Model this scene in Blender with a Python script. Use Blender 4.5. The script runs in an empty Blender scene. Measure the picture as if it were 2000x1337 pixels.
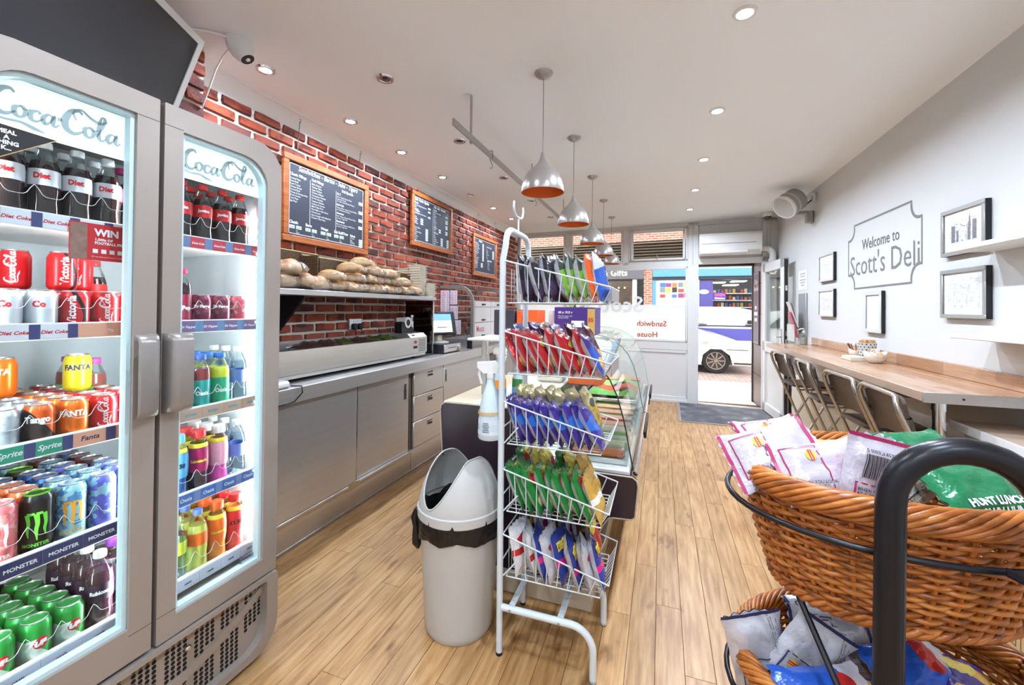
import bpy, bmesh, math, random
from mathutils import Matrix, Vector
random.seed(7)
SC = bpy.context.scene
COL = SC.collection
PI = math.pi

def lin(c):
    return tuple(((x / 255 / 12.92) if x / 255 <= .04045 else ((x / 255 + .055) / 1.055) ** 2.4) for x in c[:3]) + (1,)

# ------------------------------------------------------------------ camera
cam_d = bpy.data.cameras.new('camera'); cam = bpy.data.objects.new('camera', cam_d); COL.objects.link(cam)
cam_d.sensor_fit = 'HORIZONTAL'; cam_d.sensor_width = 36; cam_d.lens = 36 * 820 / 2000
cam_d.shift_y = -.0372; cam_d.clip_start = .05; cam_d.clip_end = 200
cam.matrix_world = (Matrix.Translation((0, 0, 1.40)) @ Matrix.Rotation(math.radians(19.605), 4, 'Z')
                    @ Matrix.Rotation(math.radians(90.55), 4, 'X') @ Matrix.Rotation(math.radians(.55), 4, 'Z'))
SC.camera = cam

# ------------------------------------------------------------------ sky, sun, exposure
world = bpy.data.worlds.new('overcast_sky'); SC.world = world; world.use_nodes = True
bg = world.node_tree.nodes['Background']
bg.inputs[0].default_value = (.93, .97, 1, 1); bg.inputs[1].default_value = 1.7
sun_d = bpy.data.lights.new('sun', 'SUN'); sun_d.energy = .7; sun_d.angle = math.radians(8); sun_d.color = (1, .96, .9)
sun = bpy.data.objects.new('sun', sun_d); COL.objects.link(sun)
sun.rotation_euler = (math.radians(38), 0, math.radians(200)); sun.location = (0, 12, 20)
SC.view_settings.view_transform = 'Standard'; SC.view_settings.look = 'None'; SC.view_settings.gamma = 1
SC.view_settings.use_curve_mapping = False
SC.view_settings.exposure = 1.16
SC.cycles.use_denoising = True
SC.cycles.max_bounces = 5; SC.cycles.transparent_max_bounces = 14; SC.cycles.diffuse_bounces = 3; SC.cycles.glossy_bounces = 3; SC.cycles.use_adaptive_sampling = True; SC.cycles.adaptive_threshold = .08
SC.cycles.sample_clamp_indirect = 6; SC.cycles.caustics_reflective = False; SC.cycles.caustics_refractive = False
SPOT_W = 13.0          # watts of each ceiling downlight
LED_S = 30.0            # emission of the fridge's LED diodes

# ------------------------------------------------------------------ materials
MATS = {}
class NT:
    """tiny node-tree helper"""
    def __init__(s, name):
        s.m = bpy.data.materials.new(name); s.m.use_nodes = True; s.t = s.m.node_tree
        s.b = s.t.nodes['Principled BSDF']; s.o = s.t.nodes['Material Output']
    def n(s, typ, **kw):
        q = s.t.nodes.new(typ)
        for k, v in kw.items(): setattr(q, k, v)
        return q
    def l(s, a, b): s.t.links.new(a, b)
    def math(s, op, a, b=None):
        q = s.n('ShaderNodeMath', operation=op)
        for i, x in enumerate((a, b)):
            if x is None: continue
            if isinstance(x, (int, float)): q.inputs[i].default_value = x
            else: s.l(x, q.inputs[i])
        return q.outputs[0]
    def mix(s, f, a, b):
        q = s.n('ShaderNodeMix', data_type='RGBA')
        for i, x in ((0, f), (6, a), (7, b)):
            if isinstance(x, (int, float)): q.inputs[i].default_value = x
            elif isinstance(x, tuple): q.inputs[i].default_value = x
            else: s.l(x, q.inputs[i])
        return q.outputs[2]
    def noise(s, co, scale, detail=3, sc=None):
        if sc:
            mp = s.n('ShaderNodeMapping'); s.l(co, mp.inputs[0]); mp.inputs[3].default_value = sc; co = mp.outputs[0]
        q = s.n('ShaderNodeTexNoise'); s.l(co, q.inputs['Vector']); q.inputs['Scale'].default_value = scale
        q.inputs['Detail'].default_value = detail
        return q.outputs[0]
    def ramp(s, f, stops, interp='LINEAR'):
        q = s.n('ShaderNodeValToRGB'); q.color_ramp.interpolation = interp
        e = q.color_ramp.elements
        while len(e) < len(stops): e.new(.5)
        for i, (p, c) in enumerate(stops): e[i].position = p; e[i].color = lin(c)
        s.l(f, q.inputs[0]); return q.outputs[0]
    def bump(s, h, strength=.3, dist=.01):
        q = s.n('ShaderNodeBump'); q.inputs['Strength'].default_value = strength; q.inputs['Distance'].default_value = dist
        s.l(h, q.inputs['Height']); s.l(q.outputs[0], s.b.inputs['Normal'])

def pm(name, rgb, rough=.5, metal=0, var=.06, scale=40, bump=0, trans=0, alpha=1, emit=0, coat=0, ior=1.45, stretch=None, spec=None):
    """principled material with a little procedural variation in colour"""
    if name in MATS: return MATS[name]
    N = NT(name); b = N.b
    tc = N.n('ShaderNodeTexCoord'); nz = N.noise(tc.outputs['Object'], scale, 4, stretch)
    c = lin(rgb); d = tuple(min(1, x * (1 + var)) for x in c[:3]) + (1,); e = tuple(x * (1 - var) for x in c[:3]) + (1,)
    col = N.mix(nz, e, d); N.l(col, b.inputs['Base Color'])
    b.inputs['Roughness'].default_value = rough; b.inputs['Metallic'].default_value = metal
    b.inputs['Transmission Weight'].default_value = trans; b.inputs['IOR'].default_value = ior
    b.inputs['Coat Weight'].default_value = coat; b.inputs['Alpha'].default_value = alpha
    if spec is not None: b.inputs['Specular IOR Level'].default_value = spec
    if emit: N.l(col, b.inputs['Emission Color']); b.inputs['Emission Strength'].default_value = emit
    if bump: N.bump(nz, bump)
    MATS[name] = N.m; return N.m

def clear(name, tint=(255, 255, 255), amount=.9, rough=.02, gloss=(1, 1, 1, 1), crumple=0):
    """thin clear sheet: mostly see-through, mirror reflections at grazing angles"""
    if name in MATS: return MATS[name]
    N = NT(name); t = N.n('ShaderNodeBsdfTransparent'); t.inputs[0].default_value = lin(tint)
    g = N.n('ShaderNodeBsdfGlossy'); g.inputs['Roughness'].default_value = rough; g.inputs[0].default_value = gloss
    fr = N.n('ShaderNodeFresnel'); fr.inputs[0].default_value = 1.4
    if crumple:
        tc = N.n('ShaderNodeTexCoord'); q = N.n('ShaderNodeBump'); q.inputs['Strength'].default_value = 1; q.inputs['Distance'].default_value = .012
        N.l(N.noise(tc.outputs['Object'], crumple, 3), q.inputs['Height']); N.l(q.outputs[0], g.inputs['Normal']); N.l(q.outputs[0], fr.inputs['Normal'])
    f = N.math('MULTIPLY', fr.outputs[0], (1 - amount) * 10)
    f = N.math('MINIMUM', f, .6)
    mx = N.n('ShaderNodeMixShader'); N.l(f, mx.inputs[0]); N.l(t.outputs[0], mx.inputs[1]); N.l(g.outputs[0], mx.inputs[2])
    N.l(mx.outputs[0], N.o.inputs[0]); MATS[name] = N.m; return N.m

# ------------------------------------------------------------------ mesh builder
W = {}                                                       # object -> its world matrix
class MB:
    def __init__(s): s.v = []; s.f = []; s.k = []; s.mi = 0
    def add(s, vs, fs):
        o = len(s.v); s.v += [tuple(p) for p in vs]; s.f += [tuple(i + o for i in f) for f in fs]; s.k += [s.mi] * len(fs); return s
    def box(s, x0, x1, y0, y1, z0, z1, M=None):
        vs = [(x, y, z) for z in (z0, z1) for y in (y0, y1) for x in (x0, x1)]
        if M: vs = [M @ Vector(p) for p in vs]
        return s.add(vs, [(0, 2, 3, 1), (4, 5, 7, 6), (0, 1, 5, 4), (2, 6, 7, 3), (0, 4, 6, 2), (1, 3, 7, 5)])
    def cbox(s, x0, x1, y0, y1, z0, z1, b=.003, M=None, jit=0):
        """box with chamfered edges"""
        vs = []; idx = {}
        X, Y, Z = (x0, x1), (y0, y1), (z0, z1); sg = (1, -1)
        for i in (0, 1):
            for j in (0, 1):
                for k in (0, 1):
                    c = (X[i], Y[j], Z[k]); r = [(random.uniform(-jit, jit)) for _ in range(3)]
                    for a in range(3):
                        p = [c[0] + sg[i] * b * (a != 0) + r[0], c[1] + sg[j] * b * (a != 1) + r[1], c[2] + sg[k] * b * (a != 2) + r[2]]
                        idx[i, j, k, a] = len(vs); vs.append(p)
        fs = []
        I = idx
        for i in (0, 1):
            q = [I[i, 0, 0, 0], I[i, 1, 0, 0], I[i, 1, 1, 0], I[i, 0, 1, 0]]; fs.append(q if i else q[::-1])
            q = [I[0, i, 0, 1], I[0, i, 1, 1], I[1, i, 1, 1], I[1, i, 0, 1]]; fs.append(q if i else q[::-1])
            q = [I[0, 0, i, 2], I[1, 0, i, 2], I[1, 1, i, 2], I[0, 1, i, 2]]; fs.append(q if i else q[::-1])
        for a, b2 in ((0, 1), (0, 2), (1, 2)):
            t = 3 - a - b2
            for s1 in (0, 1):
                for s2 in (0, 1):
                    def key(tv, ax):
                        ijk = [0, 0, 0]; ijk[a] = s1; ijk[b2] = s2; ijk[t] = tv; return I[ijk[0], ijk[1], ijk[2], ax]
                    fs.append([key(0, a), key(1, a), key(1, b2), key(0, b2)])
        for i in (0, 1):
            for j in (0, 1):
                for k in (0, 1): fs.append([I[i, j, k, 0], I[i, j, k, 1], I[i, j, k, 2]])
        if M: vs = [M @ Vector(p) for p in vs]
        return s.add(vs, fs)
    def tube(s, path, r, n=8, closed=False, caps=True, flat=None):
        P = [Vector(p) for p in path]; m = len(P); R = r if isinstance(r, (list, tuple)) else [r] * m
        T = []
        for i in range(m):
            a = P[(i - 1) % m] if closed or i else P[0]; b = P[(i + 1) % m] if closed or i < m - 1 else P[-1]
            t = (b - a); T.append(t.normalized() if t.length > 1e-9 else Vector((0, 0, 1)))
        u = T[0].orthogonal().normalized() if flat is None else (Vector(flat) - T[0] * T[0].dot(Vector(flat))).normalized()
        vs = []
        for i in range(m):
            u = (u - T[i] * T[i].dot(u)); u = u.normalized() if u.length > 1e-9 else T[i].orthogonal().normalized()
            w = T[i].cross(u)
            for k in range(n):
                a = 2 * PI * k / n; vs.append(P[i] + (u * math.cos(a) + w * math.sin(a)) * R[i])
        fs = []
        for i in range(m if closed else m - 1):
            j = (i + 1) % m
            for k in range(n):
                l = (k + 1) % n; fs.append((i * n + k, i * n + l, j * n + l, j * n + k))
        if caps and not closed: fs += [tuple(range(n))[::-1], tuple((m - 1) * n + k for k in range(n))]
        return s.add(vs, fs)
    def lathe(s, prof, n=24, c=(0, 0, 0), M=None, cap0=True, cap1=True):
        vs = []; fs = []
        for r, z in prof:
            for k in range(n):
                a = 2 * PI * k / n; vs.append((c[0] + r * math.cos(a), c[1] + r * math.sin(a), c[2] + z))
        for i in range(len(prof) - 1):
            for k in range(n):
                l = (k + 1) % n; fs.append((i * n + k, i * n + l, (i + 1) * n + l, (i + 1) * n + k))
        if cap0: fs.append(tuple(range(n))[::-1])
        if cap1: fs.append(tuple((len(prof) - 1) * n + k for k in range(n)))
        if M: vs = [M @ Vector(p) for p in vs]
        return s.add(vs, fs)
    def prism(s, poly, vec):
        n = len(poly); A = [Vector(p) for p in poly]; v = Vector(vec)
        fs = [tuple(range(n))[::-1], tuple(range(n, 2 * n))] + [(i, (i + 1) % n, n + (i + 1) % n, n + i) for i in range(n)]
        return s.add(A + [p + v for p in A], fs)
    def strip(s, A, B):
        """quads between two polylines"""
        n = len(A); return s.add(list(A) + list(B), [(i, i + 1, n + i + 1, n + i) for i in range(n - 1)])
    def grid(s, fn, nu, nv, cu=False, cv=False):
        vs = [fn(i / (nu if cu else nu - 1), j / (nv if cv else nv - 1)) for i in range(nu) for j in range(nv)]
        fs = [(i * nv + j, ((i + 1) % nu) * nv + j, ((i + 1) % nu) * nv + (j + 1) % nv, i * nv + (j + 1) % nv)
              for i in range(nu if cu else nu - 1) for j in range(nv if cv else nv - 1)]
        return s.add(vs, fs)
    def mesh(s, vs): 
        me = bpy.data.meshes.new('m'); me.from_pydata([tuple(p) for p in vs], [], s.f); 
        if any(s.k): me.polygons.foreach_set('material_index', s.k)
        return me
    def build(s, name, mats, parent=None, smooth=40, local=False, center=True):
        """one mesh object; coordinates are world coordinates unless local"""
        if not isinstance(mats, (list, tuple)): mats = [mats]
        vs = [Vector(p) for p in s.v]; loc = Vector((0, 0, 0))
        if parent is not None and not local: inv = W[parent].inverted(); vs = [inv @ p for p in vs]
        elif parent is None and center:
            lo = [min(p[i] for p in vs) for i in range(3)]; hi = [max(p[i] for p in vs) for i in range(3)]
            loc = Vector(((lo[0] + hi[0]) / 2, (lo[1] + hi[1]) / 2, lo[2])); vs = [p - loc for p in vs]
        me = s.mesh(vs); me.name = name
        bm = bmesh.new(); bm.from_mesh(me); bmesh.ops.recalc_face_normals(bm, faces=bm.faces); bm.to_mesh(me); bm.free()
        for m in mats: me.materials.append(m)
        if smooth:
            me.polygons.foreach_set('use_smooth', [True] * len(me.polygons)); me.set_sharp_from_angle(angle=math.radians(smooth))
        return link(name, me, parent, loc)

def link(name, me, parent=None, loc=(0, 0, 0), rot=None):
    o = bpy.data.objects.new(name, me); COL.objects.link(o); o.location = loc
    if rot: o.rotation_euler = rot
    L = Matrix.LocRotScale(Vector(loc), o.rotation_euler, None)
    if parent is not None: o.parent = parent; W[o] = W[parent] @ L
    else: W[o] = L
    return o

def tag(o, label=None, cat=None, group=None, kind=None):
    if label: o['label'] = label
    if cat: o['category'] = cat
    if group: o['group'] = group
    if kind: o['kind'] = kind
    return o

def thing(name, label, cat, loc=(0, 0, 0), rz=0, group=None):
    o = link(name, None, None, loc, (0, 0, rz)); o.empty_display_size = .05
    return tag(o, label, cat, group)

def struct(o, label=None): return tag(o, label, None, None, 'structure')

def copy_tree(o, parent=None):
    c = o.copy(); COL.objects.link(c); c.parent = parent
    for ch in KIDS(o): copy_tree(ch, c)
    return c
def KIDS(o): return [x for x in W if x.parent is o]
PROTO_KIDS = {}
def dup(root, loc, rot=None, label=None, group=None):
    if root not in PROTO_KIDS:
        PROTO_KIDS[root] = [(k, [g for g in W if g.parent is k]) for k in KIDS(root)]
    r = root.copy(); COL.objects.link(r); r.location = loc
    if rot is not None: r.rotation_euler = rot
    if label: r['label'] = label
    if group: r['group'] = group
    for k, gs in PROTO_KIDS[root]:
        c = k.copy(); COL.objects.link(c); c.parent = r
        for g in gs:
            d = g.copy(); COL.objects.link(d); d.parent = c
    W[r] = Matrix.LocRotScale(Vector(loc), r.rotation_euler, None)
    return r

# ------------------------------------------------------------------ lettering
FONT_CACHE = {}
def glyphs(txt, size=1, shear=0, bold=0, align='LEFT', spacing=1, line=1, wide=1, cuts=0):
    """triangulated lettering as (verts2d, faces)"""
    key = (txt, size, shear, bold, align, spacing, line, wide, cuts)
    if key in FONT_CACHE: return FONT_CACHE[key]
    cu = bpy.data.curves.new('t', 'FONT'); cu.body = txt; cu.size = size; cu.shear = shear; cu.offset = bold; cu.align_x = align
    cu.space_character = spacing; cu.space_line = line; cu.resolution_u = 2; cu.fill_mode = 'FRONT'
    ob = bpy.data.objects.new('t', cu); me = bpy.data.meshes.new_from_object(ob)
    bm = bmesh.new(); bm.from_mesh(me); bmesh.ops.triangulate(bm, faces=bm.faces)
    if cuts:
        xs = [v.co.x for v in bm.verts]
        if xs:
            x = min(xs) + cuts
            while x < max(xs):
                bmesh.ops.bisect_plane(bm, geom=bm.verts[:] + bm.edges[:] + bm.faces[:], plane_co=(x, 0, 0), plane_no=(1, 0, 0)); x += cuts
    bm.verts.index_update()
    vs = [(v.co.x * wide, v.co.y) for v in bm.verts]; fs = [tuple(v.index for v in f.verts) for f in bm.faces]; bm.free()
    bpy.data.objects.remove(ob); bpy.data.curves.remove(cu); bpy.data.meshes.remove(me)
    FONT_CACHE[key] = (vs, fs); return vs, fs

def script_strokes(strokes, fat=1):
    """ribbon lettering: list of strokes [(x, y, width), ...] smoothed"""
    vs = []; fs = []
    for st in strokes:
        P = []
        n = len(st)
        for i in range(n - 1):
            p0 = st[max(0, i - 1)]; p1 = st[i]; p2 = st[i + 1]; p3 = st[min(n - 1, i + 2)]
            for q in range(5):
                t = q / 5
                P.append(tuple(.5 * (2 * p1[k] + (p2[k] - p0[k]) * t + (2 * p0[k] - 5 * p1[k] + 4 * p2[k] - p3[k]) * t * t
                               + (3 * p1[k] - p0[k] - 3 * p2[k] + p3[k]) * t ** 3) for k in range(3)))
        P.append(st[-1]); o = len(vs)
        for i, p in enumerate(P):
            a = P[max(0, i - 1)]; b = P[min(len(P) - 1, i + 1)]; dx, dy = b[0] - a[0], b[1] - a[1]; L = math.hypot(dx, dy) or 1
            w = max(.002, p[2]) * fat / 2; nx, ny = -dy / L * w, dx / L * w
            vs += [(p[0] + nx, p[1] + ny), (p[0] - nx, p[1] - ny)]
        fs += [(o + 2 * i, o + 2 * i + 2, o + 2 * i + 3, o + 2 * i + 1) for i in range(len(P) - 1)]
    return vs, fs

def put(mb, g, o, ex, ey, s=1):
    """lay flat lettering g on a plane with origin o and axes ex, ey"""
    o, ex, ey = Vector(o), Vector(ex), Vector(ey)
    return mb.add([o + ex * (x * s) + ey * (y * s) for x, y in g[0]], g[1])

def wrap(mb, g, r, z, ang, s=1, c=(0, 0)):
    """lay lettering round a cylinder of radius r, its middle at angle ang; reads from outside"""
    xs = [x for x, y in g[0]] or [0]; mx = (min(xs) + max(xs)) / 2
    return mb.add([(c[0] + r * math.cos(ang + (x - mx) * s / r), c[1] + r * math.sin(ang + (x - mx) * s / r), z + y * s) for x, y in g[0]], g[1])

# a flowing script "Coca-Cola"-style logotype drawn with strokes (unit: cap height about 1)
def _c(x, y, k=1): return [(x + .62 * k, y + .86 * k, .05), (x + .5 * k, y + .98 * k, .09), (x + .25 * k, y + .85 * k, .13), (x + .06 * k, y + .42 * k, .17), (x + .13 * k, y + .08 * k, .15), (x + .38 * k, y - .03 * k, .10), (x + .66 * k, y + .16 * k, .04)]
def _o(x, y): return [(x + .2, y + .42, .04), (x + .05, y + .3, .11), (x + .08, y + .05, .11), (x + .24, y, .06), (x + .36, y + .2, .11), (x + .3, y + .4, .08), (x + .2, y + .42, .04), (x + .34, y + .32, .03), (x + .5, y + .4, .03)]
def _cs(x, y): return [(x + .34, y + .33, .1), (x + .26, y + .42, .06), (x + .08, y + .32, .1), (x + .06, y + .06, .11), (x + .22, y, .06), (x + .42, y + .18, .03)]
def _a(x, y): return [(x + .33, y + .36, .04), (x + .2, y + .42, .06), (x + .05, y + .22, .11), (x + .1, y + .01, .1), (x + .25, y + .12, .05), (x + .38, y + .42, .09), (x + .34, y + .1, .1), (x + .42, y + .01, .06), (x + .54, y + .14, .03)]
LOGO = script_strokes([
    _c(0, 0), [(.1, .1, .05), (.05, -.15, .05), (.35, -.24, .06), (.8, -.2, .07), (1.15, -.3, .1), (1.5, -.38, .02)],
    _o(.58, 0), _cs(1.02, 0), _a(1.38, 0), [(1.86, .36, .09), (2.0, .38, .09)],
    _c(2.02, 0), [(2.45, .55, .04), (2.35, .85, .06), (2.6, 1.06, .06), (2.95, .82, .08), (3.25, .74, .09), (3.5, .9, .04)],
    _o(2.68, 0), [(3.12, .1, .03), (3.3, .5, .07), (3.42, .95, .09), (3.3, 1.0, .06), (3.2, .5, .11), (3.22, .08, .1), (3.34, .0, .05), (3.46, .14, .03)],
    _a(3.46, 0)], 1.45)
ORD = ['first', 'second', 'third', 'fourth', 'fifth', 'sixth', 'seventh', 'eighth', 'ninth', 'tenth', 'eleventh', 'twelfth', 'thirteenth', 'fourteenth']

# ------------------------------------------------------------------ common materials
M_white = pm('white_paint', (226, 224, 219), .6, var=.02, scale=6)
M_upvc = pm('white_upvc', (222, 221, 218), .35, var=.02)
M_steel = pm('brushed_steel', (212, 210, 207), .33, .8, var=.10, scale=3, stretch=(1, 1, 30))
M_chrome = pm('chrome', (215, 215, 215), .12, 1)
M_alu = pm('satin_aluminium', (178, 174, 170), .35, .75, var=.05)
M_black = pm('black_plastic', (24, 24, 27), .4)
M_wpl = pm('white_plastic', (232, 231, 227), .4, var=.02)
M_greyfr = pm('fridge_grey', (160, 150, 141), .38, .25, var=.03, scale=300)
M_holeshade = pm('hole_shade_dark', (16, 15, 16), .8)  # dark colour standing in for the shade inside perforations
M_glass = clear('window_glass', (252, 255, 254), .955)
M_clearpl = clear('clear_plastic', (247, 250, 250), .95, .08)
M_red = pm('print_red', (208, 32, 36), .45); M_wprint = pm('print_white', (240, 240, 238), .5, var=.02)
M_bprint = pm('print_black', (28, 28, 30), .5); M_navy = pm('print_navy', (44, 46, 84), .5)
# ================================================================== ROOM SHELL
XL, XR, YB, ZC = -2.43, 1.52, -2.6, 2.72

# floor boards
def plank_mat():
    N = NT('oak_laminate'); tc = N.n('ShaderNodeTexCoord'); oi = N.n('ShaderNodeObjectInfo')
    ad = N.n('ShaderNodeVectorMath', operation='ADD'); N.l(tc.outputs['Object'], ad.inputs[0])
    sc = N.n('ShaderNodeVectorMath', operation='SCALE'); sc.inputs[0].default_value = (7, 13, 3); N.l(oi.outputs['Random'], sc.inputs['Scale']); N.l(sc.outputs[0], ad.inputs[1])
    grain = N.noise(ad.outputs[0], 3.2, 8, (16, 1.3, 4)); big = N.noise(ad.outputs[0], 1.6, 3, (3, 1, 1))
    knots = N.noise(ad.outputs[0], 9, 4, (1.6, .5, 1))
    c = N.ramp(grain, [(.25, (116, 80, 48)), (.42, (170, 126, 82)), (.58, (198, 157, 112)), (.8, (217, 182, 140))])
    c2 = N.ramp(big, [(.3, (168, 122, 76)), (.7, (208, 168, 118))]); c = N.mix(.34, c, c2)
    kk = N.ramp(knots, [(.62, (255, 255, 255)), (.74, (138, 104, 76))])
    q = N.n('ShaderNodeMix', data_type='RGBA', blend_type='MULTIPLY'); q.inputs[0].default_value = .7; N.l(c, q.inputs[6]); N.l(kk, q.inputs[7])
    hv = N.n('ShaderNodeHueSaturation'); hv.inputs['Saturation'].default_value = 1.06; N.l(q.outputs[2], hv.inputs['Color'])
    N.l(N.math('ADD', N.math('MULTIPLY', oi.outputs['Random'], .22), .80), hv.inputs['Value'])
    N.l(hv.outputs[0], N.b.inputs['Base Color']); N.b.inputs['Roughness'].default_value = .38
    N.bump(grain, .06, .002); return N.m
M_plank = plank_mat()
floor = struct(MB().box(XL - .1, XR + .1, YB - .1, 7.1, -.06, -.004).build('floor', pm('floor_joint_dark', (70, 48, 32), .8), None), 'light oak laminate floor of long narrow boards')
pw, pl = .1097, 1.21
mb = MB().cbox(-pw / 2 + .0007, pw / 2 - .0007, -pl / 2 + .0007, pl / 2 - .0007, -.004, 0, .0009); me_pl = None
rest = MB(); nx = int((XR - XL) / pw) + 1; npl = 0
for i in range(nx):
    x = XL + pw * (i + .5)
    if x + pw / 2 > XR + .02: break
    y = YB - random.random() * pl
    while y < 6.95:
        y1 = min(y + pl, 6.98 - .0825 * x * .9)
        vis = y1 > 1.15 and (x > -2.05) and y1 - y > .05
        if vis and y1 - y > pl - .01:
            if me_pl is None:
                o = mb.build('plank', M_plank, floor, local=True); me_pl = o.data; W.pop(o); COL.objects.unlink(o); bpy.data.objects.remove(o)
            p = bpy.data.objects.new('plank', me_pl); COL.objects.link(p); p.parent = floor
            p.location = Vector((x, (y + y1) / 2, 0)) - floor.location; npl += 1
        elif y1 - y > .02:
            if vis: 
                MB().cbox(x - pw / 2 + .0007, x + pw / 2 - .0007, y, y1 - .0014, -.004, 0, .0009).build('plank', M_plank, floor)
            else: rest.box(x - pw / 2 + .0007, x + pw / 2 - .0007, y, y1 - .0014, -.004, 0)
        y += pl
tag(rest.build('plank_rest', M_plank, floor), kind='stuff')

M_ceil = pm('ceiling_white', (248, 249, 249), .75, var=.012, scale=2)
struct(MB().box(XL - .1, XR + .1, YB - .1, 7.15, ZC, ZC + .1).build('ceiling', M_ceil), 'flat white plastered ceiling')
M_wall = pm('wall_white', (216, 215, 212), .7, var=.012, scale=3)
struct(MB().box(XR, XR + .12, YB - .1, 7.2, -.05, ZC + .02).build('wall_right', M_wall), 'plain white plaster wall')
struct(MB().box(XL - .1, XR + .1, YB - .12, YB, -.05, ZC + .02).build('wall_back', M_wall), 'plain white plaster wall behind the viewer')

# brick wall --------------------------------------------------------
def brick_mat():
    N = NT('red_brick'); tc = N.n('ShaderNodeTexCoord'); oi = N.n('ShaderNodeObjectInfo'); geo = N.n('ShaderNodeNewGeometry')
    rnd = N.n('ShaderNodeTexWhiteNoise'); ad = N.n('ShaderNodeVectorMath', operation='ADD'); N.l(oi.outputs['Location'], ad.inputs[0])
    N.l(geo.outputs['Random Per Island'], ad.inputs[1]); N.l(ad.outputs[0], rnd.inputs[0])
    base = N.ramp(rnd.outputs[0], [(0, (160, 72, 46)), (.3, (142, 58, 40)), (.55, (170, 82, 52)), (.78, (122, 62, 50)), (1, (104, 60, 54))])
    ps = N.n('ShaderNodeVectorMath', operation='ADD'); N.l(geo.outputs['Position'], ps.inputs[0])
    bl = N.noise(ps.outputs[0], 9, 4, (1, .8, 1.6)); fine = N.noise(ps.outputs[0], 70, 4)
    dk = N.ramp(bl, [(.5, (255, 255, 255)), (.62, (128, 96, 96))])
    q = N.n('ShaderNodeMix', data_type='RGBA', blend_type='MULTIPLY'); q.inputs[0].default_value = .8; N.l(base, q.inputs[6]); N.l(dk, q.inputs[7])
    hv = N.n('ShaderNodeHueSaturation'); N.l(q.outputs[2], hv.inputs['Color']); N.l(N.math('ADD', N.math('MULTIPLY', fine, .7), .68), hv.inputs['Value'])
    N.l(hv.outputs[0], N.b.inputs['Base Color']); N.b.inputs['Roughness'].default_value = .8; N.bump(fine, .5, .004); return N.m
M_brick = brick_mat(); M_mortar = pm('lime_mortar', (201, 192, 178), .9, var=.12, scale=60, bump=.5)
wl = MB().box(XL - .12, XL - .004, YB - .1, 7.2, -.05, ZC + .02).build('wall_left', M_mortar)
struct(wl, 'red brick wall with pale mortar joints')
PRO = []
for k in range(6):
    b = MB(); lx, lz = .0925, .0270
    # irregular pillow-edged brick, front face towards +X
    pts = []
    for (yy, zz) in ((-1, -1), (-.33, -1), (.33, -1), (1, -1), (1, -.1), (1, 1), (.33, 1), (-.33, 1), (-1, 1), (-1, .1)):
        pts.append((yy * lx + random.uniform(-.004, .003) * (1 if yy > 0 else -1), zz * lz + random.uniform(-.003, .002) * (1 if zz > 0 else -1)))
    n = len(pts); vs = [(-.006, y, z) for y, z in pts] + [(.008, y * .985, z * .95) for y, z in pts] + [(.0125, y * .95, z * .84) for y, z in pts]
    fs = [(i, (i + 1) % n, n + (i + 1) % n, n + i) for i in range(n)] + [(n + i, n + (i + 1) % n, 2 * n + (i + 1) % n, 2 * n + i) for i in range(n)] + [tuple(range(2 * n, 3 * n))]
    b.add(vs, fs); PRO.append(b)
def brick_data(k):
    if not hasattr(PRO[k], 'me'):
        o = PRO[k].build('brick', M_brick, wl, local=True); PRO[k].me = o.data; W.pop(o); bpy.data.objects.remove(o)
    return PRO[k].me
cand = []; rest = MB()
for r in range(26):
    z = .858 + .0717 * r + .0285
    if z > 2.62: break
    y = 1.40 + (.105 if r % 2 else 0)
    while y < 7.0:
        hid = any(a < y + .12 - sh and y - .12 - sh < b and c < z < d for a, b, c, d, sh in ((2.2, 2.9, 1.92, 2.40, .02), (3.72, 4.4, 2.1, 2.6, .05), (5.2, 5.9, 1.9, 2.4, .1)))
        hid = hid or (z < 1.14 and y < 3.6) or (1.46 < z < 1.6 and y < 3.6) or (y < 1.9 and z < 1.75) or (y > 4.1 and z < 1.5)
        cand.append((hid, y + .3 * abs(z - 1.6), y, z)); y += .21
cand.sort()
for n, (hid, d, y, z) in enumerate(cand):
    k = random.randrange(6)
    if n < 300:
        p = bpy.data.objects.new('brick', brick_data(k)); COL.objects.link(p); p.parent = wl; p.location = Vector((XL, y, z)) - wl.location
        if random.random() < .5: p.rotation_euler = (PI, 0, 0)
    else: rest.add([(XL + a, y + b2, z + c) for a, b2, c in PRO[k].v], PRO[k].f)
tag(rest.build('brick_rest', M_brick, wl), kind='stuff')
# brick pier beside the fridge
pier = struct(MB().box(XL - .01, -2.214, .55, 1.478, 1.9, ZC).build('wall_pier', M_mortar), 'brick pier rising to the ceiling beside the fridge')
for r in range(11):
    for c in range(4):
        y = 1.384 - c * .21 + (.105 if r % 2 else 0); z = 1.945 + r * .0717; half = r % 2 and c == 0
        p = bpy.data.objects.new('brick', brick_data((r * 3 + c) % 6)); COL.objects.link(p); p.parent = pier
        p.location = Vector((-2.208, 1.434 if half else y, z)) - pier.location
        if half: p.scale = (1, .47, 1)
struct(MB().box(XL - .05, XL + .012, YB, .55, -.01, ZC).build('wall_plaster', M_wall), 'plain white plaster on the wall before the fridge')
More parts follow.
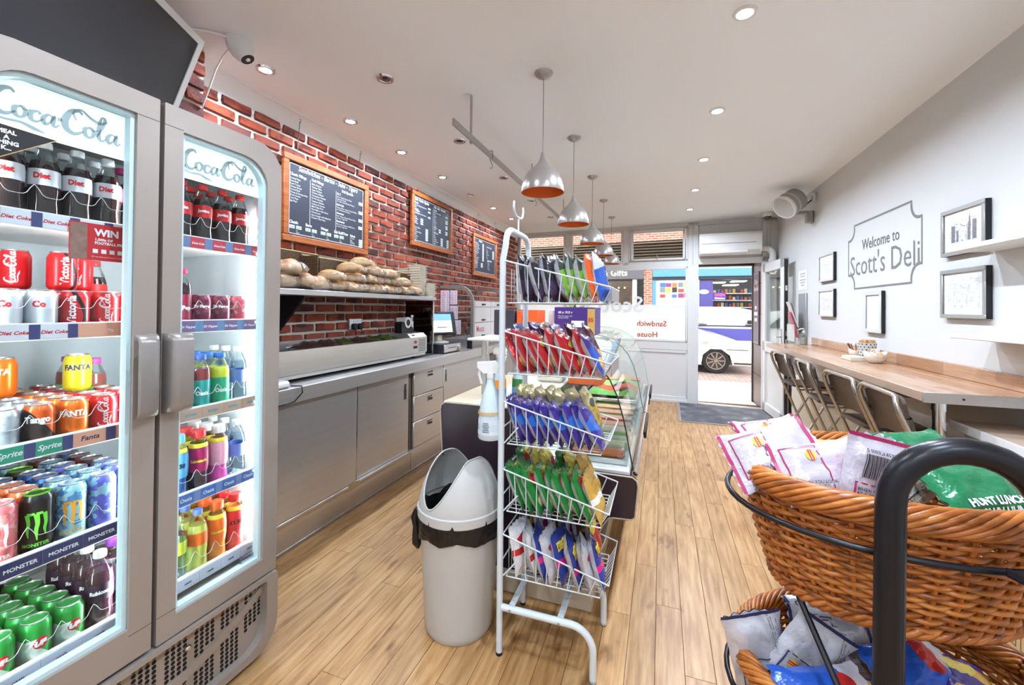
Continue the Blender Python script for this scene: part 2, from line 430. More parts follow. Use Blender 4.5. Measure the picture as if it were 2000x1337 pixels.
# cornices
def cove(x0, x1, z0, y0, y1, name, lab):
    n = 7; prof = [(x0 + (x1 - x0) * (1 - math.cos(t * PI / 2 / (n - 1))), z0 + (ZC - z0) * math.sin(t * PI / 2 / (n - 1))) for t in range(n)]
    prof += [(x0, ZC)]; m = MB().prism([(a, y0, b) for a, b in prof], (0, y1 - y0, 0)); struct(m.build(name, M_ceil, smooth=25), lab)
cove(XL - .002, XL + .10, 2.605, 1.478, 7.1, 'trim_1', 'white cove cornice above the brick wall')
MB().box(XL + .085, XL + .10, 1.478, 7.1, ZC - .012, ZC + .001).build('bead', M_ceil, [o for o in W if o.name == 'trim_1'][0])
cove(XR + .002, XR - .13, 2.69, YB, 6.8, 'trim_2', 'shallow white cove cornice above the plain wall')

# ------------------------------------------------------------------ ceiling downlights
M_lampglow = pm('lamp_glow', (255, 252, 245), .3, emit=14, var=0); M_lampoff = pm('lamp_reflector_unlit', (120, 118, 114), .25, .8)
def downlight(x, y, lit, metal, label, power=1):
    t = thing('ceiling_downlight', label, 'light', (x, y, ZC), 0, 'recessed ceiling downlights')
    m = M_chrome if metal else M_wpl
    MB().lathe([(.032, -.004), (.035, -.009), (.046, -.009), (.05, 0.0), (.03, 0)], 24, cap0=False, cap1=False).build('bezel', m, t, local=True)
    if lit: MB().lathe([(.0305, -.0055), (.026, -.008), (.001, -.0085)], 20, cap0=False).build('lamp', M_lampglow, t, local=True)
    else:
        MB().lathe([(.031, -.004), (.022, -.001), (.012, -.0005), (.001, -.0005)], 20, cap0=False).build('lamp', M_lampoff, t, local=True)
        MB().box(-.012, .012, -.006, .006, -.004, -.001).build('lamp_clip', M_black, t, local=True)
    if lit:
        d = bpy.data.lights.new('downlight_beam', 'AREA'); d.shape = 'DISK'; d.size = .055; d.energy = SPOT_W * power; d.color = (.81, .945, 1.15); d.spread = math.radians(160)
        l = bpy.data.objects.new('downlight_beam', d); COL.objects.link(l); l.parent = t; l.location = (0, 0, -.0125)
for i, y in enumerate((1.73, 2.41, 3.03, 3.74, 4.42, 5.10, 5.80)):
    downlight(-2.09, y, i != 4, True, f'chrome ceiling downlight, {ORD[i]} from the fridge in the row along the brick wall', .36)
for i, y in enumerate((2.02, 2.97, 3.95, 4.90, 5.85)):
    downlight(-1.51, y, False, True, f'unlit ceiling downlight, {ORD[i]} from the viewer in the row beside the hanging rail')
for i, y in enumerate((2.08, 3.05, 4.00, 4.99, 5.93)):
    downlight(.34, y, True, False, f'white ceiling downlight, {ORD[i]} from the viewer in the row nearest the plain wall', .8)
for i, (x, y) in enumerate(((.34, 1.1), (.34, .1), (-1.0, .9), (-.35, -.9), (.9, -.9), (-1.7, -.9), (-.35, -2.0), (.9, -2.0), (-1.7, -2.0))):
    downlight(x, y, True, False, f'white ceiling downlight behind the viewer, {ORD[i]} from the snack basket', .5)

# ------------------------------------------------------------------ pendant lamps
M_shade = pm('shade_silver_grey', (176, 171, 165), .28, .55, var=.03, coat=.3)
M_orange = pm('shade_lining_orange', (226, 104, 16), .4, var=.03)
M_cord = pm('cord_grey', (150, 148, 144), .5)
pend = [('nearest', 2.26), ('second', 3.19), ('third', 4.19), ('fourth', 5.14), ('farthest', 6.12)]
proto = None
for i, (w, y) in enumerate(pend):
    lab = f'{w} silver bell pendant lamp with orange lining hanging over the glass counter'
    loc = (-.63 - .012 * i, y, ZC)
    if proto is None:
        t = proto = thing('pendant_lamp', lab, 'lamp', loc, 0, 'bell pendant lamps in a row')
        MB().lathe([(.052, 0), (.05, -.008), (.036, -.022), (.012, -.031), (.004, -.033)], 28).build('ceiling_rose', M_alu, t, local=True)
        MB().lathe([(.0024, -.03), (.0024, -.445)], 8).build('cord', M_cord, t, local=True)
        pr = [(.1185, 0), (.119, .012), (.117, .035), (.109, .068), (.094, .098), (.071, .126), (.044, .15), (.026, .172), (.016, .195), (.0095, .224), (.005, .232)]
        MB().lathe([(r, z - .672) for r, z in pr], 40, cap0=False).build('shade', M_shade, t, local=True)
        ip = [(.1165, .001)] + [(max(.004, r - .004), z - .003) for r, z in pr[1:8]] + [(.004, .166)]
        MB().lathe([(r, z - .672) for r, z in ip], 40, cap0=False).build('shade_lining', M_orange, t, local=True)
        MB().lathe([(.012, .15), (.022, .12), (.026, .095), (.018, .072), (.004, .064)], 16).build('bulb', M_wpl, t, local=True)
        for p in [o for o in W if o.parent is t and o.name.startswith('bulb')]: p.data.transform(Matrix.Translation((0, 0, -.672)))
    else: dup(proto, loc, None, lab)

# ------------------------------------------------------------------ hanging rail
t = thing('hanging_rail', 'pale metal rail hung from the ceiling above the service counter', 'rail', (-1.11, 2.1, ZC))
MB().cbox(-1.116, -1.104, 2.10, 5.05, 2.425, 2.468, .002).build('bar', M_alu, t)
for y in (2.357, 3.66, 4.96): MB().box(-1.124, -1.117, y - .011, y + .011, 2.42, ZC).build('hanger', M_alu, t)
def hook(y, lab):
    p = [(-1.11 + .013 * math.cos(a), y, 2.47 + .013 * math.sin(a) - .0) for a in [PI * k / 6 for k in range(-1, 8)]]
    p = [(-1.099, y, 2.43)] + p + [(-1.124, y, 2.45), (-1.118, y, 2.42), (-1.105, y + .004, 2.39), (-1.1, y + .004, 2.372), (-1.108, y + .004, 2.36), (-1.12, y + .004, 2.368)]
    tag(MB().tube(p, .0022, 6).build('s_hook', pm('hook_steel', (92, 90, 88), .35, .9)), lab, 'hook')
hook(2.66, 'wire s-shaped hook hanging near the close end of the ceiling rail')
hook(3.75, 'wire s-shaped hook hanging farther along the ceiling rail')

# ------------------------------------------------------------------ shop front
FM = Matrix.Translation((0, 6.877, 0)) @ Matrix.Rotation(-math.atan(.0825), 4, 'Z')
def FB(m, x0, x1, z0, z1, y0=0, y1=.07, b=.004): return m.cbox(x0, x1, y0, y1, z0, z1, b, FM)
def sth(name, lab): 
    o = link(name, None); return struct(o, lab)
wf = sth('wall_front', 'white framed shop front with panels, windows and doorway')
fr = MB()
FB(fr, -2.5, .37, 0, .07); FB(fr, -2.5, 1.55, 2.665, 2.73); FB(fr, -2.5, .37, .79, .915); FB(fr, -2.5, .37, 2.055, 2.15)
FB(fr, .37, .52, 0, 2.73); FB(fr, .435, .445, 2.08, 2.72, -.012, .0); FB(fr, .52, 1.55, 2.085, 2.17); FB(fr, 1.34, 1.58, 0, 2.73)
for x in (-2.46, -1.5): FB(fr, x - .05, x + .05, 0, 2.7)
for x in (-.545,): FB(fr, x - .045, x + .045, 2.1, 2.7)
FB(fr, -.62, -.53, 0, .85)
fr.build('frame', M_upvc, wf)
for i, (a, b) in enumerate(((-2.41, -1.55), (-1.45, -.62), (-.53, .37))):
    m = MB(); FB(m, a, b, .07, .79, .02, .05); m.build('lower_panel', M_upvc, wf)
    m = MB()
    for q in ((a, b, .07, .085), (a, b, .745, .79), (a, a + .02, .07, .79), (b - .02, b, .07, .79)): FB(m, *q, .004, .03)
    m.build('panel_bead', M_upvc, wf)
m = MB(); FB(m, .52, 1.34, 2.17, 2.67, .015, .06); m.build('over_door_panel', M_upvc, wf)
m = MB(); FB(m, -.6, .38, -.005, .035, -.02, .0); m.build('skirting', M_upvc, wf)
m = MB(); FB(m, .5, 1.36, -.01, .018, -.03, .1); m.build('threshold', pm('threshold_grey', (170, 166, 160), .4, .5), wf)
M_vinyl = None
N = NT('frosted_vinyl'); tr = N.n('ShaderNodeBsdfTranslucent'); df = N.n('ShaderNodeBsdfDiffuse'); mx = N.n('ShaderNodeMixShader'); mx.inputs[0].default_value = .35
tcn = N.n('ShaderNodeTexCoord'); cc = N.mix(N.noise(tcn.outputs['Object'], 30), lin((244, 246, 246)), lin((252, 253, 253)))
N.l(cc, tr.inputs[0]); N.l(cc, df.inputs[0]); N.l(tr.outputs[0], mx.inputs[1]); N.l(df.outputs[0], mx.inputs[2]); N.l(mx.outputs[0], N.o.inputs[0]); M_vinyl = N.m
def window(n, x0, x1, z0, z1, lab, vinyl=None):
    w = sth(f'window_{n}', lab); m = MB()
    for q in ((x0, x1, z0, z0 + .03), (x0, x1, z1 - .03, z1), (x0, x0 + .03, z0, z1), (x1 - .03, x1, z0, z1)): FB(m, *q, -.008, .05)
    m.build('window_frame', M_upvc, w)
    m = MB(); FB(m, x0 + .02, x1 - .02, z0 + .02, z1 - .02, .028, .034, .001); m.build('pane', M_glass, w)
    if vinyl:
        m = MB(); FB(m, x0 + .025, x1 - .025, z0 + .025, vinyl, .0345, .0355, .0002); m.build('frosted_film', M_vinyl, w)
    return w
w1 = window(1, -1.45, .37, .915, 2.055, 'large shop window with frosted lower half and reversed red lettering', 1.476)
m = MB(); o = FM @ Vector((.075, .0275, 1.145)); put(m, glyphs('Sandwich', .118, bold=.002), o, FM.to_3x3() @ Vector((-1, 0, 0)), (0, 0, 1))
o = FM @ Vector((-.055, .0275, .975)); put(m, glyphs('House', .118, bold=.002), o, FM.to_3x3() @ Vector((-1, 0, 0)), (0, 0, 1))
m.build('red_lettering', pm('vinyl_red', (206, 78, 44), .5), w1, smooth=0)
m = MB(); o = FM @ Vector((-.27, .0275, 1.36)); put(m, glyphs("Scott's", .36, bold=.004), o, FM.to_3x3() @ Vector((-1, 0, 0)), (0, 0, 1))
m.build('white_lettering', pm('vinyl_white', (236, 236, 236), .5), w1, smooth=0)
window(2, -2.41, -1.55, .915, 2.055, 'shop window nearest the brick wall with frosted lower half', 1.476)
window(3, -2.41, -1.55, 2.15, 2.665, 'small transom window nearest the brick wall')
window(4, -1.45, -.59, 2.15, 2.665, 'small transom window behind the pendant lamps')
w5 = window(5, -.5, .37, 2.15, 2.665, 'small opening transom window beside the air conditioner')
m = MB()
for q in ((-.46, .335, 2.165, 2.195), (-.46, .335, 2.595, 2.645), (-.46, -.425, 2.165, 2.645), (.3, .335, 2.165, 2.645)): FB(m, *q, -.035, -.004)
m.build('sash', M_upvc, w5)
m = MB().tube([FM @ Vector(p) for p in ((-.06, -.035, 2.18), (-.06, -.06, 2.2), (-.075, -.075, 2.26))], .005, 6); m.build('latch', M_chrome, w5)
# slatted shutter box outside the transoms
M_slat = pm('shutter_brown', (150, 132, 114), .35, .2, var=.1)
t = thing('awning_shutter', 'dark brown slatted shutter hanging outside above the shop window', 'shutter', FM @ Vector((-1, .5, 2.1)))
for k in range(9):
    m = MB(); z = 2.11 + k * .048; m.prism([FM @ Vector(p) for p in ((-2.6, .475, z), (-2.6, .45, z + .004), (-2.6, .44, z + .018), (-2.6, .45, z + .03), (-2.6, .475, z + .034))], FM.to_3x3() @ Vector((2.98, 0, 0)))
    m.build('slat', M_slat, t)
m = MB(); FB(m, -2.6, .38, 2.1, 2.55, .48, .5); m.build('backing', pm('shutter_dark', (40, 34, 30), .7), t)

# open door
d = sth('door_1', 'open white glazed door folded back towards the plain wall')
HD = Matrix.Translation((1.338, 6.74, 0)) @ Matrix.Rotation(math.radians(-86.5), 4, 'Z')      # local +x runs from hinge to free edge
m = MB()
for q in ((0, .84, .02, .14), (0, .84, 1.93, 2.05), (0, .11, .02, 2.05), (.73, .84, .02, 2.05), (0, .84, .84, .98)): m.cbox(q[0], q[1], 0, .06, q[2], q[3], .005, HD)
m.build('leaf_frame', M_upvc, d)
MB().cbox(.1, .74, .02, .04, .13, .85, .004, HD).build('lower_panel', M_upvc, d)
MB().box(.1, .74, .026, .034, .97, 1.94, HD).build('pane', M_glass, d)
m = MB().cbox(.838, .846, .012, .05, .05, 2.03, .001, HD); m.build('lock_strip', pm('lock_strip_dark', (58, 52, 50), .4, .5), d)
m = MB()
for z in (.4, .9, 1.0, 1.1, 1.65): m.box(.846, .850, .02, .042, z, z + .06, HD)
m.build('lock_keep', M_chrome, d)
m = MB().cbox(.765, .80, -.012, 0, .95, 1.18, .003, HD); m.tube([HD @ Vector(p) for p in ((.782, -.01, 1.08), (.782, -.05, 1.08), (.68, -.055, 1.08))], .009, 8); m.build('door_handle', M_chrome, d)

# air conditioner
t = thing('air_conditioner', 'white wall-mounted air conditioner above the doorway', 'air conditioner', FM @ Vector((.93, -.1, 2.2)))
m = MB(); prof = [(0, 2.20), (-.10, 2.195), (-.165, 2.215), (-.19, 2.255), (-.195, 2.47), (-.17, 2.505), (0, 2.51)]
m.prism([FM @ Vector((.53, y, z)) for y, z in prof], FM.to_3x3() @ Vector((.79, 0, 0))); m.build('housing', M_wpl, t, smooth=30)
m = MB(); FB(m, .545, 1.15, 2.215, 2.262, -.2, -.17, .004); m.build('louvre_flap', M_wpl, t)
m = MB(); FB(m, .555, 1.25, 2.352, 2.357, -.197, -.193, .001); m.build('panel_line', pm('line_grey', (120, 118, 115), .6), t)
m = MB(); FB(m, 1.16, 1.29, 2.235, 2.25, -.1945, -.19, .001); m.build('display_strip', pm('strip_grey', (190, 188, 186), .5), t)
t = thing('pipe_trunking', 'white plastic pipe trunking curving down beside the air conditioner', 'trunking', FM @ Vector((1.4, -.05, 2.1)))
m = MB(); pts = [(1.31, 2.275)] + [(1.36 + .1 * math.sin(a), 2.175 + .1 * math.cos(a)) for a in [k * PI / 2 / 6 for k in range(7)]] + [(1.46, 2.08)]
A = [FM @ Vector((x, -.075, z)) for x, z in pts]
m.tube(A, .042, 10); m.build('elbow', M_wpl, t, smooth=50)
m = MB(); FB(m, 1.415, 1.505, .9, 2.13, -.085, -.0); m.build('duct', M_wpl, t)
m = MB(); FB(m, 1.40, 1.415, 2.2, 2.7, -.02, 0); FB(m, 1.44, 1.452, 2.2, 2.7, -.02, 0); m.build('cable_run', M_wpl, t)
# dome camera over the door
def dome(loc, lab):
    t = thing('dome_camera', lab, 'camera', loc)
    MB().lathe([(.062, 0), (.066, -.012), (.062, -.04), (.054, -.052), (.04, -.056)], 28).build('housing', M_wpl, t, local=True)
    MB().lathe([(.044, -.05), (.04, -.066), (.03, -.08), (.014, -.088), (.001, -.09)], 24, cap0=False).build('dome', pm('smoked_dome', (62, 60, 58), .12, coat=.5), t, local=True)
dome((1.34, 6.45, ZC), 'white dome security camera on the ceiling by the doorway')
# turret camera on the left
t = thing('turret_camera', 'white turret security camera on the ceiling above the fridge', 'camera', (-1.98, 1.49, ZC))
MB().lathe([(.056, 0), (.058, -.01), (.056, -.03)], 28).build('base', M_wpl, t, local=True)
aim = Vector((.45, .25, -.86)).normalized(); R = aim.to_track_quat('Z', 'Y').to_matrix().to_4x4(); MT = Matrix.Translation((0, 0, -.028)) @ R
MB().lathe([(.052, -.02), (.056, .01), (.054, .035), (.046, .06), (.034, .078), (.032, .08)], 28, M=MT).build('ball', M_wpl, t, local=True)
MB().lathe([(.032, .0795), (.03, .083), (.001, .083)], 20, M=MT, cap0=False).build('lens_ring', M_black, t, local=True)
MB().lathe([(.012, .083), (.009, .087), (.001, .088)], 14, M=MT, cap0=False).build('lens', M_chrome, t, local=True)
m = MB().tube([(-1.985, 1.44, 2.70), (-2.06, 1.38, 2.71), (-2.16, 1.30, 2.7), (-2.2, 1.2, 2.66)], .006, 6); m.build('cable', M_wpl, t)
m = MB().tube([(-2.03, 1.49, 2.695), (-2.10, 1.5, 2.67), (-2.14, 1.49, 2.6), (-2.19, 1.46, 2.4)], .004, 6); m.build('cable', M_wpl, t)

# entrance mat
def mat_mat():
    N = NT('ribbed_mat_grey'); tc = N.n('ShaderNodeTexCoord'); w = N.n('ShaderNodeTexWave'); w.inputs['Scale'].default_value = 30; N.l(tc.outputs['Object'], w.inputs[0])
    n1 = N.noise(tc.outputs['Object'], 5, 5); c = N.ramp(n1, [(.45, (88, 90, 95)), (.62, (112, 113, 116)), (.75, (165, 165, 164))])
    N.l(c, N.b.inputs['Base Color']); N.b.inputs['Roughness'].default_value = .9; N.bump(w.outputs[1], .5, .004); return N.m
t = thing('entrance_mat', 'grey ribbed entrance mat inside the open doorway', 'mat', (.75, 6.2, 0))
MB().prism([(.245, 5.70, 0), (1.27, 5.73, 0), (1.42, 6.73, 0), (.26, 6.82, 0)], (0, 0, .009)).build('mat_body', mat_mat(), t)
MB().prism([(.215, 5.68, 0), (.245, 5.68, 0), (.26, 6.82, 0), (.23, 6.82, 0)], (0, 0, .011)).build('edge_strip', M_alu, t)
MB().prism([(.215, 5.68, 0), (1.27, 5.71, 0), (1.27, 5.73, 0), (.215, 5.70, 0)], (0, 0, .010)).build('edge_strip', M_alu, t)
# ================================================================== SERVICE COUNTER ALONG THE BRICK WALL
WT = .945
t = thing('steel_worktop', 'long stainless steel worktop running along the brick wall', 'worktop', (-2.18, 3.3, WT - .04))
MB().cbox(XL + .014, -1.93, 1.36, 5.35, WT - .006, WT, .002).build('top_sheet', M_steel, t)
MB().cbox(-1.934, -1.928, 1.36, 5.35, WT - .085, WT - .001, .002).build('front_lip', M_steel, t)
MB().cbox(XL + .013, XL + .02, 1.36, 5.35, WT - .01, WT + .03, .002).build('upstand', M_steel, t)
M_cavity = pm('cabinet_inside_dark', (46, 42, 40), .6)
def recess_pull(y0, y1, z0, z1, x, par):
    h = MB()
    h.cbox(x, x + .004, y0, y0 + .006, z0, z1, .001); h.cbox(x, x + .004, y1 - .006, y1, z0, z1, .001); h.cbox(x, x + .004, y0, y1, z0, z0 + .006, .001); h.cbox(x, x + .004, y0, y1, z1 - .006, z1, .001)
    p = h.build('handle', M_chrome, par); MB().box(x + .0003, x + .0012, y0 + .005, y1 - .005, z0 + .005, z1 - .005).build('recess', M_cavity, p); return p
# sliding cabinet
t = thing('sliding_door_cabinet', 'stainless steel cabinet with two large sliding doors next to the fridge', 'cabinet', (-2.2, 2.2, 0))
MB().box(XL + .022, -2.02, 1.36, 3.085, .2, WT - .007).build('carcass', M_cavity, t)
MB().cbox(XL + .022, -2.0, 1.36, 3.085, .02, .195, .002).build('plinth', M_steel, t)
MB().cbox(-2.01, -1.965, 1.36, 3.085, .185, .2, .002).build('bottom_track', M_steel, t)
d = MB().cbox(-1.985, -1.97, 1.37, 2.375, .202, WT - .087, .002).build('sliding_door', M_steel, t); recess_pull(1.40, 1.43, .62, .74, -1.97, d)
MB().box(-1.9695, -1.966, 2.366, 2.374, .21, WT - .09).build('door_edge', M_chrome, d)
d = MB().cbox(-2.005, -1.99, 2.30, 3.03, .202, WT - .087, .002).build('sliding_door', M_steel, t); recess_pull(2.955, 2.995, .64, .77, -1.99, d)
MB().cbox(-2.03, -2.0, 3.055, 3.085, .2, WT - .087, .002).build('jamb', pm('jamb_bronze', (112, 98, 86), .4, .6), t)
m = MB().cbox(-1.966, -1.963, 2.29, 2.40, .178, .205, .001)
for y in (2.31, 2.38): m.lathe([(.004, 0), (.003, .003)], 8, M=Matrix.Translation((-1.963, y, .192)) @ Matrix.Rotation(PI / 2, 4, 'Y'))
m.build('door_stop', M_chrome, t)
# drawers
t = thing('drawer_unit', 'stainless steel unit of three drawers under the worktop', 'drawers', (-2.2, 3.35, 0))
MB().box(XL + .022, -2.005, 3.09, 3.605, .195, WT - .007).build('carcass', M_cavity, t)
MB().cbox(XL + .022, -2.0, 3.09, 3.605, .02, .195, .002).build('plinth', M_steel, t)
for k in range(3):
    z0 = .205 + k * .219
    dr = MB().cbox(-2.0, -1.978, 3.092, 3.603, z0, z0 + .214, .003).build('drawer', M_steel, t)
    h = recess_pull(3.31, 3.40, z0 + .135, z0 + .185, -1.978, dr)
    MB().tube([(-1.976, 3.315, z0 + .165), (-1.966, 3.33, z0 + .168), (-1.966, 3.38, z0 + .168), (-1.976, 3.395, z0 + .165)], .006, 6).build('grip', M_chrome, dr)
# far cabinet
t = thing('white_front_cabinet', 'pale steel sliding cabinet beyond the drawers under the worktop', 'cabinet', (-2.2, 4.4, 0))
MB().box(XL + .022, -2.005, 3.61, 5.35, .195, WT - .007).build('carcass', M_cavity, t)
MB().cbox(XL + .022, -2.0, 3.61, 5.35, .02, .195, .002).build('plinth', M_steel, t)
for y0, y1, dx in ((3.612, 4.285, .004), (4.285, 4.78, -.006)):
    d = MB().cbox(-2.0 + dx, -1.982 + dx, y0, y1, .205, WT - .087, .002).build('sliding_door', M_steel, t)
    if y0 < 4: recess_pull(3.63, 3.665, .68, .80, -1.982 + dx, d)
d = MB().cbox(-2.004, -1.992, 4.80, 5.34, .205, WT - .087, .002).build('sliding_door', pm('door_bronze', (120, 108, 100), .4, .6), t); recess_pull(4.83, 4.87, .68, .8, -1.992, d)
struct(MB().cbox(-2.012, -1.995, 1.36, 5.35, 0, .022, .002).build('baseboard_left', M_alu), 'metal floor strip along the steel cabinets')

# ------------------------------------------------------------------ refrigerated topping rail
t = thing('topping_rail_fridge', 'stainless countertop topping fridge with an open well on the worktop', 'countertop fridge', (-2.22, 2.4, WT))
prof = [(-2.05, .995), (-2.05, 1.135), (-2.062, 1.137), (-2.062, 1.02), (-2.13, .975), (-2.13, .962), (-2.10, .962)]
MB().prism([(x, 1.36, z) for x, z in prof], (0, 2.05, 0)).build('front_panel', M_steel, t, smooth=20)
MB().cbox(-2.40, -2.065, 1.36, 3.41, .965, 1.02, .003).build('well_floor', M_steel, t)
MB().cbox(-2.41, -2.385, 1.36, 3.41, .965, 1.165, .003).build('rear_wall', M_steel, t)
MB().prism([(-2.384, 3.15, 1.0), (-2.052, 3.15, 1.0), (-2.052, 3.15, 1.135), (-2.09, 3.15, 1.168), (-2.384, 3.15, 1.168)], (0, .26, 0)).build('control_box', M_steel, t, smooth=20)
for y in (1.5, 3.3):
    for x in (-2.35, -2.12): MB().lathe([(.018, WT), (.014, .966)], 12, (x, y, 0)).build('foot', M_black, t)
m = MB()
for k in range(8): m.box(-2.0495, -2.048, 3.27, 3.385, 1.008 + k * .0145, 1.014 + k * .0145)
m.build('vent', pm('vent_grey', (108, 106, 104), .5), t)
MB().cbox(-2.051, -2.044, 3.205, 3.235, 1.082, 1.108, .002).build('rocker_switch', M_red, t)
MB().cbox(-2.051, -2.044, 3.19, 3.245, 1.038, 1.06, .002).build('controller', M_black, t)
MB().box(-2.088, -2.064, 3.19, 3.24, 1.153, 1.158, Matrix.Identity(4)).build('display', pm('lcd_grey', (98, 116, 124), .3), t)
M_film = clear('cling_film', (222, 222, 222), .85, .1, crumple=28); M_meat = pm('sliced_meat', (122, 84, 76), .4, var=.25, scale=25)
M_leaf = pm('lettuce_green', (128, 152, 62), .5, var=.35, scale=40, bump=.6); M_tray = pm('foam_white', (232, 228, 220), .6, var=.02)
def food_tray(y, mat, lab, bump=1, fil=True, name='wrapped_tray'):
    q = thing(name, lab, 'food tray', (-2.22, y, 1.02), 0, 'wrapped trays in the topping fridge')
    MB().lathe([(.07, 0), (.09, .095), (.094, .1)], 4, M=Matrix.Translation((-2.225, y, 1.0205)) @ Matrix.Scale(1.5, 4, (1, 0, 0)) @ Matrix.Rotation(PI / 4, 4, 'Z'), cap1=False).build('tray', M_tray, q)
    m = MB()
    def f(u, v):
        a = (u - .5) * 2; b = (v - .5) * 2
        return (-2.225 + a * .115, y + b * .07, 1.12 + .03 * bump * (1 - a * a) * (1 - b * b) + .012 * bump * math.sin(a * 7 + y * 30) * math.cos(b * 5 + y * 9))
    m.grid(f, 12, 9); m.build('filling', mat, q, smooth=60)
    if fil:
        m = MB(); m.grid(lambda u, v: (-2.225 + (u - .5) * .25, y + (v - .5) * .155, 1.128 + .04 * (1 - (2 * u - 1) ** 2) * (1 - (2 * v - 1) ** 2) + .006 * math.sin(u * 19 + v * 11 + y * 7)), 14, 12); m.build('film', M_film, q, smooth=70)
for i, (y, mt, w) in enumerate(((2.20, M_meat, 'brown sliced meat'), (2.36, M_meat, 'dark ham slices'), (2.52, M_leaf, 'mixed salad leaves'), (2.68, M_meat, 'red onion and meat'), (2.84, M_leaf, 'shredded lettuce'), (3.0, M_leaf, 'green cucumber slices'))):
    food_tray(y, mt, f'film wrapped tray of {w}, {ORD[i]} from the empty well', 1 + .3 * (i % 2))
t = thing('empty_food_pan', 'empty shallow steel pan in the near end of the topping fridge', 'pan', (-2.22, 1.8, 1.02))
MB().lathe([(.2, .0), (.215, .06), (.222, .062), (.224, .058), (.205, -.004 + .005)], 4, M=Matrix.Translation((-2.225, 1.86, 1.021)) @ Matrix.Scale(.72, 4, (1, 0, 0)) @ Matrix.Scale(1.35, 4, (0, 1, 0)) @ Matrix.Rotation(PI / 4, 4, 'Z'), cap1=False).build('pan', M_steel, t)
# tape dispenser, thermometer, sockets
t = thing('tape_dispenser', 'black tape dispenser with a white roll on the topping fridge', 'dispenser', (-2.2, 3.2, 1.168))
MB().prism([(-2.25, 3.19, 1.168), (-2.25, 3.38, 1.168), (-2.25, 3.37, 1.215), (-2.25, 3.31, 1.235), (-2.25, 3.22, 1.27), (-2.25, 3.19, 1.26)], (.075, 0, 0)).build('body', M_black, t)
MT = Matrix.Translation((-2.19, 3.285, 1.262)) @ Matrix.Rotation(PI / 2, 4, 'Y')
MB().lathe([(.03, -.02), (.05, -.02), (.05, .02), (.03, .02)], 24, M=MT, cap0=False, cap1=False).build('tape_roll', M_wpl, t)
MB().lathe([(.029, -.022), (.029, .022)], 16, M=MT).build('hub', M_black, t)
t = thing('probe_thermometer', 'white probe thermometer standing behind the tape dispenser', 'thermometer', (-2.2, 3.39, 1.168))
MB().cbox(-2.21, -2.19, 3.375, 3.405, 1.168, 1.33, .006).build('body', M_wpl, t); MB().box(-2.1899, -2.1885, 3.382, 3.398, 1.27, 1.31).build('screen', M_black, t)
for i, (y, lab) in enumerate(((2.87, 'double wall socket with black plugs above the topping fridge'), (3.52, 'double wall socket with black plugs behind the thermometer'))):
    t = thing('wall_socket', lab, 'socket', (XL + .012, y, 1.23)); x = XL + .012
    MB().cbox(x, x + .012, y - .072, y + .072, 1.215, 1.30, .003).build('plate', M_wpl, t)
    for s in (-1, 1):
        p = MB().cbox(x + .012, x + .045, y + s * .035 - .024, y + s * .035 + .024, 1.212, 1.262, .008).build('plug', M_black, t)
        MB().cbox(x + .012, x + .017, y + s * .025 - .006, y + s * .025 + .006, 1.272, 1.286, .001).build('rocker', M_wpl, t)
        MB().tube([(x + .04, y + s * .035, 1.22), (x + .045, y + s * .035, 1.19), (x + .02, y + s * .035 + .02, 1.15)], .004, 6).build('flex', M_black, p)

# ------------------------------------------------------------------ shelf above with bread
t = thing('steel_wall_shelf', 'long stainless wall shelf loaded with bread above the topping fridge', 'shelf', (-2.25, 2.6, 1.47))
MB().cbox(XL + .014, -2.08, 1.36, 3.63, 1.47, 1.505, .003).build('board', M_steel, t)
MB().prism([(XL + .012, 2.03, 1.468), (-2.10, 2.03, 1.468), (-2.10, 2.03, 1.455), (XL + .012, 2.03, 1.13)], (0, .018, 0)).build('bracket', pm('bracket_dark', (38, 36, 42), .45, .3), t)
MB().cbox(-2.112, -2.092, 3.59, 3.612, .95, 1.468, .002).build('end_post', M_chrome, t)
MB().box(XL + .02, -2.115, 3.598, 3.604, 1.17, 1.466).build('side_screen', clear('smoked_acrylic', (120, 108, 104), .9), t)
MB().box(-2.079, -2.078, 3.02, 3.16, 1.478, 1.498).build('rating_label', pm('label_pink_grey', (205, 188, 186), .5), t)
def wick_mat():
    N = NT('seagrass_weave'); tc = N.n('ShaderNodeTexCoord'); w = N.n('ShaderNodeTexWave', bands_direction='Z'); w.inputs['Scale'].default_value = 55; w.inputs['Distortion'].default_value = 2.5
    w.inputs['Detail Scale'].default_value = 6; N.l(tc.outputs['Object'], w.inputs[0]); nz = N.noise(tc.outputs['Object'], 90, 3, (1, 1.6, 1))
    f = N.math('MULTIPLY', w.outputs[1], nz); c = N.ramp(f, [(.05, (44, 30, 16)), (.3, (88, 62, 34)), (.6, (134, 102, 60))]); N.l(c, N.b.inputs['Base Color'])
    N.b.inputs['Roughness'].default_value = .85; N.bump(f, .9, .006); return N.m
M_seag = wick_mat(); M_seag2 = pm('seagrass_edge', (186, 158, 110), .8, bump=.5, scale=120)
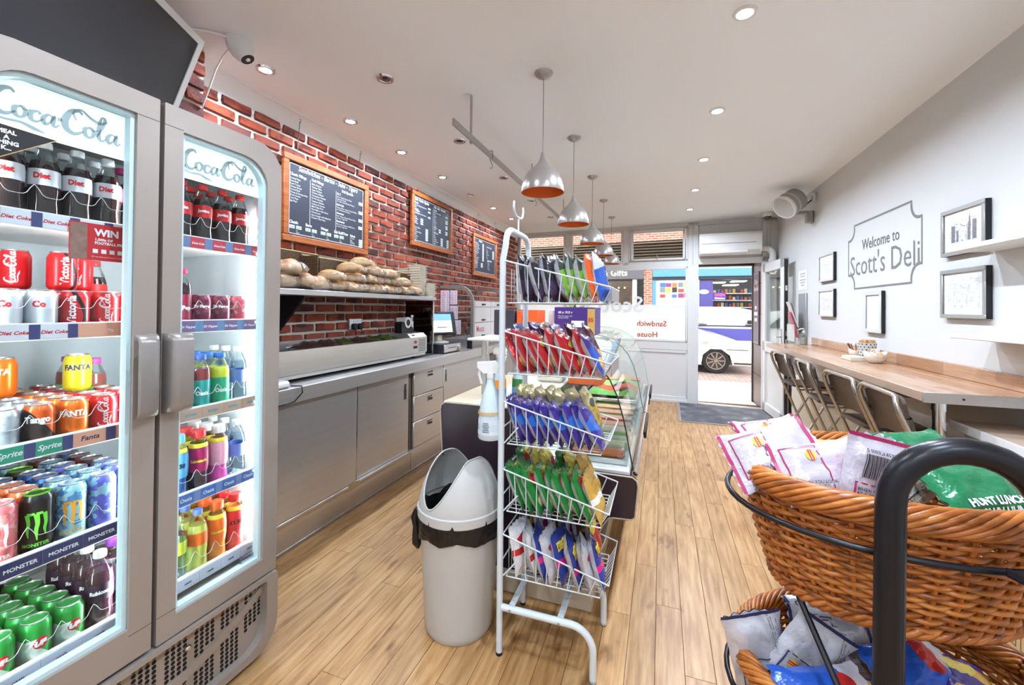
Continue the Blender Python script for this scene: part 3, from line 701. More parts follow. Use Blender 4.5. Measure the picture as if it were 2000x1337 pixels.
for i, (y0, y1, z1) in enumerate(((1.95, 2.29, 1.785), (2.30, 2.66, 1.765), (2.95, 3.20, 1.735), (3.21, 3.42, 1.745))):
    t = thing('seagrass_box', f'woven seagrass bread box on the steel shelf, {ORD[i]} from the fridge', 'basket', (-2.34, (y0 + y1) / 2, 1.505), 0, 'seagrass boxes on the shelf')
    MB().cbox(-2.412, -2.398, y0, y1, 1.507, z1, .003).build('back', M_seag, t)
    MB().cbox(-2.398, -2.24, y0, y0 + .012, 1.507, z1 - .03, .003).build('side', M_seag, t)
    MB().cbox(-2.398, -2.24, y1 - .012, y1, 1.507, z1 - .03, .003).build('side', M_seag, t)
    MB().cbox(-2.398, -2.24, y0 + .012, y1 - .012, 1.507, 1.517, .003).build('base', M_seag, t)
    MB().tube([(-2.405, y0, z1), (-2.405, y1, z1)], .006, 6).build('rim', M_seag2, t); MB().tube([(-2.395, y1 - .006, z1 - .004), (-2.24, y1 - .006, z1 - .03)], .006, 6).build('rim', M_seag2, t)
def bread_mat():
    N = NT('bread_crust'); tc = N.n('ShaderNodeTexCoord'); s = N.n('ShaderNodeSeparateXYZ'); N.l(tc.outputs['Generated'], s.inputs[0]); nz = N.noise(tc.outputs['Object'], 16, 4)
    f = N.math('ADD', s.outputs[2], N.math('MULTIPLY', N.math('SUBTRACT', nz, .5), .7)); c = N.ramp(f, [(.2, (238, 208, 160)), (.55, (226, 176, 112)), (.95, (201, 136, 68))]); N.l(c, N.b.inputs['Base Color'])
    N.b.inputs['Roughness'].default_value = .55; N.bump(nz, .2, .01); return N.m
M_bread = bread_mat(); M_bag = clear('bread_bag_film', (246, 246, 248), .55, .12, crumple=34)
def roll(m, c, rx, ry, rz, crease=True):
    def f(u, v):
        a = u * 2 * PI; b = (v - .35) / .65 * PI / 2 if v > .35 else (v - .35) / .35 * PI / 2
        cb = math.cos(b); z = math.sin(b) * (rz if b > 0 else rz * .45)
        k = 1 + .03 * math.sin(a * 3 + c[1] * 40)
        zz = z - (.10 * rz * math.exp(-((math.cos(a) * cb) / .18) ** 2) if crease and b > 0 else 0)
        return (c[0] + rx * cb * math.cos(a) * k, c[1] + ry * cb * math.sin(a) * k, c[2] + rz * .45 + zz)
    m.grid(f, 20, 11, cu=True)
def film(c, sx, sy, sz, seed):
    m = MB()
    def f(u, v):
        a = u * 2 * PI; b = (v - .5) * PI; p = .62
        def sp(x): return math.copysign(abs(x) ** p, x)
        w = 1 + .05 * math.sin(9 * a + seed) * math.cos(5 * b + seed * 2) + .03 * math.sin(17 * a + 11 * b + seed)
        return (c[0] + sx * sp(math.cos(b)) * sp(math.cos(a)) * w, c[1] + sy * sp(math.cos(b)) * sp(math.sin(a)) * w, max(.001, c[2] + sz * (1 + sp(math.sin(b)) * w)))
    m.grid(f, 28, 13, cu=True); return m
PB = []
def bread_proto(kind):
    t = thing('bread_packet', 'x y z w', 'bread', (0, 0, 0), 0, 'bagged bread on the steel shelf')
    if kind == 0:
        for x, y in ((0, -.07), (0, .07)): m = MB(); roll(m, (x, y, .002), .075, .07, .075); m.build('bap', M_bread, t, local=True, smooth=80)
        film((0, 0, 0), .095, .165, .046, 1.3).build('bag', M_bag, t, local=True, smooth=80)
    elif kind == 1:
        for k in range(4): m = MB(); roll(m, (0, -.084 + .056 * k, .002), .085, .03, .055, False); m.build('roll', M_bread, t, local=True, smooth=80)
        film((0, 0, 0), .105, .135, .034, 2.7).build('bag', M_bag, t, local=True, smooth=80)
    else:
        for k in range(2):
            m = MB(); roll(m, (0, -.045 + .09 * k, .002), .10, .044, .06, True); m.build('roll', M_bread, t, local=True, smooth=80)
        film((0, 0, 0), .12, .10, .036, 4.1).build('bag', M_bag, t, local=True, smooth=80)
    return t
SH = 1.506
lay = [(0, -2.19, 1.90, SH, .1, 'pair of large floury baps, lowest at the fridge end'), (0, -2.20, 1.93, SH + .085, -.2, 'round loaf-like baps on top at the fridge end'), (0, -2.18, 2.16, SH, .15, 'pair of large baps beside the fridge-end packets'),
       (2, -2.2, 2.36, SH, 1.2, 'two long rolls lowest before the second seagrass box'), (1, -2.2, 2.38, SH + .07, .5, 'finger rolls on the second layer before the second seagrass box'),
       (1, -2.16, 2.52, SH, .1, 'finger rolls lowest left of the big pile'), (2, -2.2, 2.56, SH + .07, 1.0, 'two long rolls on the second layer of the big pile'), (1, -2.2, 2.58, SH + .14, .3, 'finger rolls on the third layer of the big pile'),
       (1, -2.17, 2.74, SH, -.1, 'finger rolls lowest in the middle of the big pile'), (1, -2.2, 2.78, SH + .07, .2, 'finger rolls on the second layer in the middle of the pile'), (2, -2.22, 2.80, SH + .14, 1.3, 'two long rolls topping the middle of the pile'), (1, -2.25, 2.76, SH + .20, .4, 'finger rolls at the very top of the pile'),
       (1, -2.17, 2.97, SH, .1, 'finger rolls lowest at the right of the pile'), (1, -2.2, 2.99, SH + .07, -.3, 'finger rolls on the second layer at the right of the pile'), (2, -2.2, 2.98, SH + .13, .8, 'two long rolls sloping down the right of the pile'),
       (1, -2.17, 3.19, SH, .2, 'finger rolls before the third seagrass box'), (2, -2.2, 3.17, SH + .07, 1.1, 'two long rolls on top before the third seagrass box'), (2, -2.18, 3.34, SH, .3, 'two curved rolls at the far end before the fourth seagrass box')]
for kd, x, y, z, rz, lab in lay:
    while len(PB) < 3: PB.append(None)
    lab = 'clear bag with ' + lab
    if PB[kd] is None:
        PB[kd] = bread_proto(kd); o = PB[kd]; o.location = (x, y, z); o.rotation_euler = (0, 0, rz); o['label'] = lab
    else: dup(PB[kd], (x, y, z), (random.uniform(-.06, .06), random.uniform(-.08, .05), rz), lab)
# foam box stacks
M_foam = pm('foam_cream', (228, 219, 200), .6, var=.03, scale=14)
FP = None
for s, (x, y, n, w) in enumerate(((-2.2, 3.475, 12, 'nearer front'), (-2.34, 3.50, 11, 'rear'), (-2.16, 3.585, 5, 'short end'))):
    for k in range(n):
        lab = f'cream foam takeaway box, {ORD[k]} from the shelf in the {w} stack'; z = 1.507 + k * .0235
        if FP is None:
            FP = thing('foam_box', lab, 'box', (x, y, z), 0, 'stacked foam takeaway boxes')
            def sq(r, z): return [(sx * r, sy * r, z) for sx, sy in ((-1, -1), (1, -1), (1, 1), (-1, 1))]
            m = MB(); L = [sq(.048, 0), sq(.062, .03), sq(.068, .03), sq(.068, .034), sq(.06, .034), sq(.046, .004)]
            m.add(sum(L, []), [(4 * i + a, 4 * i + (a + 1) % 4, 4 * i + 4 + (a + 1) % 4, 4 * i + 4 + a) for i in range(5) for a in range(4)] + [(3, 2, 1, 0), (20, 21, 22, 23)])
            m.build('tray', M_foam, FP, local=True, smooth=20)
        else: dup(FP, (x, y, z), (0, 0, random.uniform(-.05, .05)), lab)

# ------------------------------------------------------------------ menu boards
def wood_mat(name, c1, c2, sc=(2, 2, 22), rough=.45):
    N = NT(name); tc = N.n('ShaderNodeTexCoord'); nz = N.noise(tc.outputs['Object'], 4, 5, sc); kn = N.noise(tc.outputs['Object'], 9, 2)
    c = N.ramp(nz, [(.3, c1), (.7, c2)]); kk = N.ramp(kn, [(.68, (255, 255, 255)), (.76, (120, 84, 60))])
    q = N.n('ShaderNodeMix', data_type='RGBA', blend_type='MULTIPLY'); q.inputs[0].default_value = .7; N.l(c, q.inputs[6]); N.l(kk, q.inputs[7])
    N.l(q.outputs[2], N.b.inputs['Base Color']); N.b.inputs['Roughness'].default_value = rough; return N.m
M_pine = wood_mat('stained_pine', (158, 82, 38), (192, 114, 60)); M_slate = pm('chalkboard', (58, 62, 74), .55, var=.08, scale=5)
M_mint = pm('price_tag', (205, 226, 218), .6, var=.02); M_chain = pm('chain_steel', (120, 116, 110), .4, .8)
def board(name_lab, x, y0, y1, z0, z1, content, chains=True):
    t = thing('menu_board', name_lab, 'menu board', (x, (y0 + y1) / 2, z0), 0, 'hanging menu boards')
    fw = .045; X1 = x + .028
    for a, b, c, d in ((y0, y1, z0, z0 + fw), (y0, y1, z1 - fw, z1), (y0, y0 + fw, z0 + fw, z1 - fw), (y1 - fw, y1, z0 + fw, z1 - fw)):
        MB().cbox(x, X1, a, b, c, d, .004).build('frame_rail', M_pine, t)
    MB().box(x, x + .012, y0 + fw - .003, y1 - fw + .003, z0 + fw - .003, z1 - fw + .003).build('slate', M_slate, t)
    a, b, c, d = y0 + fw, y1 - fw, z0 + fw, z1 - fw; wd, ht = b - a, d - c; XT = x + .0128
    m = MB(); dm = MB()
    for q in ((a + .012, b - .012, c + .012, c + .016), (a + .012, b - .012, d - .016, d - .012), (a + .012, a + .016, c + .012, d - .012), (b - .016, b - .012, c + .012, d - .012)): m.box(XT - .0004, XT, *q)
    for it in content:
        if it[0] == 'T':
            _, fx, fy, s, txt, kw = it; put(m, glyphs(txt, s, **kw), (XT, a + fx * wd, d - fy * ht), (0, 1, 0), (0, 0, 1))
        elif it[0] == 'D': put(dm, glyphs(it[4], it[3], wide=.8), (XT + .0006, a + it[1] * wd, d - it[2] * ht), (0, 1, 0), (0, 0, 1))
        elif it[0] == 'L': _, fx, f0, f1 = it; m.box(XT - .0004, XT, a + fx * wd, a + fx * wd + .003, d - f1 * ht, d - f0 * ht)
        else: _, fx, fy, w_, h_ = it; MB().box(XT - .0004, XT + .0003, a + fx * wd, a + fx * wd + w_, d - fy * ht - h_, d - fy * ht).build('price_tag', M_mint, t, smooth=0)
    if dm.v: dm.build('price_figures', M_bprint, t, smooth=0)
    m.build('chalk_lettering', M_wprint, t, smooth=0)
    if chains:
        for y in (y0 + .12, y1 - .12):
            n = 26; ztop = 2.685; xt = x + .03
            MB().tube([(x + .012 + (xt - x - .012) * k / n, y, z1 + (ztop - z1) * k / n) for k in range(n + 1)], [.0016 + .0014 * (k % 2) for k in range(n + 1)], 6).build('chain', M_chain, t)
            MB().tube([(xt, y, ztop - .01), (xt + .012, y, ztop), (xt + .006, y, ztop + .018), (xt - .004, y, ztop + .02)], .002, 6).build('hook', M_chain, t)
    return t
B = dict(bold=0, wide=.92); c1 = []
def TT(fx, fy, s, txt): c1.append(('D', fx, fy, s, txt))
def T(fx, fy, s, txt, **kw): k = dict(B); k.update(kw); c1.append(('T', fx, fy, s, txt, k))
T(.11, .10, .052, 'Sandwiches - Barms - Subs - Tigers', shear=.3, wide=.82, bold=.0006)
T(.02, .185, .027, 'Classic Fillings', bold=.0006)
T(.02, .235, .0180, 'Cooked Ham\nRoast Beef\nRoast Turkey\nChicken Breast\nCorned Beef\nCheese & Spring onion\nSliced Cheese\nTuna Mayo\nEgg Mayo', line=1.08)
T(.265, .175, .027, 'Deli Fillings', bold=.0006)
T(.265, .225, .0180, 'BBQ Chicken\nChicken Tikka\nCajun Chicken\nChicken & Bacon\nCoronation Chicken\nPiri Piri Chicken\nTandoori Chicken\nChicken & Chorizo\nBBQ Pulled Pork\nMeat Balls in Salsa Sauce\nMinted Lamb\nSpicy Sausage with Jalapenos\nChicken Tikka Mayo', line=1.12)
T(.66, .175, .028, 'Deli Specials', bold=.0008)
for fy, h, b in ((.235, 'B.L.T.', 'Bacon, Chicken Breast, Mayo,\nLettuce & Tomato\non Triple Toasted Bread of Choice'), (.40, 'Deli Club', 'Turkey, Bacon, Lettuce, Tomato & Mayo\non Triple Bread of Choice'), (.53, 'American', 'Beef, Turkey, Cheese & Mustard Mayo\non Sub or Tiger Roll'), (.655, 'Boschester', 'Beef, Onion, Jalapenos & BBQ Sauce\non Sub or Tiger Roll')):
    T(.59, fy, .022, h, bold=.0005); T(.59, fy + .04, .0155, b, line=1.1, wide=.9)
c1 += [('L', .248, .17, .80), ('L', .578, .19, .80)]
for fy in (.255, .405, .535, .655): c1.append(('P', .915, fy - .02, .045, .026))
for fx, w in ((.02, 'Classic'), (.20, 'Barm'), (.385, 'Wraps'), (.56, 'Sub Roll/Tiger')):
    T(fx, .835, .029, w, bold=.001)
    for k in (0, 1): c1.append(('P', fx + k * .075, .858, .046, .024))
    T(fx + .075, .935, .014, 'inc\nSalad')
    for k in (0, 1): TT(fx + .006 + k * .075, .898, .018, ('£2.60', '£2.85')[k])
T(.79, .835, .025, 'Extras', bold=.001); T(.79, .87, .0185, 'Cheese\nEgg\nStuffing\nJalapenos', line=.98)
for k in range(4): c1.append(('P', .925, .85 + k * .034, .042, .015))
board('largest chalkboard menu of sandwiches hanging nearest the fridge', -2.412, 2.124, 2.988, 1.845, 2.444, c1)
c2 = c1 = []
T(.03, .10, .04, 'Panini - Toasties - Baguettes', shear=.3, wide=.6, bold=.001); T(.52, .10, .04, 'Pizza - Salads - Omelettes', shear=.3, wide=.62, bold=.001)
c1.append(('L', .495, .08, .95))
T(.03, .17, .03, 'Panini'); T(.03, .215, .02, 'Any two fillings of your choice\nHot\nToasted'); T(.03, .34, .03, 'Toasties'); T(.03, .385, .02, 'Any filling on white or brown')
T(.03, .47, .024, 'Tea\nCoffee\nLatte\nMocha\n\nExtra Salad\nHam\nChicken Mayo\nBeef\nTurkey\nTuna\nEgg', line=.92)
T(.52, .17, .03, 'Salads'); T(.52, .215, .02, 'Served with dressing\nHam\nCheese\nTuna\nBeef\nChicken\nPrawn\nTurkey\nCoronation', line=1.05); T(.52, .56, .026, 'Soup\nBowl\nCup'); T(.52, .70, .03, 'Breakfast'); T(.52, .75, .024, 'Egg\nBacon\nSausage\nMushroom\nBeans', line=.95)
for fx, f0, n, dy in ((.36, .16, 1, .06), (.36, .24, 1, .06), (.36, .36, 1, .06), (.17, .46, 3, .05), (.3, .66, 6, .046), (.86, .19, 1, .06), (.86, .29, 2, .05), (.86, .42, 2, .05), (.66, .56, 2, .05), (.86, .56, 2, .05), (.72, .76, 4, .05), (.9, .76, 4, .05)):
    for k in range(n): c1.append(('P', fx, f0 + k * dy, .05, .018))
b2 = board('chalkboard menu of panini and salads hung in the middle of the wall', -2.40, 3.64, 4.51, 2.035, 2.60, c2, False)
tag(MB().lathe([(.001, -.01), (.016, 0), (.001, .016)], 12, (-2.366, 3.72, 2.602)).build('red_rosette', M_red), 'small red rosette on the corner of the middle chalkboard', 'rosette')
c3 = c1 = []
T(.2, .10, .04, 'Burgers', shear=.3, bold=.001); T(.03, .17, .025, 'Beef Burger\nCheese Burger\nBacon Burger\nChicken Burger\nFish Burger\nVeggie Burger\nHot Dog\nChips\nCheesy Chips\nChilli Chips\nWedges\nNuggets', line=1.0); T(.55, .2, .03, 'Drinks from 80p'); T(.55, .28, .024, 'Tea\nCoffee\nLatte\nHot Choc\nCan\nWater', line=1.0); T(.6, .6, .028, 'Jacket Potatoes', bold=.001); T(.62, .66, .024, 'Beans\nCheese\nTuna\nChilli\nColeslaw', line=1.0); T(.04, .68, .022, 'Meal Deal\nAdd a Drink\nAdd Chips\nAdd Both\nKids Box', line=1.05)
for k in range(12): c1.append(('P', .36, .13 + k * .043, .05, .017))
for k in range(6): c1.append(('P', .86, .25 + k * .043, .05, .017))
for k in range(3): c1.append(('P', .3, .7 + k * .045, .06, .017))
board('chalkboard menu of burgers and drinks hanging farthest along the brick wall', -2.412, 5.146, 5.99, 1.845, 2.42, c3)

# ------------------------------------------------------------------ display case, till, small things
t = thing('heated_display_case', 'curved front display case with white flaps on the far worktop', 'display case', (-2.2, 4.85, WT))
Y0, Y1 = 4.30, 5.30
MB().prism([(-2.42, Y0, WT), (-2.06, Y0, WT), (-1.985, Y0, 1.045), (-2.42, Y0, 1.045)], (0, Y1 - Y0, 0)).build('base', M_steel, t)
MB().box(-2.06, -2.0, Y0 - .012, Y0 - .001, WT, 1.04).build('base_end', M_black, t)
arc = [(-1.99, 1.05), (-1.99, 1.40)] + [(-2.19 + .20 * math.cos(a), 1.46 + .20 * math.sin(a)) for a in [k * PI / 2 / 8 for k in range(9)]] + [(-2.42, 1.66)]
for y in (Y0, Y1 - .02):
    m = MB(); inn = [(-2.025, 1.05), (-2.025, 1.40)] + [(-2.19 + .165 * math.cos(a), 1.46 + .165 * math.sin(a)) for a in [k * PI / 2 / 8 for k in range(9)]] + [(-2.42, 1.625)]
    n = len(arc); A = [(x, y, z) for x, z in arc]; Bn = [(x, y, z) for x, z in inn]
    m.strip(A, Bn); m.strip([(x, y + .03, z) for x, y2, z in A], [(x, y + .03, z) for x, y2, z in Bn]); m.strip(A, [(x, y + .03, z) for x, q, z in A]); m.strip(Bn, [(x, y + .03, z) for x, q, z in Bn])
    m.build('end_frame', M_alu, t)
    MB().box(-2.42, -2.02, y + .012, y + .016, 1.05, 1.62).build('end_pane', M_glass, t)
MB().strip([(x, Y0 + .03, z) for x, z in arc[2:]], [(x, Y1 - .02, z) for x, z in arc[2:]]).build('curved_pane', M_glass, t)
MB().box(-2.42, -2.03, Y0 + .02, Y1 - .02, 1.34, 1.346).build('glass_shelf', M_glass, t)
M_flap = pm('flap_white', (236, 236, 236), .35, var=.02)
for c in range(2):
    for r in range(3):
        y0 = Y0 + .035 + c * .475; z0 = (1.052, 1.235, 1.415)[r]; h = (.178, .175, .06)[r]
        f = MB().cbox(-1.996, -1.988, y0, y0 + .465, z0, z0 + h, .002).build('flap', M_flap, t)
        MB().cbox(-1.988, -1.972, y0 + .19, y0 + .27, z0 + .018, z0 + .036, .003).build('handle', M_black, f)
        if r == 0 and c == 0:
            m = MB(); put(m, glyphs('Meats', .10, bold=.001, wide=.95), (-1.9872, y0 + .04, z0 + .075), (0, 1, 0), (0, 0, 1)); m.build('lettering', pm('print_rose', (214, 120, 112), .5), f, smooth=0)
M_paper = pm('paper_lilac', (222, 212, 222), .7, var=.02); M_pink = pm('ink_pink', (196, 96, 120), .7)
for i, (x0, x1, z0, z1) in enumerate(((-2.415, -2.30, 1.10, 1.60), (-2.29, -2.20, 1.44, 1.60), (-2.29, -2.19, 1.27, 1.42), (-2.29, -2.15, 1.10, 1.26))):
    p = MB().box(x0, x1, Y0 + .0095, Y0 + .0108, z0, z1).build('price_sheet', M_paper, t)
    m = MB()
    for k in range(int((z1 - z0) / .02) - 1):
        z = z1 - .02 - k * .02
        m.box(x0 + .01, x0 + .01 + (x1 - x0) * random.uniform(.3, .5), Y0 + .0088, Y0 + .0094, z - .006, z); m.box(x1 - .03, x1 - .012, Y0 + .0088, Y0 + .0094, z - .006, z)
    m.build('print', M_pink, p)
t = thing('jar_of_cutlery', 'small clear pot of cutlery inside the display case end', 'pot', (-2.1, 4.4, 1.05))
MB().lathe([(.03, 0), (.038, .09)], 16, (-2.12, 4.42, 1.046), cap1=False).build('pot', M_clearpl, t)
for k in range(4): MB().tube([(-2.12, 4.42, 1.055), (-2.13 + .02 * k, 4.40 + .012 * k, 1.20)], .004, 6).build('cutlery', M_chrome, t)
t = thing('cash_drawer', 'black cash drawer with a steel front on the worktop', 'cash drawer', (-2.15, 3.8, WT))
MB().cbox(-2.40, -2.012, 3.66, 4.02, WT + .006, WT + .095, .004).build('case', pm('case_dark', (42, 42, 50), .5), t)
f = MB().cbox(-2.014, -2.002, 3.665, 4.015, WT + .012, WT + .088, .003).build('drawer_front', M_steel, t)
MB().box(-2.0025, -2.0, 3.74, 3.90, WT + .05, WT + .056).build('cheque_slot', M_black, f)
MB().lathe([(.012, 0), (.01, .008)], 12, M=Matrix.Translation((-2.002, 3.955, WT + .055)) @ Matrix.Rotation(PI / 2, 4, 'Y')).build('lock', M_chrome, f)
m = MB().cbox(-1.994, -1.990, 3.945, 3.965, WT + .01, WT + .05, .002); m.cbox(-1.992, -1.988, 3.96, 3.985, WT + .002, WT + .035, .002); m.build('key_bunch', pm('brass', (186, 160, 96), .35, .8), f)
for y in (3.69, 3.99):
    for x in (-2.37, -2.04): MB().lathe([(.012, WT), (.012, WT + .006)], 10, (x, y, 0)).build('foot', M_black, t)
t = thing('till_terminal', 'touchscreen till terminal on a beige stand above the cash drawer', 'till', (-2.15, 3.83, WT + .095))
M_beige = pm('till_beige', (206, 200, 184), .5)
MB().lathe([(.11, 0), (.108, .012), (.06, .02), (.05, .02)], 28, M=Matrix.Translation((-2.16, 3.84, WT + .095)) @ Matrix.Scale(.85, 4, (1, 0, 0))).build('stand_base', M_beige, t)
MB().cbox(-2.20, -2.15, 3.79, 3.89, WT + .112, WT + .20, .008).build('stand_neck', M_beige, t)
SM = Matrix.Translation((-2.13, 3.835, 1.235)) @ Matrix.Rotation(math.radians(-28), 4, 'Z') @ Matrix.Rotation(math.radians(-14), 4, 'Y')
b = MB().cbox(-.022, .012, -.165, .165, -.115, .125, .01, SM).build('screen_housing', M_black, t)
def screen_mat():
    return pm('screen_white', (232, 234, 240), .3, emit=.8, var=.02)
MB().box(.0125, .0132, -.135, .11, -.09, .10, SM).build('screen', screen_mat(), b)
MB().box(.0133, .0138, -.135, .11, .03, .10, SM).build('screen_banner', pm('screen_blue', (96, 142, 214), .3, emit=.8), b)
m = MB().box(.0133, .0138, -.07, .05, -.045, -.033, SM);  m.build('screen_text', pm('screen_violet', (92, 84, 196), .3, emit=.8), b)
t = thing('card_reader', 'white card reader lying at the fridge end of the steel worktop', 'card reader', (-2.0, 1.72, WT))
MB().cbox(-2.03, -1.945, 1.42, 1.80, WT + .001, WT + .04, .012).build('body', M_wpl, t); MB().box(-2.01, -1.965, 1.70, 1.78, WT + .0395, WT + .0415).build('screen', pm('screen_lilac', (150, 148, 196), .3), t)
tag(MB().tube([(-1.95, 1.80, WT + .01), (-1.91, 1.84, WT + .006), (-1.905, 1.84, WT - .03), (-1.92, 1.80, WT - .075), (-1.925, 1.70, WT - .08), (-1.925, 1.5, WT - .06)], .004, 6).build('black_cable', M_black), 'thin black cable drooping over the worktop edge by the fridge', 'cable')
t = thing('receipt_printer', 'white till receipt printer behind the till screen', 'printer', (-2.33, 3.9, WT + .1))
MB().cbox(-2.38, -2.26, 3.80, 3.95, WT + .096, WT + .42, .01).build('body', M_black, t); MB().tube([(-2.32, 3.80, WT + .43), (-2.32, 3.95, WT + .43)], .025, 14).build('paper_roll', M_wpl, t)
# ================================================================== DRINKS FRIDGE
FX, FB_, FY0, FY1, FZ = -1.50, -2.20, .45, 1.325, 2.05
fr = thing('drinks_fridge', 'tall grey double door drinks fridge with lit glass doors', 'fridge', (-1.85, .89, 0))
M_inner = pm('fridge_liner', (206, 214, 218), .35, var=.02); M_cyan = pm('door_seal_pale', (196, 222, 226), .3)
M_silver = pm('can_lid_silver', (205, 205, 206), .25, .9)
MB().box(FB_, -2.16, FY0, FY1, .33, FZ - .01).build('back_wall', M_inner, fr)
for y0, y1 in ((FY0, .482), (1.302, FY1)): MB().cbox(FB_, -1.565, y0, y1, .05, FZ - .004, .004).build('side_wall', [M_greyfr], fr)
for y0, y1 in ((.482, .485), (1.299, 1.302)): MB().box(-2.16, -1.575, y0, y1, .35, 1.99).build('liner', M_inner, fr)
MB().cbox(FB_, -1.565, FY0, FY1, 1.99, FZ - .004, .004).build('roof', M_greyfr, fr)
MB().box(-2.16, -1.565, FY0, FY1, .33, .352).build('cavity_floor', pm('liner_floor', (226, 228, 222), .4), fr)
MB().box(-1.60, -1.562, .862, .898, .33, 1.99).build('mullion', M_inner, fr)
def rrect(y0, y1, z0, z1, R, n=7):
    """rounded rectangle, radii (bottom left, bottom right, top right, top left)"""
    pts = []
    for (cy, cz, r, a0) in ((y0 + R[0], z0 + R[0], R[0], PI), (y1 - R[1], z0 + R[1], R[1], 1.5 * PI), (y1 - R[2], z1 - R[2], R[2], 0), (y0 + R[3], z1 - R[3], R[3], .5 * PI)):
        for k in range(n): a = a0 + k * PI / 2 / (n - 1); pts.append((cy + r * math.cos(a), cz + r * math.sin(a)))
    return pts
def ring(m, O, I, x0, x1):
    n = len(O); v = [(x, y, z) for x in (x0, x1) for P in (O, I) for y, z in P]
    f = []
    for i in range(n):
        j = (i + 1) % n
        f += [(i, j, n + j, n + i), (2 * n + i, 3 * n + i, 3 * n + j, 2 * n + j), (i, 2 * n + i, 2 * n + j, j), (n + i, n + j, 3 * n + j, 3 * n + i)]
    return m.add(v, f)
S_ = .004
doors = []
for k, (O, I) in enumerate(((rrect(.452, .872, .325, FZ, (S_, S_, S_, .10)), rrect(.505, .812, .425, 1.982, (S_, S_, S_, .085))),
                            (rrect(.886, 1.325, .318, FZ, (S_, S_, .11, S_)), rrect(.942, 1.262, .385, 1.975, (S_, S_, .10, S_))))):
    m = MB(); ring(m, O, I, -1.556, FX); d = m.build('door', M_greyfr, fr, smooth=35); doors.append(d)
    cy = sum(p[0] for p in I) / len(I); cz = sum(p[1] for p in I) / len(I)
    I2 = [(y + (.012 if y < cy else -.012), z + (.012 if z < cz else -.012)) for y, z in I]
    m = MB(); ring(m, I, I2, -1.54, -1.512); m.build('glass_bezel', M_cyan, d)
    m = MB(); m.prism([(-1.53, y, z) for y, z in I], (.004, 0, 0)); m.build('pane', clear('fridge_glass', (250, 254, 255), .97), d)
    # lit header band with logotype on the inside of the glass
    yy0, yy1 = (.51, .806) if k == 0 else (.948, 1.256)
    m = MB(); m.prism([(-1.5405, y, z) for y, z in rrect(yy0, yy1, 1.836, 1.968, (S_, S_, .09 if k else S_, S_ if k else .08))], (.002, 0, 0))
    N = MATS.get('header_glow') or pm('header_glow', (226, 240, 244), .4, emit=.40, var=.01); hd = m.build('header_band', N, d)
    m = MB(); put(m, LOGO, (-1.538, yy0 + .018, 1.875), Vector((0, 1, -.0)), (0, 0, 1), .0665 if k else .0655); m.build('logotype', pm('logo_grey', (150, 166, 168), .5, emit=.2), hd, smooth=0)
    # miter seams and handle
    y0 = .797 if k == 0 else .886
    h = MB(); x0, x1 = FX, FX + .052
    prof = [(x0, 0), (x0 + .03, .004), (x0 + .046, .014), (x1, .03), (x1, .066), (x0 + .046, .07), (x0 + .04, .034), (x0 + .02, .022), (x0, .02)]
    if k == 0: P = [(x, .872 - .002 - w) for x, w in prof]
    else: P = [(x, .888 + w) for x, w in prof]
    A = []
    for z, s in ((1.055, .55), (1.062, .85), (1.08, 1), (1.285, 1), (1.303, .85), (1.31, .55)):
        A.append([(x0 + (x - x0) * s, y, z) for x, y in P])
    n = len(P); h.add(sum(A, []), [(i * n + a, i * n + (a + 1) % n, (i + 1) * n + (a + 1) % n, (i + 1) * n + a) for i in range(5) for a in range(n)] + [tuple(range(n))[::-1], tuple(5 * n + a for a in range(n))])
    h.build('handle', pm('handle_grey', (150, 145, 140), .3, .4), d, smooth=50)
    m = MB().box(FX, FX + .0006, (.812 if k == 0 else .886), (.872 if k == 0 else .942), 1.979, 1.981); m.box(FX, FX + .0006, (.812 if k == 0 else .886), (.872 if k == 0 else .942), .404, .406); m.build('mitre_seam', pm('seam', (96, 92, 88), .6), d)
# base with grille
gb = MB(); O = rrect(.452, 1.325, .02, .312, (.02, .11, .01, .01)); I = rrect(.47, 1.275, .05, .296, (.02, .10, .012, .01)); ring(gb, O, I, -1.56, FX + .012)
gb.build('base_frame', M_greyfr, fr, smooth=35)
MB().prism([(-1.53, y, z) for y, z in I], (.012, 0, 0)).build('grille_panel', M_greyfr, fr)
hol = MB()
for c in range(34):
    if c % 5 == 4: continue
    for r in range(15):
        y, z = 1.262 - c * .0185 - (.0), .06 + r * .0155
        band = .292 - .62 * (1.275 - y) + .75 * (1.275 - y) ** 2
        if abs(z - band + .03) < .022 or z > .285: continue
        if (y > 1.19 and z < .115 + (y - 1.19) * .7): continue
        hol.lathe([(.0068, -.0), (.0068, .0009)], 8, M=Matrix.Translation((-1.5178, y, z)) @ Matrix.Rotation(PI / 2, 4, 'Y'), cap0=False)
tag(hol.build('grille_hole_discs', M_holeshade, fr), kind='stuff')  # flat dark discs on the panel paint the shade of open holes
A = []; Bq = []
for k in range(25):
    y = 1.275 - k * .034; b = .292 - .62 * (1.275 - y) + .75 * (1.275 - y) ** 2 - .03
    A.append((-1.512, y, min(.295, b + .017))); Bq.append((-1.512, y, b - .017))
m = MB(); m.strip(A, Bq); m.strip([(-1.52, p[1], p[2]) for p in A], A); m.strip(Bq, [(-1.52, p[1], p[2]) for p in Bq]); m.build('curved_band', M_greyfr, fr)
MB().lathe([(.011, 0), (.01, .008), (.006, .012)], 16, M=Matrix.Translation((-1.516, .99, .235)) @ Matrix.Rotation(PI / 2, 4, 'Y')).build('lock', M_chrome, fr)
for y in (.52, 1.2):
    for x in (-2.1, -1.62): MB().lathe([(.025, 0), (.02, .052)], 12, (x, y, 0)).build('foot', M_black, fr)
MB().cbox(-1.545, -1.535, 1.195, 1.262, .387, .415, .002).build('maker_label', M_navy, fr)
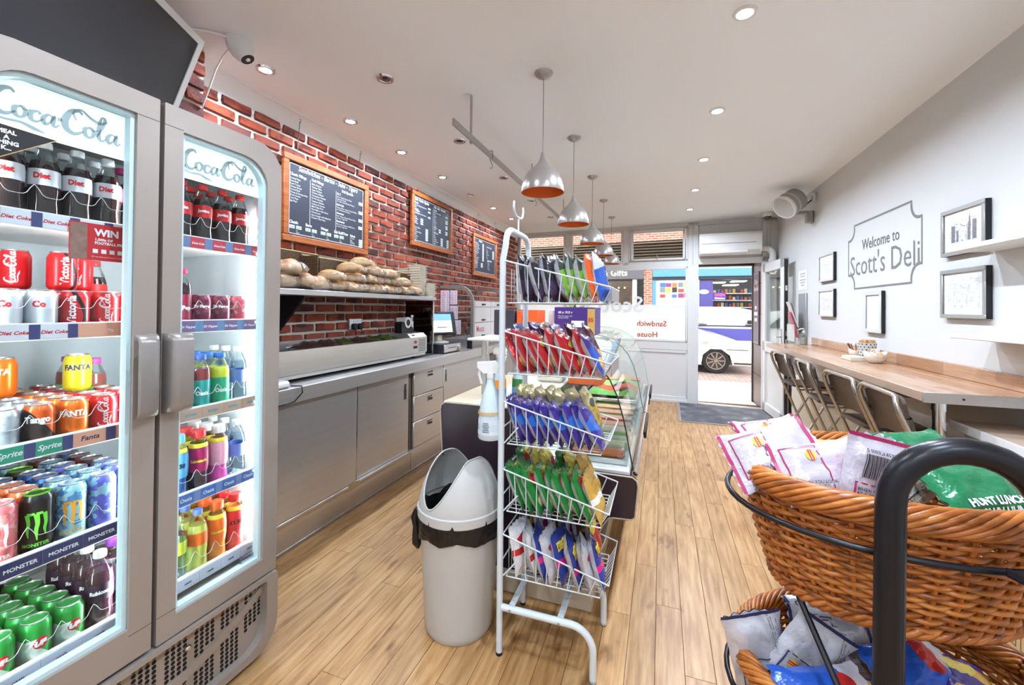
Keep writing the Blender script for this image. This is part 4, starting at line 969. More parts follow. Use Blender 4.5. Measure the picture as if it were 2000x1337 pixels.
m = MB(); put(m, glyphs('FRIGOGLASS', .011), (-1.5345, 1.199, .397), (0, 1, 0), (0, 0, 1)); m.build('label_print', M_wprint, fr, smooth=0)
# LED strips
M_led = pm('led_diode', (238, 246, 255), .3, emit=LED_S, var=0)
for i, (y, s) in enumerate(((1.286, -1), (.499, 1), (.8985, 1), (.8615, -1))):
    st = MB().cbox(-1.60, -1.572, min(y, y + .01 * -s), max(y, y + .01 * -s), .40, 1.82, .002).build('led_strip', M_wpl, fr)
    if i == 0:
        for k in range(29):
            MB().lathe([(.005, 0), (.004, .004), (.001, .006)], 8, M=Matrix.Translation((-1.585, y - .0008, .44 + k * .047)) @ Matrix.Rotation(PI / 2, 4, 'X')).build('diode', M_led, st)
    dl = bpy.data.lights.new('led_glow', 'AREA'); dl.shape = 'RECTANGLE'; dl.size = 1.4; dl.size_y = .012; dl.energy = 3.2; dl.color = (.93, .97, 1)
    l = bpy.data.objects.new('led_glow', dl); COL.objects.link(l); l.parent = fr
    z = Vector((.75, -s * .66, 0)).normalized(); xa = Vector((0, 0, 1)); ya = z.cross(xa)
    l.matrix_local = Matrix.Translation(Vector((-1.59, y + s * .006, 1.1)) - fr.location) @ Matrix((xa, ya, z)).transposed().to_4x4()
# shelves
ZS = [1.65, 1.348, 1.032, .734, .438]
def seg(par, y0, y1, z1, rgb, txt=None, tc=None, sz=.02, shear=0):
    p = MB().box(-1.5838, -1.5828, y0 + .0005, y1 - .0005, z1 - .043, z1 - .004).build('price_strip_card', pm('card_%d_%d_%d' % rgb, rgb, .5, var=.03), par)
    if txt:
        m = MB(); put(m, glyphs(txt, sz, shear=shear, bold=.0004, align='CENTER'), (-1.5824, (y0 + y1) / 2, z1 - .029), (0, 1, 0), (0, 0, 1)); m.build('card_print', tc, par, smooth=0)
WHT, NVY, SAL, GRN = (228, 228, 232), (70, 74, 120), (232, 170, 140), (60, 160, 128)
for k, z in enumerate(ZS):
    for dnum, (a, b) in enumerate(((.487, .912), (.915, 1.298))):
        sh = MB().cbox(-2.15, -1.60, a, b, z - .032, z - .024, .002).build('shelf', M_wpl, fr)
        MB().cbox(-1.602, -1.584, a, b, z - .047, z, .002).build('shelf_front', M_wpl, sh)
        g = MB(); cols = [.5205 + .0714 * i for i in range(6)] if dnum == 0 else [.948 + .0735 * i for i in range(5)]
        P = []; Q = []
        for i, c in enumerate(cols):
            for q in range(11):
                y = c - .035 + q * .007; hgt = .040 + .030 * math.exp(-((q if q < 5 else 10 - q) / 1.6) ** 2)
                P.append((-1.588 + .003 * math.sin(q / 10 * PI), y, z - .004)); Q.append((-1.588 + .003 * math.sin(q / 10 * PI), y, z + hgt))
        g.strip(P, Q); g.build('bottle_guide', M_clearpl, sh, smooth=60)
        m = MB().tube([(p[0] + .001, p[1], p[2]) for p in Q], .0007, 5); m.build('guide_edge', M_wpl, sh)
        w = (b - a) / 10
        if dnum == 0:
            if k == 0:
                for i in range(5): seg(sh, a + i * .078, a + i * .078 + .056, z, WHT, 'Diet Coke', M_red, .013, .3); seg(sh, a + i * .078 + .056, min(b, a + i * .078 + .078), z, NVY)
            elif k == 1:
                for i in range(3): seg(sh, a + i * .078, a + i * .078 + .056, z, WHT, 'Diet Coke', M_red, .013, .3); seg(sh, a + i * .078 + .056, a + i * .078 + .078, z, NVY)
                seg(sh, a + .234, b, z, SAL, '75p        75p', M_wprint, .011)
            elif k == 2:
                for i in range(3): seg(sh, a + i * .076, a + i * .076 + .053, z, GRN, 'Sprite', M_wprint, .02, .25); seg(sh, a + i * .076 + .053, a + i * .076 + .076, z, NVY)
                for i in range(2): seg(sh, a + .228 + i * .1, a + .228 + i * .1 + .075, z, SAL, 'Fanta', M_navy, .02, .2); seg(sh, a + .303 + i * .1, min(b, a + .328 + i * .1), z, NVY)
            elif k == 3:
                for i in range(5): seg(sh, a + i * .085, a + (i + 1) * .085, z, (58, 62, 104), 'MONSTER', M_wprint, .014)
            else:
                for i in range(5): seg(sh, a + i * .085, a + (i + 1) * .085, z, (218, 222, 236), 'oasis', M_navy, .012)
        else:
            if k == 0:
                for i in range(5): seg(sh, a + i * .079, a + i * .079 + .028, z, (116, 136, 176)); seg(sh, a + i * .079 + .028, a + i * .079 + .079, z, (208, 66, 76), 'Coca-Cola', M_wprint, .010, .3)
            elif k == 1:
                for i in range(5): seg(sh, a + i * .079, a + i * .079 + .05, z, (138, 112, 150), 'Dr Pepper', M_wprint, .012, .3); seg(sh, a + i * .079 + .05, a + i * .079 + .079, z, (120, 150, 186))
            elif k == 2:
                for i in range(5): seg(sh, a + i * .079, a + i * .079 + .079, z, (206, 170, 146), 'EVIAN', pm('print_cyan', (64, 168, 196), .5), .014)
            elif k == 3:
                for i in range(5): seg(sh, a + i * .079, a + i * .079 + .056, z, (84, 124, 196), 'Oasis', M_wprint, .018); seg(sh, a + i * .079 + .056, a + i * .079 + .079, z, (126, 150, 200))
            else:
                for i in range(5): seg(sh, a + i * .079, a + (i + 1) * .079, z, (218, 222, 236), 'oasis', M_navy, .012)

# posters on the shelf edge and the glass
t = thing('prize_poster', 'red prize poster clipped to the top shelf edge of the fridge', 'poster', (-1.575, .765, 1.52))
MB().box(-1.579, -1.578, .695, .835, 1.53, 1.638).build('card', M_red, t)
MB().box(-1.5778, -1.5775, .697, .735, 1.532, 1.634).build('photo_panel', pm('poster_photo', (150, 110, 96), .5, var=.6, scale=60), t)
m = MB(); put(m, glyphs('WIN', .028, bold=.0012), (-1.5774, .752, 1.604), (0, 1, 0), (0, 0, 1)); put(m, glyphs('1,000s OF\nFOOTBALL PRIZES', .0105, bold=.0004), (-1.5774, .752, 1.589), (0, 1, 0), (0, 0, 1)); put(m, glyphs('18+ only. Ends soon. See pack for details.', .0045), (-1.5774, .745, 1.54), (0, 1, 0), (0, 0, 1))
for k in range(4): m.box(-1.5777, -1.5774, .748 + k * .02, .76 + k * .02, 1.552, 1.564)
m.build('lettering', M_wprint, t, smooth=0)
t = thing('meal_deal_sticker', 'black diamond meal deal sticker on the fridge glass', 'sticker', (-1.525, .5, 1.75))
MB().prism([(-1.5255, .506, 1.73), (-1.5255, .56, 1.775), (-1.5255, .645, 1.835), (-1.5255, .506, 1.842)][::-1], (.001, 0, 0)).build('card', M_bprint, t)
MB().tube([(-1.5245, .507, 1.732), (-1.5245, .643, 1.835), (-1.5245, .507, 1.841)], .0014, 5).build('gold_edge', pm('gold_line', (176, 142, 96), .4, .4), t)
m = MB()
for i, s in enumerate(('MEAL', 'A', 'THING', 'K...')): put(m, glyphs(s, .014, bold=.0006, align='CENTER'), (-1.5242, .552, 1.82 - i * .0135), (0, 1, 0), (0, 0, 1))
m.build('lettering', M_wprint, t, smooth=0)

# ------------------------------------------------------------------ drinks
PROTO = {}
def canmat(key, c1, c2=None, mode='band'):
    """printed metal: second colour in a band, wave or swirl round the can"""
    nm = 'can_' + key
    if nm in MATS: return MATS[nm]
    N = NT(nm); tc = N.n('ShaderNodeTexCoord'); s = N.n('ShaderNodeSeparateXYZ'); N.l(tc.outputs['Object'], s.inputs[0])
    if c2:
        if mode == 'band': f = N.math('GREATER_THAN', s.outputs[2], .075)
        elif mode == 'wave': f = N.math('LESS_THAN', N.math('ABSOLUTE', N.math('SUBTRACT', s.outputs[1], N.math('MULTIPLY', N.math('SINE', N.math('MULTIPLY', s.outputs[2], 38)), .012))), .0055)
        elif mode == 'band3': f = N.math('LESS_THAN', N.math('ADD', s.outputs[2], N.math('MULTIPLY', s.outputs[1], 1.1)), .038)
        elif mode == 'blotch': f = N.math('GREATER_THAN', N.noise(tc.outputs['Object'], 46, 3), .52)
        else: f = N.math('GREATER_THAN', N.math('ADD', s.outputs[2], N.math('MULTIPLY', s.outputs[1], 1.4)), .062)
        c = N.mix(f, lin(c1), lin(c2))
    else:
        c = N.mix(N.noise(tc.outputs['Object'], 20), lin(c1), tuple(min(1, x * 1.12) for x in lin(c1)[:3]) + (1,))
    N.l(c, N.b.inputs['Base Color']); N.b.inputs['Metallic'].default_value = .35; N.b.inputs['Roughness'].default_value = .28; MATS[nm] = N.m; return N.m
PF = dict(
    red=('red cola can', (196, 22, 28), None, 'band', ('logo', M_wprint)), redw=('red black-waved can', (206, 26, 30), (30, 26, 30), 'wave', ('Victoria', M_wprint)),
    silver=('silver diet cola can', (208, 210, 214), None, 'band', ('Co', M_red)), orange=('orange soda can', (232, 108, 16), None, 'band', ('FANTA', M_wprint)),
    tango=('dark orange fruit soda can', (58, 44, 44), (206, 84, 22), 'band2', ('Tango', M_wprint)), grey=('pale grey soda can', (176, 184, 190), (150, 160, 170), 'blotch', None),
    yellow=('yellow lemon soda can', (214, 206, 40), None, 'band', ('FANTA', M_navy)), green=('green lemon soda can', (40, 150, 62), (206, 222, 206), 'band3', ('UP', M_wprint)),
    fruit=('red fruit soda can', (208, 44, 44), (120, 40, 120), 'blotch', ('ANTA', M_wprint)), pepper=('maroon spiced soda can', (112, 40, 62), (168, 70, 92), 'blotch', ('Dr Pepper', M_wprint)),
    pinkc=('pink spiced soda can', (196, 74, 92), (224, 150, 150), 'blotch', None),
    punch=('tall pink energy can', (236, 120, 124), (244, 160, 156), 'blotch', ('M', M_wprint)), black=('tall black energy can', (26, 26, 26), None, 'band', ('M', pm('print_lime', (104, 208, 60), .45))),
    juice=('tall pale blue energy can', (150, 202, 216), (84, 140, 190), 'blotch', ('M', pm('print_amber', (224, 160, 50), .45))), violet=('tall violet energy can', (104, 108, 206), (150, 196, 214), 'blotch', None),
    navy=('tall navy energy can', (52, 60, 130), (90, 100, 170), 'blotch', None), tang2=('tall orange energy can', (228, 96, 52), (240, 140, 90), 'blotch', None), blue=('tall blue cola can', (52, 110, 180), (30, 60, 120), 'blotch', ('MAX', M_wprint)), dred=('tall dark red energy can', (120, 34, 36), (40, 30, 34), 'blotch', None))
TALL = {'punch', 'black', 'juice', 'violet', 'navy', 'tang2', 'blue', 'dred'}
def can(key):
    if key in PROTO: return PROTO[key]
    desc, c1, c2, mode, pr = PF[key]; H = .168 if key in TALL else .115; R = .0331
    t = thing('drink_can', desc, 'drink can', (0, 0, -5)); W[t] = Matrix.Identity(4)
    MB().lathe([(.024, 0), (.0275, .003), (.0325, .011), (R, .016), (R, H - .02), (.0315, H - .014), (.0275, H - .005), (.0265, H - .003)], 22).build('can_body', canmat(key, c1, c2, mode), t, local=True)
    lidm = M_silver if key != 'black' else pm('lid_lime', (120, 200, 70), .3, .7)
    l = MB().lathe([(.0265, H - .004), (.0273, H), (.0258, H + .001), (.0243, H - .005), (.001, H - .005)], 22, cap0=False, cap1=False).build('lid', lidm, t, local=True)
    m = MB(); m.lathe([(.008, 0), (.006, .0015)], 8, (.004, 0, H - .005)); m.box(-.014, .002, -.005, .005, H - .0048, H - .0035); m.build('ring_pull', M_silver, l, local=True)
    if pr:
        m = MB()
        if pr[0] == 'logo': wrap(m, rot90(LOGO), R + .0004, .02, -.4, .0225)
        elif pr[0] == 'Victoria': wrap(m, rot90(glyphs('Victoria', .026, bold=.0008)), R + .0004, .018, -.55)
        elif pr[0] == 'M':
            cl = script_strokes([[(0, 1, .16), (.06, .6, .12), (.02, .3, .1), (.06, 0, .03)], [(.0, 1, .14), (.25, 1.02, .1)], [(.3, 1, .18), (.34, .6, .14), (.3, .3, .12), (.33, -.15, .03)], [(.3, 1, .14), (.5, 1.02, .1)], [(.56, 1, .16), (.6, .6, .12), (.56, .3, .1), (.6, .02, .03)]])
            wrap(m, cl, R + .0004, .055, -.4, .062); wrap(m, glyphs('MONSTER', .012, bold=.0004, cuts=.004), R + .0004, .03, -.4)
        elif pr[0] == 'UP':
            pass
        else: wrap(m, glyphs(pr[0], .023 if len(pr[0]) < 7 else .014, bold=.0011, cuts=.004, wide=.9), R + .0004, .068, -.42)
        if pr[0] == 'UP':
            cir = ([(0, 0)] + [(.0155 * math.cos(a * PI / 10), .0155 * math.sin(a * PI / 10)) for a in range(20)], [(0, 1 + a, 1 + (a + 1) % 20) for a in range(20)])
            q = MB(); wrap(q, cir, R + .0006, .058, -.1); q.build('red_roundel', M_red, t, local=True, smooth=60)
            wrap(m, glyphs('UP', .019, bold=.0012, shear=.25, cuts=.004), R + .0011, .051, -.1); wrap(m, glyphs('7', .034, bold=.002, shear=.2, cuts=.004), R + .0006, .046, -.68)
        m.build('print', pr[1], t, local=True, smooth=60)
    PROTO[key] = t; return t
def rot90(g): return [(-y, x) for x, y in g[0]], g[1]
BF = dict(   # desc, drink colour, label colour, cap colour, text, text material, shape
    diet=('diet cola bottle', (38, 22, 20), (216, 216, 220), (206, 210, 212), 'Diet', M_red, 'cola'), cherry=('cherry cola bottle', (38, 22, 20), (186, 44, 120), (186, 44, 120), 'Cherry', M_wprint, 'cola'),
    coke=('cola bottle with red label', (36, 20, 18), (204, 30, 36), (214, 44, 40), 'Jessica', M_wprint, 'cola'), cokedark=('cola bottle with red cap', (36, 20, 18), (180, 26, 32), (150, 34, 36), None, None, 'cola'),
    drp=('dark spiced cola bottle', (52, 22, 26), (150, 34, 64), (214, 40, 90), 'Dr Pep', M_wprint, 'juice'), tea=('iced tea bottle', (132, 70, 60), (110, 186, 62), (176, 64, 140), 'Lip', M_red, 'juice'),
    oasr=('red fruit drink bottle', (124, 44, 44), (40, 150, 140), (54, 92, 168), 'Oasis', M_wprint, 'juice'), oasy=('citrus drink bottle', (198, 206, 60), (52, 168, 120), (44, 100, 176), 'Oasis', M_wprint, 'juice'),
    water=('still water bottle', (196, 214, 224), (110, 130, 200), (232, 236, 238), None, None, 'water'),
    blues=('blue sports drink bottle', (40, 92, 150), (90, 170, 222), (120, 200, 220), '£1.50', M_bprint, 'sport'), lucp=('purple energy drink bottle', (60, 48, 54), (166, 30, 92), (222, 62, 60), 'Lucozade', pm('print_yellow', (232, 202, 60), .5), 'sport'),
    pink=('pink sports drink bottle', (222, 78, 168), (240, 170, 192), (236, 232, 230), None, None, 'sport'), luco=('orange energy drink bottle', (240, 140, 40), (240, 110, 24), (236, 100, 30), 'Lucozade', pm('print_yellow', (232, 202, 60), .5), 'sport'),
    lucr=('red energy drink bottle', (228, 76, 70), (222, 48, 52), (216, 46, 46), '£1.50', M_bprint, 'sport'), lime=('cloudy lime drink bottle', (190, 196, 90), (232, 110, 40), (96, 128, 204), None, None, 'cola'),
    clearl=('clear lemonade bottle', (206, 214, 212), (196, 214, 70), (170, 190, 120), None, None, 'cola'), rub=('dark berry spring bottle', (60, 30, 44), (44, 26, 52), (206, 208, 210), 'Rubicon', M_wprint, 'water'),
    vim=('purple fruit drink bottle', (86, 30, 60), (216, 216, 220), (150, 70, 190), 'VIMTO', M_red, 'sport'))
SHP = dict(cola=[(.026, 0), (.031, .006), (.032, .03), (.030, .06), (.0325, .085), (.033, .13), (.031, .152), (.024, .178), (.0155, .2), (.013, .212)],
           juice=[(.028, 0), (.033, .008), (.0335, .1), (.0335, .135), (.031, .155), (.022, .175), (.0175, .185), (.0175, .195)],
           water=[(.028, 0), (.033, .007), (.0325, .05), (.031, .07), (.033, .09), (.033, .14), (.03, .165), (.021, .19), (.0135, .203), (.0135, .213)],
           sport=[(.027, 0), (.032, .006), (.03, .04), (.0285, .065), (.0325, .095), (.033, .14), (.029, .17), (.021, .19), (.0175, .2), (.0175, .208)])
LB = dict(cola=(.1, .145), juice=(.02, .115), water=(.085, .135), sport=(.075, .162))
def radius(P, z):
    for (r0, z0), (r1, z1) in zip(P, P[1:]):
        if z0 <= z <= z1: return r0 + (r1 - r0) * (z - z0) / (z1 - z0)
    return P[-1][0]
def bottle(key):
    if key in PROTO: return PROTO[key]
    desc, liq, lab, cap, txt, tm, shp = BF[key]; P = SHP[shp]; top = P[-1][1]; lv = top * .80
    t = thing('drink_bottle', desc, 'drink bottle', (0, 0, -5)); W[t] = Matrix.Identity(4)
    Q = [p for p in P if p[1] < lv] + [(radius(P, lv), lv)]
    lm = pm('drink_' + key, liq, .08, coat=.6, var=.08) if key not in ('water', 'clearl') else clear('drink_water', (214, 228, 234), .9, .05)
    MB().lathe(Q, 20).build('drink', lm, t, local=True)
    U = [(radius(P, lv), lv)] + [p for p in P if p[1] > lv]
    MB().lathe([(r + .0004, z) for r, z in U], 20, cap0=False, cap1=False).build('neck', M_clearpl, t, local=True)
    a, b = LB[shp]; L = [(radius(P, a + (b - a) * k / 4) + .0006, a + (b - a) * k / 4) for k in range(5)]
    l = MB().lathe(L, 22, cap0=False, cap1=False).build('label', pm('label_' + key, lab, .45, var=.06, scale=60), t, local=True)
    cr = P[-1][0] + .002
    if shp == 'sport': MB().lathe([(cr + .003, top - .012), (cr + .004, top - .01), (cr + .003, top + .014), (cr + .001, top + .017)], 18).build('cap', pm('cap_' + key, cap, .4), t, local=True)
    else: MB().lathe([(cr, top - .006), (cr + .001, top - .004), (cr + .0005, top + .011), (cr - .001, top + .013)], 18).build('cap', pm('cap_' + key, cap, .4), t, local=True)
    if shp == 'sport' and key != 'vim':
        Y = [(radius(P, z) + .0008, z) for z in (.163, .168, .173, .178)]; MB().lathe(Y, 20, cap0=False, cap1=False).build('price_band', pm('band_yellow', (232, 214, 60), .5), t, local=True)
    if txt:
        m = MB(); zc = a + (b - a) * .42; wrap(m, glyphs(txt, .021 if len(txt) < 7 else .015, bold=.0009, cuts=.004, wide=.9), max(r for r, z in L) + .0005, zc, -.42); m.build('print', tm, t, local=True, smooth=60)
    PROTO[key] = t; return t
SHW = ['top', 'second', 'third', 'fourth', 'lowest']
def place(key, y, row, k, door, col, up=0, xo=0):
    p = can(key) if key in PF else bottle(key); desc = (PF.get(key) or BF[key])[0]
    H = .168 if key in TALL else .115
    z = ZS[k] - .0238 + up * .1162; x = -1.632 - row * .0685 - xo
    rw = 'front row' if row == 0 else f'{ORD[row]} row back'
    if up: rw = 'stacked on ' + rw
    lab = f'{desc}, {rw}, {ORD[col]} column, {SHW[k]} shelf, {door} fridge door'
    dup(p, (x, y + random.uniform(-.001, .001), z), (0, 0, random.uniform(-.35, .3) if row else random.uniform(-.1, .1)), lab, f'{desc}s on the {SHW[k]} shelf behind the {door} fridge door')
C1 = [.5205 + .0714 * i for i in range(6)]; C2 = [.948 + .0735 * i for i in range(5)]
def fill(k, door, spec, cols):
    for c, lst in enumerate(spec):
        for r, key in enumerate(lst):
            if key: place(key, cols[c], r, k, door, c)
fill(0, 'left', [['diet'], ['diet'] * 2, ['diet'] * 3, ['diet'] * 3, ['diet'] * 3, ['cherry', 'cherry', 'diet']], C1)
fill(1, 'left', [['silver'] * 2, ['silver'] * 3, ['silver'] * 3, ['redw', 'red', 'red'], ['red'] * 4, ['red', 'red', 'red', 'cokedark', 'cokedark', 'cokedark']], C1)
for c, r, key in ((2, 2, 'red'), (3, 1, 'redw'), (4, 2, 'red'), (4, 3, 'red')): place(key, C1[c], r, 1, 'left', c, 1)
fill(2, 'left', [['grey'] * 3, ['grey'] * 5, ['tango'] + ['grey'] * 3 + ['tango'] * 2, ['orange'] * 6, ['red'] * 6, ['fruit', 'red', 'red', 'tea', 'tea', 'tea']], C1)
for c, r, key in ((1, 3, 'orange'), (2, 3, 'orange'), (4, 2, 'yellow')): place(key, C1[c], r, 2, 'left', c, 1)
fill(3, 'left', [['punch'] * 3, ['punch', 'tang2', 'tang2', 'tang2', 'tang2', 'blue'], ['black', 'tang2', 'tang2', 'blue', 'blue', 'blue'], ['juice', 'juice', 'blue', 'blue', 'black', 'juice'], ['violet', 'juice', 'juice', 'violet', 'juice', 'dred'], ['navy', 'violet', 'violet', 'dred', 'dred', 'blue']], C1)
fill(4, 'left', [['green'] * 3, ['green'] * 5, ['green'] * 6, ['green'] * 5 + ['rub'], ['rub', 'rub', 'rub', 'rub'], ['vim', 'vim', 'vim']], C1)
fill(0, 'right', [[], ['coke'] * 3, ['coke'] * 3, ['coke'] * 3, ['coke'] * 2], C2)
fill(1, 'right', [[], ['drp', 'drp'], ['pepper'] * 3, ['pepper'] * 3, ['pinkc'] * 2], C2)
fill(2, 'right', [[], ['oasr'] * 3, ['oasr'] + ['oasy'] * 2, ['oasy'] * 3, ['water'] * 3], C2)
fill(3, 'right', [[], ['blues'] * 2 + ['lucp'], ['lucp'] * 3, ['pink'] * 3, ['water'] * 3], C2)
fill(4, 'right', [[], ['clearl', 'lime', 'lime'], ['lime'] * 2 + ['luco'], ['luco'] * 3, ['lucr'] * 3], C2)
for o in PROTO.values():                                                 # the hidden masters are removed, their copies stay
    for c, gs in PROTO_KIDS.get(o, []):
        for g in gs: W.pop(g, None); bpy.data.objects.remove(g)
        W.pop(c, None); bpy.data.objects.remove(c)
    W.pop(o, None); PROTO_KIDS.pop(o, None); bpy.data.objects.remove(o)

# screen above the fridge
t = thing('wall_screen', 'large dark flat screen with a white frame leaning above the fridge', 'screen', (-1.9, .9, 2.06))
C = Vector((-1.97, 1.32, 2.6)); u = Vector((.447, -.894, 0)); dn = Vector((-.29, -.146, -.945)).normalized(); nn = u.cross(dn).normalized()
if nn.x < 0: nn = -nn
def SB(a0, a1, b0, b1, n0, n1, m): 
    P = [C + u * a + dn * b + nn * n for n in (n0, n1) for b in (b0, b1) for a in (a0, a1)]
    return m.add(P, [(0, 2, 3, 1), (4, 5, 7, 6), (0, 1, 5, 4), (2, 6, 7, 3), (0, 4, 6, 2), (1, 3, 7, 5)])
m = MB(); SB(.03, .97, .025, .53, -.03, -.004, m).build('panel', pm('screen_dark', (66, 65, 68), .22, var=.15, scale=2), t)
for q in ((0, 1, 0, .028), (0, 1, .527, .555), (0, .03, .028, .527), (.97, 1, .028, .527)): SB(*q, -.045, 0, MB()).build('frame', M_wpl, t)
SB(.3, .7, .2, .4, -.09, -.046, MB()).build('wall_arm', M_black, t)
# ================================================================== GLASS SERVE-OVER COUNTER
M_auber = pm('aubergine_laminate', (50, 38, 46), .22, var=.12, scale=8); M_cream = pm('cream_laminate', (222, 206, 176), .35, var=.03)
M_deck = pm('deck_white', (232, 232, 228), .3, var=.02)
CY0, CY1 = 2.0, 4.4
t = thing('glass_serving_counter', 'curved glass serving counter with dark end panel beneath the pendants', 'counter', (-.6, 3.2, 0))
pe = [(-1.075, .9), (-1.10, .885), (-1.105, .86), (-1.09, .6), (-1.055, .10), (-.34, .10), (-.31, .26), (-.25, .40), (-.225, .438), (-.205, .443), (-.125, .448), (-.108, .46), (-.095, .60), (-.10, .625), (-.12, .64), (-.60, .64), (-.615, .66), (-.615, .9)]
MB().prism([(x, CY0 - .015, z) for x, z in pe], (0, .022, 0)).build('end_panel', M_auber, t, smooth=25)
m = MB(); P = [(x, CY0 - .0165, z) for x, z in pe]; m.tube(P + P[:1], .0035, 6); m.build('edge_trim', pm('edge_cream', (196, 184, 168), .4), t)
MB().prism([(x, CY1, z) for x, z in pe], (0, .022, 0)).build('end_panel', M_auber, t, smooth=25)
MB().cbox(-1.07, -.36, CY0 + .01, CY1, .10, .62, .004).build('cabinet_body', M_auber, t)
MB().cbox(-.36, -.13, CY0 + .01, CY1, .44, .62, .004).build('front_fascia', M_auber, t)
MB().cbox(-1.0, -.295, 1.965, CY1 - .05, 0, .10, .003).build('kickboard', pm('kickboard_beige', (206, 192, 168), .5, var=.06), t)
MB().cbox(-1.10, -.62, CY0, CY1 + .02, .878, .902, .006).build('worktop', M_cream, t)
MB().cbox(-1.07, -.63, CY0 + .01, CY1, .62, .877, .003).build('rear_body', M_auber, t)
MB().cbox(-.615, -.135, CY0 + .008, CY1, .622, .655, .003).build('display_deck', M_deck, t)
gp = [(-.119, .655), (-.138, .753), (-.152, .83), (-.168, .902), (-.193, .99), (-.227, 1.065), (-.272, 1.12), (-.323, 1.157), (-.40, 1.195), (-.5, 1.217), (-.6, 1.222)]
for y0, y1 in ((CY0 + .03, 3.19), (3.21, CY1)):
    MB().strip([(x, y0, z) for x, z in gp], [(x, y1, z) for x, z in gp]).build('curved_glass', clear('counter_glass', (240, 250, 245), .93), t, smooth=60)
    m = MB().tube([(x, y0, z) for x, z in gp], .0035, 6); m.build('glass_edge', pm('glass_edge_dark', (40, 48, 46), .2), t)
    MB().tube([(x, y1, z) for x, z in gp], .0022, 6).build('glass_edge', pm('glass_edge_green', (150, 176, 164), .2), t)
    MB().tube([(-.108, y0, .645), (-.108, y1, .645)], .013, 10).build('chrome_rail', M_chrome, t)
    MB().cbox(-.098, -.082, y1 - .5, y1, .615, .66, .006).build('bumper', M_black, t)
MB().cbox(-1.0, -.58, CY0 + .08, CY1, 1.222, 1.236, .004).build('top_shelf', M_deck, t)
for y in (2.25, 3.2, 4.3): MB().cbox(-.98, -.95, y - .015, y + .015, .902, 1.222, .003).build('post', M_alu, t)
MB().box(-.93, -.60, CY0 + .04, CY1 - .02, .90, .905).build('rear_ledge', M_deck, t)
MB().cbox(-.66, -.62, CY0 + .06, CY1, 1.19, 1.21, .004).build('lamp_tube', pm('case_lamp', (255, 250, 238), .3, emit=5, var=0), t)
# packed trays on the deck
M_lidpl = clear('tray_lid', (226, 234, 230), .80, .08)
fills = [('orange carrot sticks', (214, 112, 58)), ('pale salad', (206, 206, 160)), ('green lettuce', (112, 160, 60)), ('cream coleslaw', (228, 218, 186)), ('red tomato salad', (196, 66, 44)), ('green cucumber salad', (140, 172, 96)), ('brown pasta salad', (196, 150, 90)), ('grated cheese', (230, 190, 90))]
for i, (w, c) in enumerate(fills):
    y = 2.13 + i * .145; q = thing('salad_tray', f'clear lidded tray of {w} in the glass counter, {ORD[i]} from the rack', 'food tray', (-.30, y, .655), 0, 'lidded trays on the counter deck')
    MB().cbox(-.47, -.15, y - .062, y + .062, .656, .682, .006).build('tray', pm('tray_clear_grey', (206, 214, 210), .2, var=.03), q)
    MB().cbox(-.455, -.165, y - .05, y + .05, .683, .70, .008).build('filling', pm('fill_%d' % i, c, .5, var=.35, scale=60, bump=.6), q)
    m = MB(); m.add([(-.47, y - .062, .684), (-.15, y - .062, .684), (-.15, y + .062, .684), (-.47, y + .062, .684), (-.45, y - .045, .725), (-.17, y - .045, .725), (-.17, y + .045, .725), (-.45, y + .045, .725)], [(0, 1, 5, 4), (1, 2, 6, 5), (2, 3, 7, 6), (3, 0, 4, 7), (4, 5, 6, 7)]); m.build('lid', M_lidpl, q)
for i, (w, c) in enumerate((('green salad leaves', (96, 160, 66)), ('red peppers', (206, 78, 44)), ('chopped lettuce', (150, 186, 92)), ('grated carrot', (226, 140, 62)))):
    y = 3.32 + i * .26; q = thing('salad_pan', f'deep steel pan of {w} in the glass counter, {ORD[i]} beyond the lidded trays', 'pan', (-.36, y, .655), 0, 'steel pans on the counter deck')
    MB().cbox(-.56, -.16, y - .115, y + .115, .656, .735, .006).build('pan', M_steel, q)
    m = MB(); m.grid(lambda u, v: (-.54 + u * .36, y - .1 + v * .2, .737 + .03 * math.sin(u * 9 + i) * math.sin(v * 7 + i) ** 2 + .02), 14, 10); m.build('filling', pm('panfill_%d' % i, c, .5, var=.4, scale=50, bump=.7), q, smooth=60)
# goods on the top shelf and ledge
def carton(name, lab, x0, x1, y0, y1, z0, z1, rgb, cat='box', extra=None):
    q = thing(name, lab, cat, ((x0 + x1) / 2, (y0 + y1) / 2, z0)); MB().cbox(x0, x1, y0, y1, z0 + .0005, z1, .003).build('carton', pm('carton_%d_%d_%d' % rgb, rgb, .45, var=.04), q)
    if extra: extra(q)
    return q
TZ = 1.237
def choc(q):
    MB().box(-.43, -.385, 2.598, 2.5992, TZ + .005, TZ + .165).build('gold_panel', pm('card_gold', (206, 164, 84), .4), q)
    m = MB(); put(m, glyphs('60 x 19.5 g', .02, bold=.0006), (-.615, 2.5975, TZ + .135), (1, 0, 0), (0, 0, 1)); put(m, glyphs('Milk Chocolate with\nhazelnut (30%)', .011), (-.615, 2.5975, TZ + .115), (1, 0, 0), (0, 0, 1)); m.box(-.53, -.45, 2.597, 2.5978, TZ + .05, TZ + .09); m.build('white_print', M_wprint, q, smooth=0)
    m = MB(); put(m, glyphs('35', .034, bold=.001), (-.427, 2.597, TZ + .085), (1, 0, 0), (0, 0, 1)); m.build('red_print', M_red, q, smooth=0)
carton('chocolate_carton', 'purple chocolate carton with a gold end on the counter top', -.64, -.385, 2.60, 2.85, TZ, TZ + .175, (74, 42, 122), extra=choc)
carton('orange_carton', 'plain orange carton on the counter top beside the dark carton', -.78, -.70, 2.45, 2.6, TZ, TZ + .155, (238, 92, 24))
